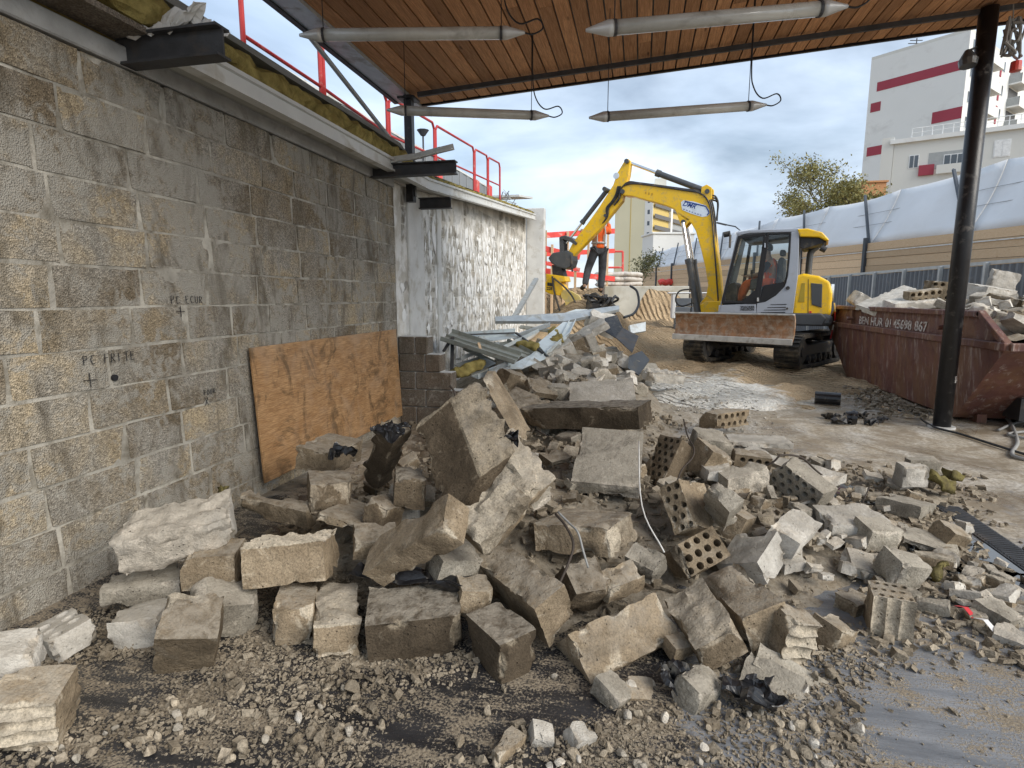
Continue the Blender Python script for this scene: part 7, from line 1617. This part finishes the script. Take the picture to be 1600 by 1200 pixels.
panel('roof_sheet', [(750, 540, 7.9), (792, 533, 8.3), (836, 556, 8.1), (828, 560, 7.9)], .012, M['panel_green'], 'narrow bent green grey strip right of the ribbed panel', fold=[(1, 2)])
panel('roof_sheet', [(724, 524, 8.0), (804, 518, 8.6), (812, 526, 8.4), (770, 532, 8.0)], .012, M['panel_light'], 'pale sheet lying on the heap behind the ribbed panel', fold=[(0, 1)])
panel('roof_sheet', [(710, 569, 7.3), (752, 556, 7.7), (775, 567, 7.5), (738, 586, 7.1)], .012, M['galv'], 'grey sheet at the foot of the ribbed panel')
panel('roof_sheet', [(762, 582, 6.9), (792, 570, 7.2), (800, 578, 7.1), (772, 597, 6.8)], .012, M['galv'], 'short grey profile below the ribbed panel', fold=[(0, 1)])
panel('black_sheet', [(945, 497, 9.6), (964, 492, 9.7), (973, 512, 9.4), (962, 528, 9.1), (946, 518, 9.3)], .01, M['membrane'], 'upper dark sheet hanging from the end of the long profile', 'sheeting')
panel('black_sheet', [(962, 527, 9.1), (973, 512, 9.4), (998, 525, 9.3), (988, 551, 8.9)], .01, M['steel_dark'], 'dark grey square sheet lying on the sand edge', 'sheeting')
panel('grey_plate', [(983, 556, 8.9), (1003, 548, 9.0), (1015, 562, 8.8), (998, 586, 8.5), (981, 575, 8.6)], .02, M['mgunmetal'], 'grey angular plate leaning at the edge of the white rubble', 'plate')
panel('zinc_tray', [(984, 508, 10.1), (1009, 503, 10.3), (1009, 517, 10.2), (986, 521, 10.0)], .05, M['galv'], 'small grey metal tray at the right end of the scrap heap', 'tray')
rs = random.Random(41)
for k, (u, v, w_, du, dv, dw, wd, mt, lab) in enumerate([
    (716, 562, 7.3, 60, -24, .5, .10, 'galv', 'narrow grey strip low in the sheet metal heap, nearest the stepped wall'), (724, 545, 7.6, 46, 22, .1, .08, 'panel_green', 'short green grey strip crossing under the ribbed panel'),
    (768, 552, 7.8, 70, -34, .9, .09, 'panel_light', 'pale strip sloping up behind the curled white sheet'), (800, 528, 8.6, 56, -20, .6, .10, 'galv', 'grey strip below the left end of the long roof profile'),
    (742, 590, 7.0, 52, -22, .4, .12, 'panel_light', 'pale strip lying in front of the ribbed panel'), (812, 512, 9.2, 60, 8, .2, .07, 'panel_green', 'green grey strip tucked under the long roof profile'),
    (890, 500, 9.9, 70, -14, .4, .09, 'galv', 'grey strip on the right half of the long roof profile'), (920, 512, 9.7, 44, 6, .1, .08, 'panel_light', 'pale bent strip under the end of the long roof profile'),
    (775, 575, 7.2, 38, 14, .0, .07, 'steel_dark', 'dark strip below the curled white sheet'), (842, 560, 8.0, 40, -30, .6, .08, 'panel_light', 'pale edge strip on the toppled bricks')]):
    a, c = at(u, v, w_), at(u + du, v + dv, w_ + dw); m_ = (a + c) / 2; d_ = c - a; b = MB(); b.bar(a - m_, c - m_, wd, .010, up=(rs.uniform(-.5, .5), -.3, 1)); sdv = np.cross(d_ / np.linalg.norm(d_), _u); b.bar(a - m_ + sdv * wd * .48 + _u * .02, c - m_ + sdv * wd * .48 + _u * .02, .008, .05, up=(0, 0, 1))
    o = b.build('scrap_strip', M[mt]); o.location = tuple(m_); tag(o, lab, 'metal strip')
for (p0, p1, r_, lab, mt) in [((707, 527, 7.45), (706, 580, 7.25), .022, 'upright dark steel stud under the ribbed panel', 'steel_dark'), ((705, 530, 7.4), (693, 549, 7.3), .018, 'short slanted dark strut beside the dark stud', 'steel_dark'), ((838, 436, 11.6), (800, 502, 10.2), .045, 'long grey bar leaning against the far end of the wall', 'galv'), ((806, 520, 8.4), (856, 557, 8.0), .018, 'dark angle bar across the curled white sheet', 'steel_dark'), ((722, 523, 7.9), (806, 520, 8.4), .016, 'thin dark bar on the back edge of the ribbed panel', 'steel_dark'), ((748, 536, 7.3), (752, 551, 7.2), .016, 'small pale wooden peg hanging on the ribbed panel', 'plank')]:
    a, c = at(*p0), at(*p1); b = MB(); b.bar(a - c, (0, 0, 0), r_ * 2, r_ * 1.2); o = b.build('scrap_bar', M[mt]); o.location = tuple(c); tag(o, lab, 'bar')
def wool(u, v, w_, size, seed, label):
    P, F, fr = chunk_geo(size, seed, cuts=4, rough=.03, frough=.03, chip=.05, res=.03); me = chunk_mesh('mineral_wool', P @ np.array(Euler((.3, .2, seed)).to_matrix()).T, F, fr, M['wool' if w_ > 5 else 'wool_d'], 3); o = bpy.data.objects.new('mineral_wool', me); link(o); o.location = tuple(at(u, v, w_)); tag(o, label, 'insulation')
wool(728, 577, 7.2, (.45, .2, .12), 4, 'yellow mineral wool tuft under the ribbed panel'); wool(866, 524, 8.7, (.6, .18, .1), 5, 'yellow mineral wool strip beside the light blue panel'); wool(826, 541, 8.2, (.3, .15, .1), 6, 'yellow mineral wool piece between the bent sheets')
wool(1470, 752, 4.2, (.2, .14, .08), 7, 'yellow brown wool lump on the floor in front of the low grey block'); wool(1488, 742, 4.4, (.16, .12, .08), 8, 'darker wool lump on the floor right of the low grey block'); wool(349, 768, 2.85, (.09, .07, .08), 9, 'small yellow wool tuft against the block wall'); wool(1470, 887, 2.95, (.14, .04, .04), 10, 'thin yellow wool shred on the wet floor')
# dark tangle and hoses by the worker
b = MB(); rs = random.Random(6); P = at(938, 476, 13.4)
for k in range(12): b.tube(catm([(rs.uniform(-.4, .4), rs.uniform(-.3, .3), rs.uniform(-.2, .25)) for _ in range(5)], 4), .03, 6)
b.box((0, 0, -.12), (.6, .4, .35), (.2, .1, .3)); o = b.build('dark_tangle', M['mdark']); o.location = tuple(P); tag(o, 'dark tangle of hose and mesh at the feet of the standing worker', 'tangle')
b = MB(); b.tube(catm([at(985, 447, 14.5), at(995, 455, 14.2), at(998, 475, 13.8), at(990, 490, 13.2), at(975, 496, 12.6)], 6), .03, 7); tag(b.build('black_hose', M['cable']), 'black hose curving down in front of the retaining wall', 'hose')
# --- membranes, rebar, cables, pipes
crumple('black_membrane', at(650, 893, 2.55), (.42, .16, .05), 11, M['membrane'], 'black plastic sheeting hanging under the sloping tan beam', 'sheeting', flat=.2)
crumple('black_membrane', at(612, 672, 2.86), (.16, .12, .05), 12, M['membrane'], 'black plastic over the top of the upright brown stump', 'sheeting')
crumple('black_membrane', at(782, 690, 2.95), (.18, .16, .08), 13, M['membrane'], 'black plastic flap on the back of the tallest slab', 'sheeting')
crumple('black_membrane', at(1172, 1078, 2.05), (.17, .12, .03), 14, M['membrane'], 'torn black plastic scrap in front of the tan topped block', 'sheeting')
crumple('black_membrane', at(1052, 1055, 2.12), (.10, .09, .04), 15, M['membrane'], 'small black plastic scrap behind the broken pale lump', 'sheeting')
crumple('black_membrane', at(535, 705, 3.3), (.14, .1, .05), 16, M['membrane'], 'dark plastic scrap beside the pale topped block under the plywood', 'sheeting')
for (pts, r_, mt, lab) in [
    ([(868, 803, 2.62), (884, 822, 2.55), (896, 850, 2.5), (888, 880, 2.46), (873, 914, 2.42)], .006, 'rebar', 'bent rebar hook ending on the long leaning block'),
    ([(872, 800, 2.62), (890, 818, 2.56), (903, 832, 2.5), (911, 860, 2.48), (919, 887, 2.48)], .005, 'greycable', 'thin grey wire hook beside the rebar hook'),
    ([(998, 690, 3.4), (1003, 790, 2.85), (1038, 863, 2.65)], .0035, 'paper', 'thin white strip hanging along the edge of the dusty slab'),
    ([(1068, 655, 3.95), (1074, 680, 3.85), (1084, 700, 3.7), (1082, 715, 3.65), (1066, 733, 3.6), (1058, 752, 3.55)], .005, 'rebar', 'thin bent wire standing over the leaning perforated block'),
    ([(1182, 734, 3.9), (1208, 722, 3.85), (1222, 711, 3.85), (1252, 715, 3.95), (1275, 735, 4.0), (1300, 755, 4.0)], .007, 'rebar', 'bent dark rebar arching over the grey perforated brick'),
    ([(1358, 762, 4.1), (1345, 792, 3.95)], .005, 'rebar', 'short rusty rod leaning by the grey slab on the floor'),
    ([(703, 603, 3.02), (710, 612, 3.0), (711, 622, 3.0)], .006, 'rebar', 'short bent rod on the top of the tallest slab'),
    ([(838, 672, 3.9), (862, 685, 3.8)], .005, 'rebar', 'thin rod under the left end of the long brown beam')]:
    b = MB(); b.tube(catm([at(*p_) for p_ in pts], 5), r_, 7); tag(b.build('bent_rod', M[mt], smooth=True), lab, 'rod')
b = MB(); b.tube(catm([onz(1340, 622, .03), onz(1400, 640, .02), onz(1432, 643, .02), onz(1440, 655, .02), onz(1462, 668, .02), onz(1500, 678, .02), onz(1560, 697, .02), onz(1660, 728, .02)], 6), .012, 7); tag(b.build('floor_cable', M['cable'], smooth=True), 'dark cable running over the floor past the round black post', 'cable')
b = MB(); b.tube(catm([at(1585, 555, 7.0), at(1570, 590, 6.95), at(1580, 615, 6.9), at(1568, 645, 6.85), onz(1580, 662, .03), onz(1590, 690, .02), onz(1583, 712, .02), onz(1640, 722, .02)], 6), .017, 7); tag(b.build('grey_hose', M['greycable'], smooth=True), 'grey hose hanging down the near end of the skip', 'hose')
b = MB(); b.tube(catm([onz(1560, 672, .02), onz(1590, 660, .02), onz(1640, 655, .02), onz(1660, 668, .02), onz(1575, 678, .02), onz(1640, 690, .02)], 6), .015, 7); tag(b.build('grey_hose', M['greycable'], smooth=True), 'loops of grey hose lying on the floor below the skip end', 'hose')
P = onz(1292, 622, .09); ax = (_R * .8 - _fh * .45); b = MB(); b.tube([-ax * .16, ax * .18], .085, 16, cap=False); b.tube([ax * .18, -ax * .15], .078, 16); o = b.build('plastic_pipe', M['membrane']); o.location = tuple(P); tag(o, 'short broken black plastic pipe lying on the mud', 'pipe')
P = onz(1331, 652, .08); b = MB(); b.tube([-ax * .07, ax * .0], .07, 16); b.tube([ax * .0, ax * .03], .085, 16); b.tube([ax * .03, ax * .06], .075, 16); o = b.build('pipe_collar', M['membrane']); o.location = tuple(P); tag(o, 'ribbed black pipe collar beside the broken pipe', 'pipe')
rs = random.Random(13)
for k in range(6): P = onz(1300 + 15 * k, 652 + rs.uniform(-4, 14), .02); crumple('mud_clod', P + _u * .02, (rs.uniform(.12, .25), .12, .05), 50 + k, M['mdark'], 'dark wet mud clod near the black pipe collar', 'clod', 9, group='dark mud clods')
b = MB(); b.bar(onz(1350, 622, .02), onz(1404, 645, .02), .05, .02); tag(b.build('wood_lath', M['plank']), 'thin wooden lath lying on the ground beside the skip', 'lath')
# tape on the right floor
tp = empty('torn_tape', tuple(onz(1520, 965, .03)), 'torn red and white barrier tape lying on the floor at right', 'tape')
for k in range(4):
    b = MB(); d = .07; a0 = k * d; b.add([(.02 * k - .06, .10 - a0, .012 + .02 * (k % 2)), (.02 * k - .03, .11 - a0, .012 + .02 * (k % 2)), (.02 * k - .01, .11 - a0 - d, .012 + .02 * ((k + 1) % 2)), (.02 * k - .045, .10 - a0 - d, .012 + .02 * ((k + 1) % 2))], [(0, 1, 2, 3)]); o = b.build('tape_band', M['tape_w'] if k > 1 else M['tape_r'], tp); o.scale = (.7, .7, 1); s_ = o.modifiers.new('t', 'SOLIDIFY'); s_.thickness = .002
# puddles
m, t, bs_ = mat('puddle_water'); bs_.inputs['Base Color'].default_value = (.05, .055, .06, 1); bs_.inputs['Roughness'].default_value = .04; bs_.inputs['Specular IOR Level'].default_value = .8; M['water'] = m
rs = random.Random(4)
for (u, v, a_, c_) in [(1335, 772, .22, .32), (1520, 872, .34, .26), (1580, 905, .2, .2), (1468, 940, .12, .1)]:
    P = onz(u, v, .004); pts = []
    for k in range(40):
        an = 2 * math.pi * k / 40; q = 1 + .22 * math.sin(an * 2 + u) + .14 * math.sin(an * 5 + v) + .07 * math.sin(an * 9 + u * v); pts.append((a_ * q * math.cos(an), c_ * q * math.sin(an), 0))
    b = MB(); b.add(pts, [tuple(range(40))]); o = b.build('puddle', M['water']); o.location = tuple(P); tag(o, kind='structure')
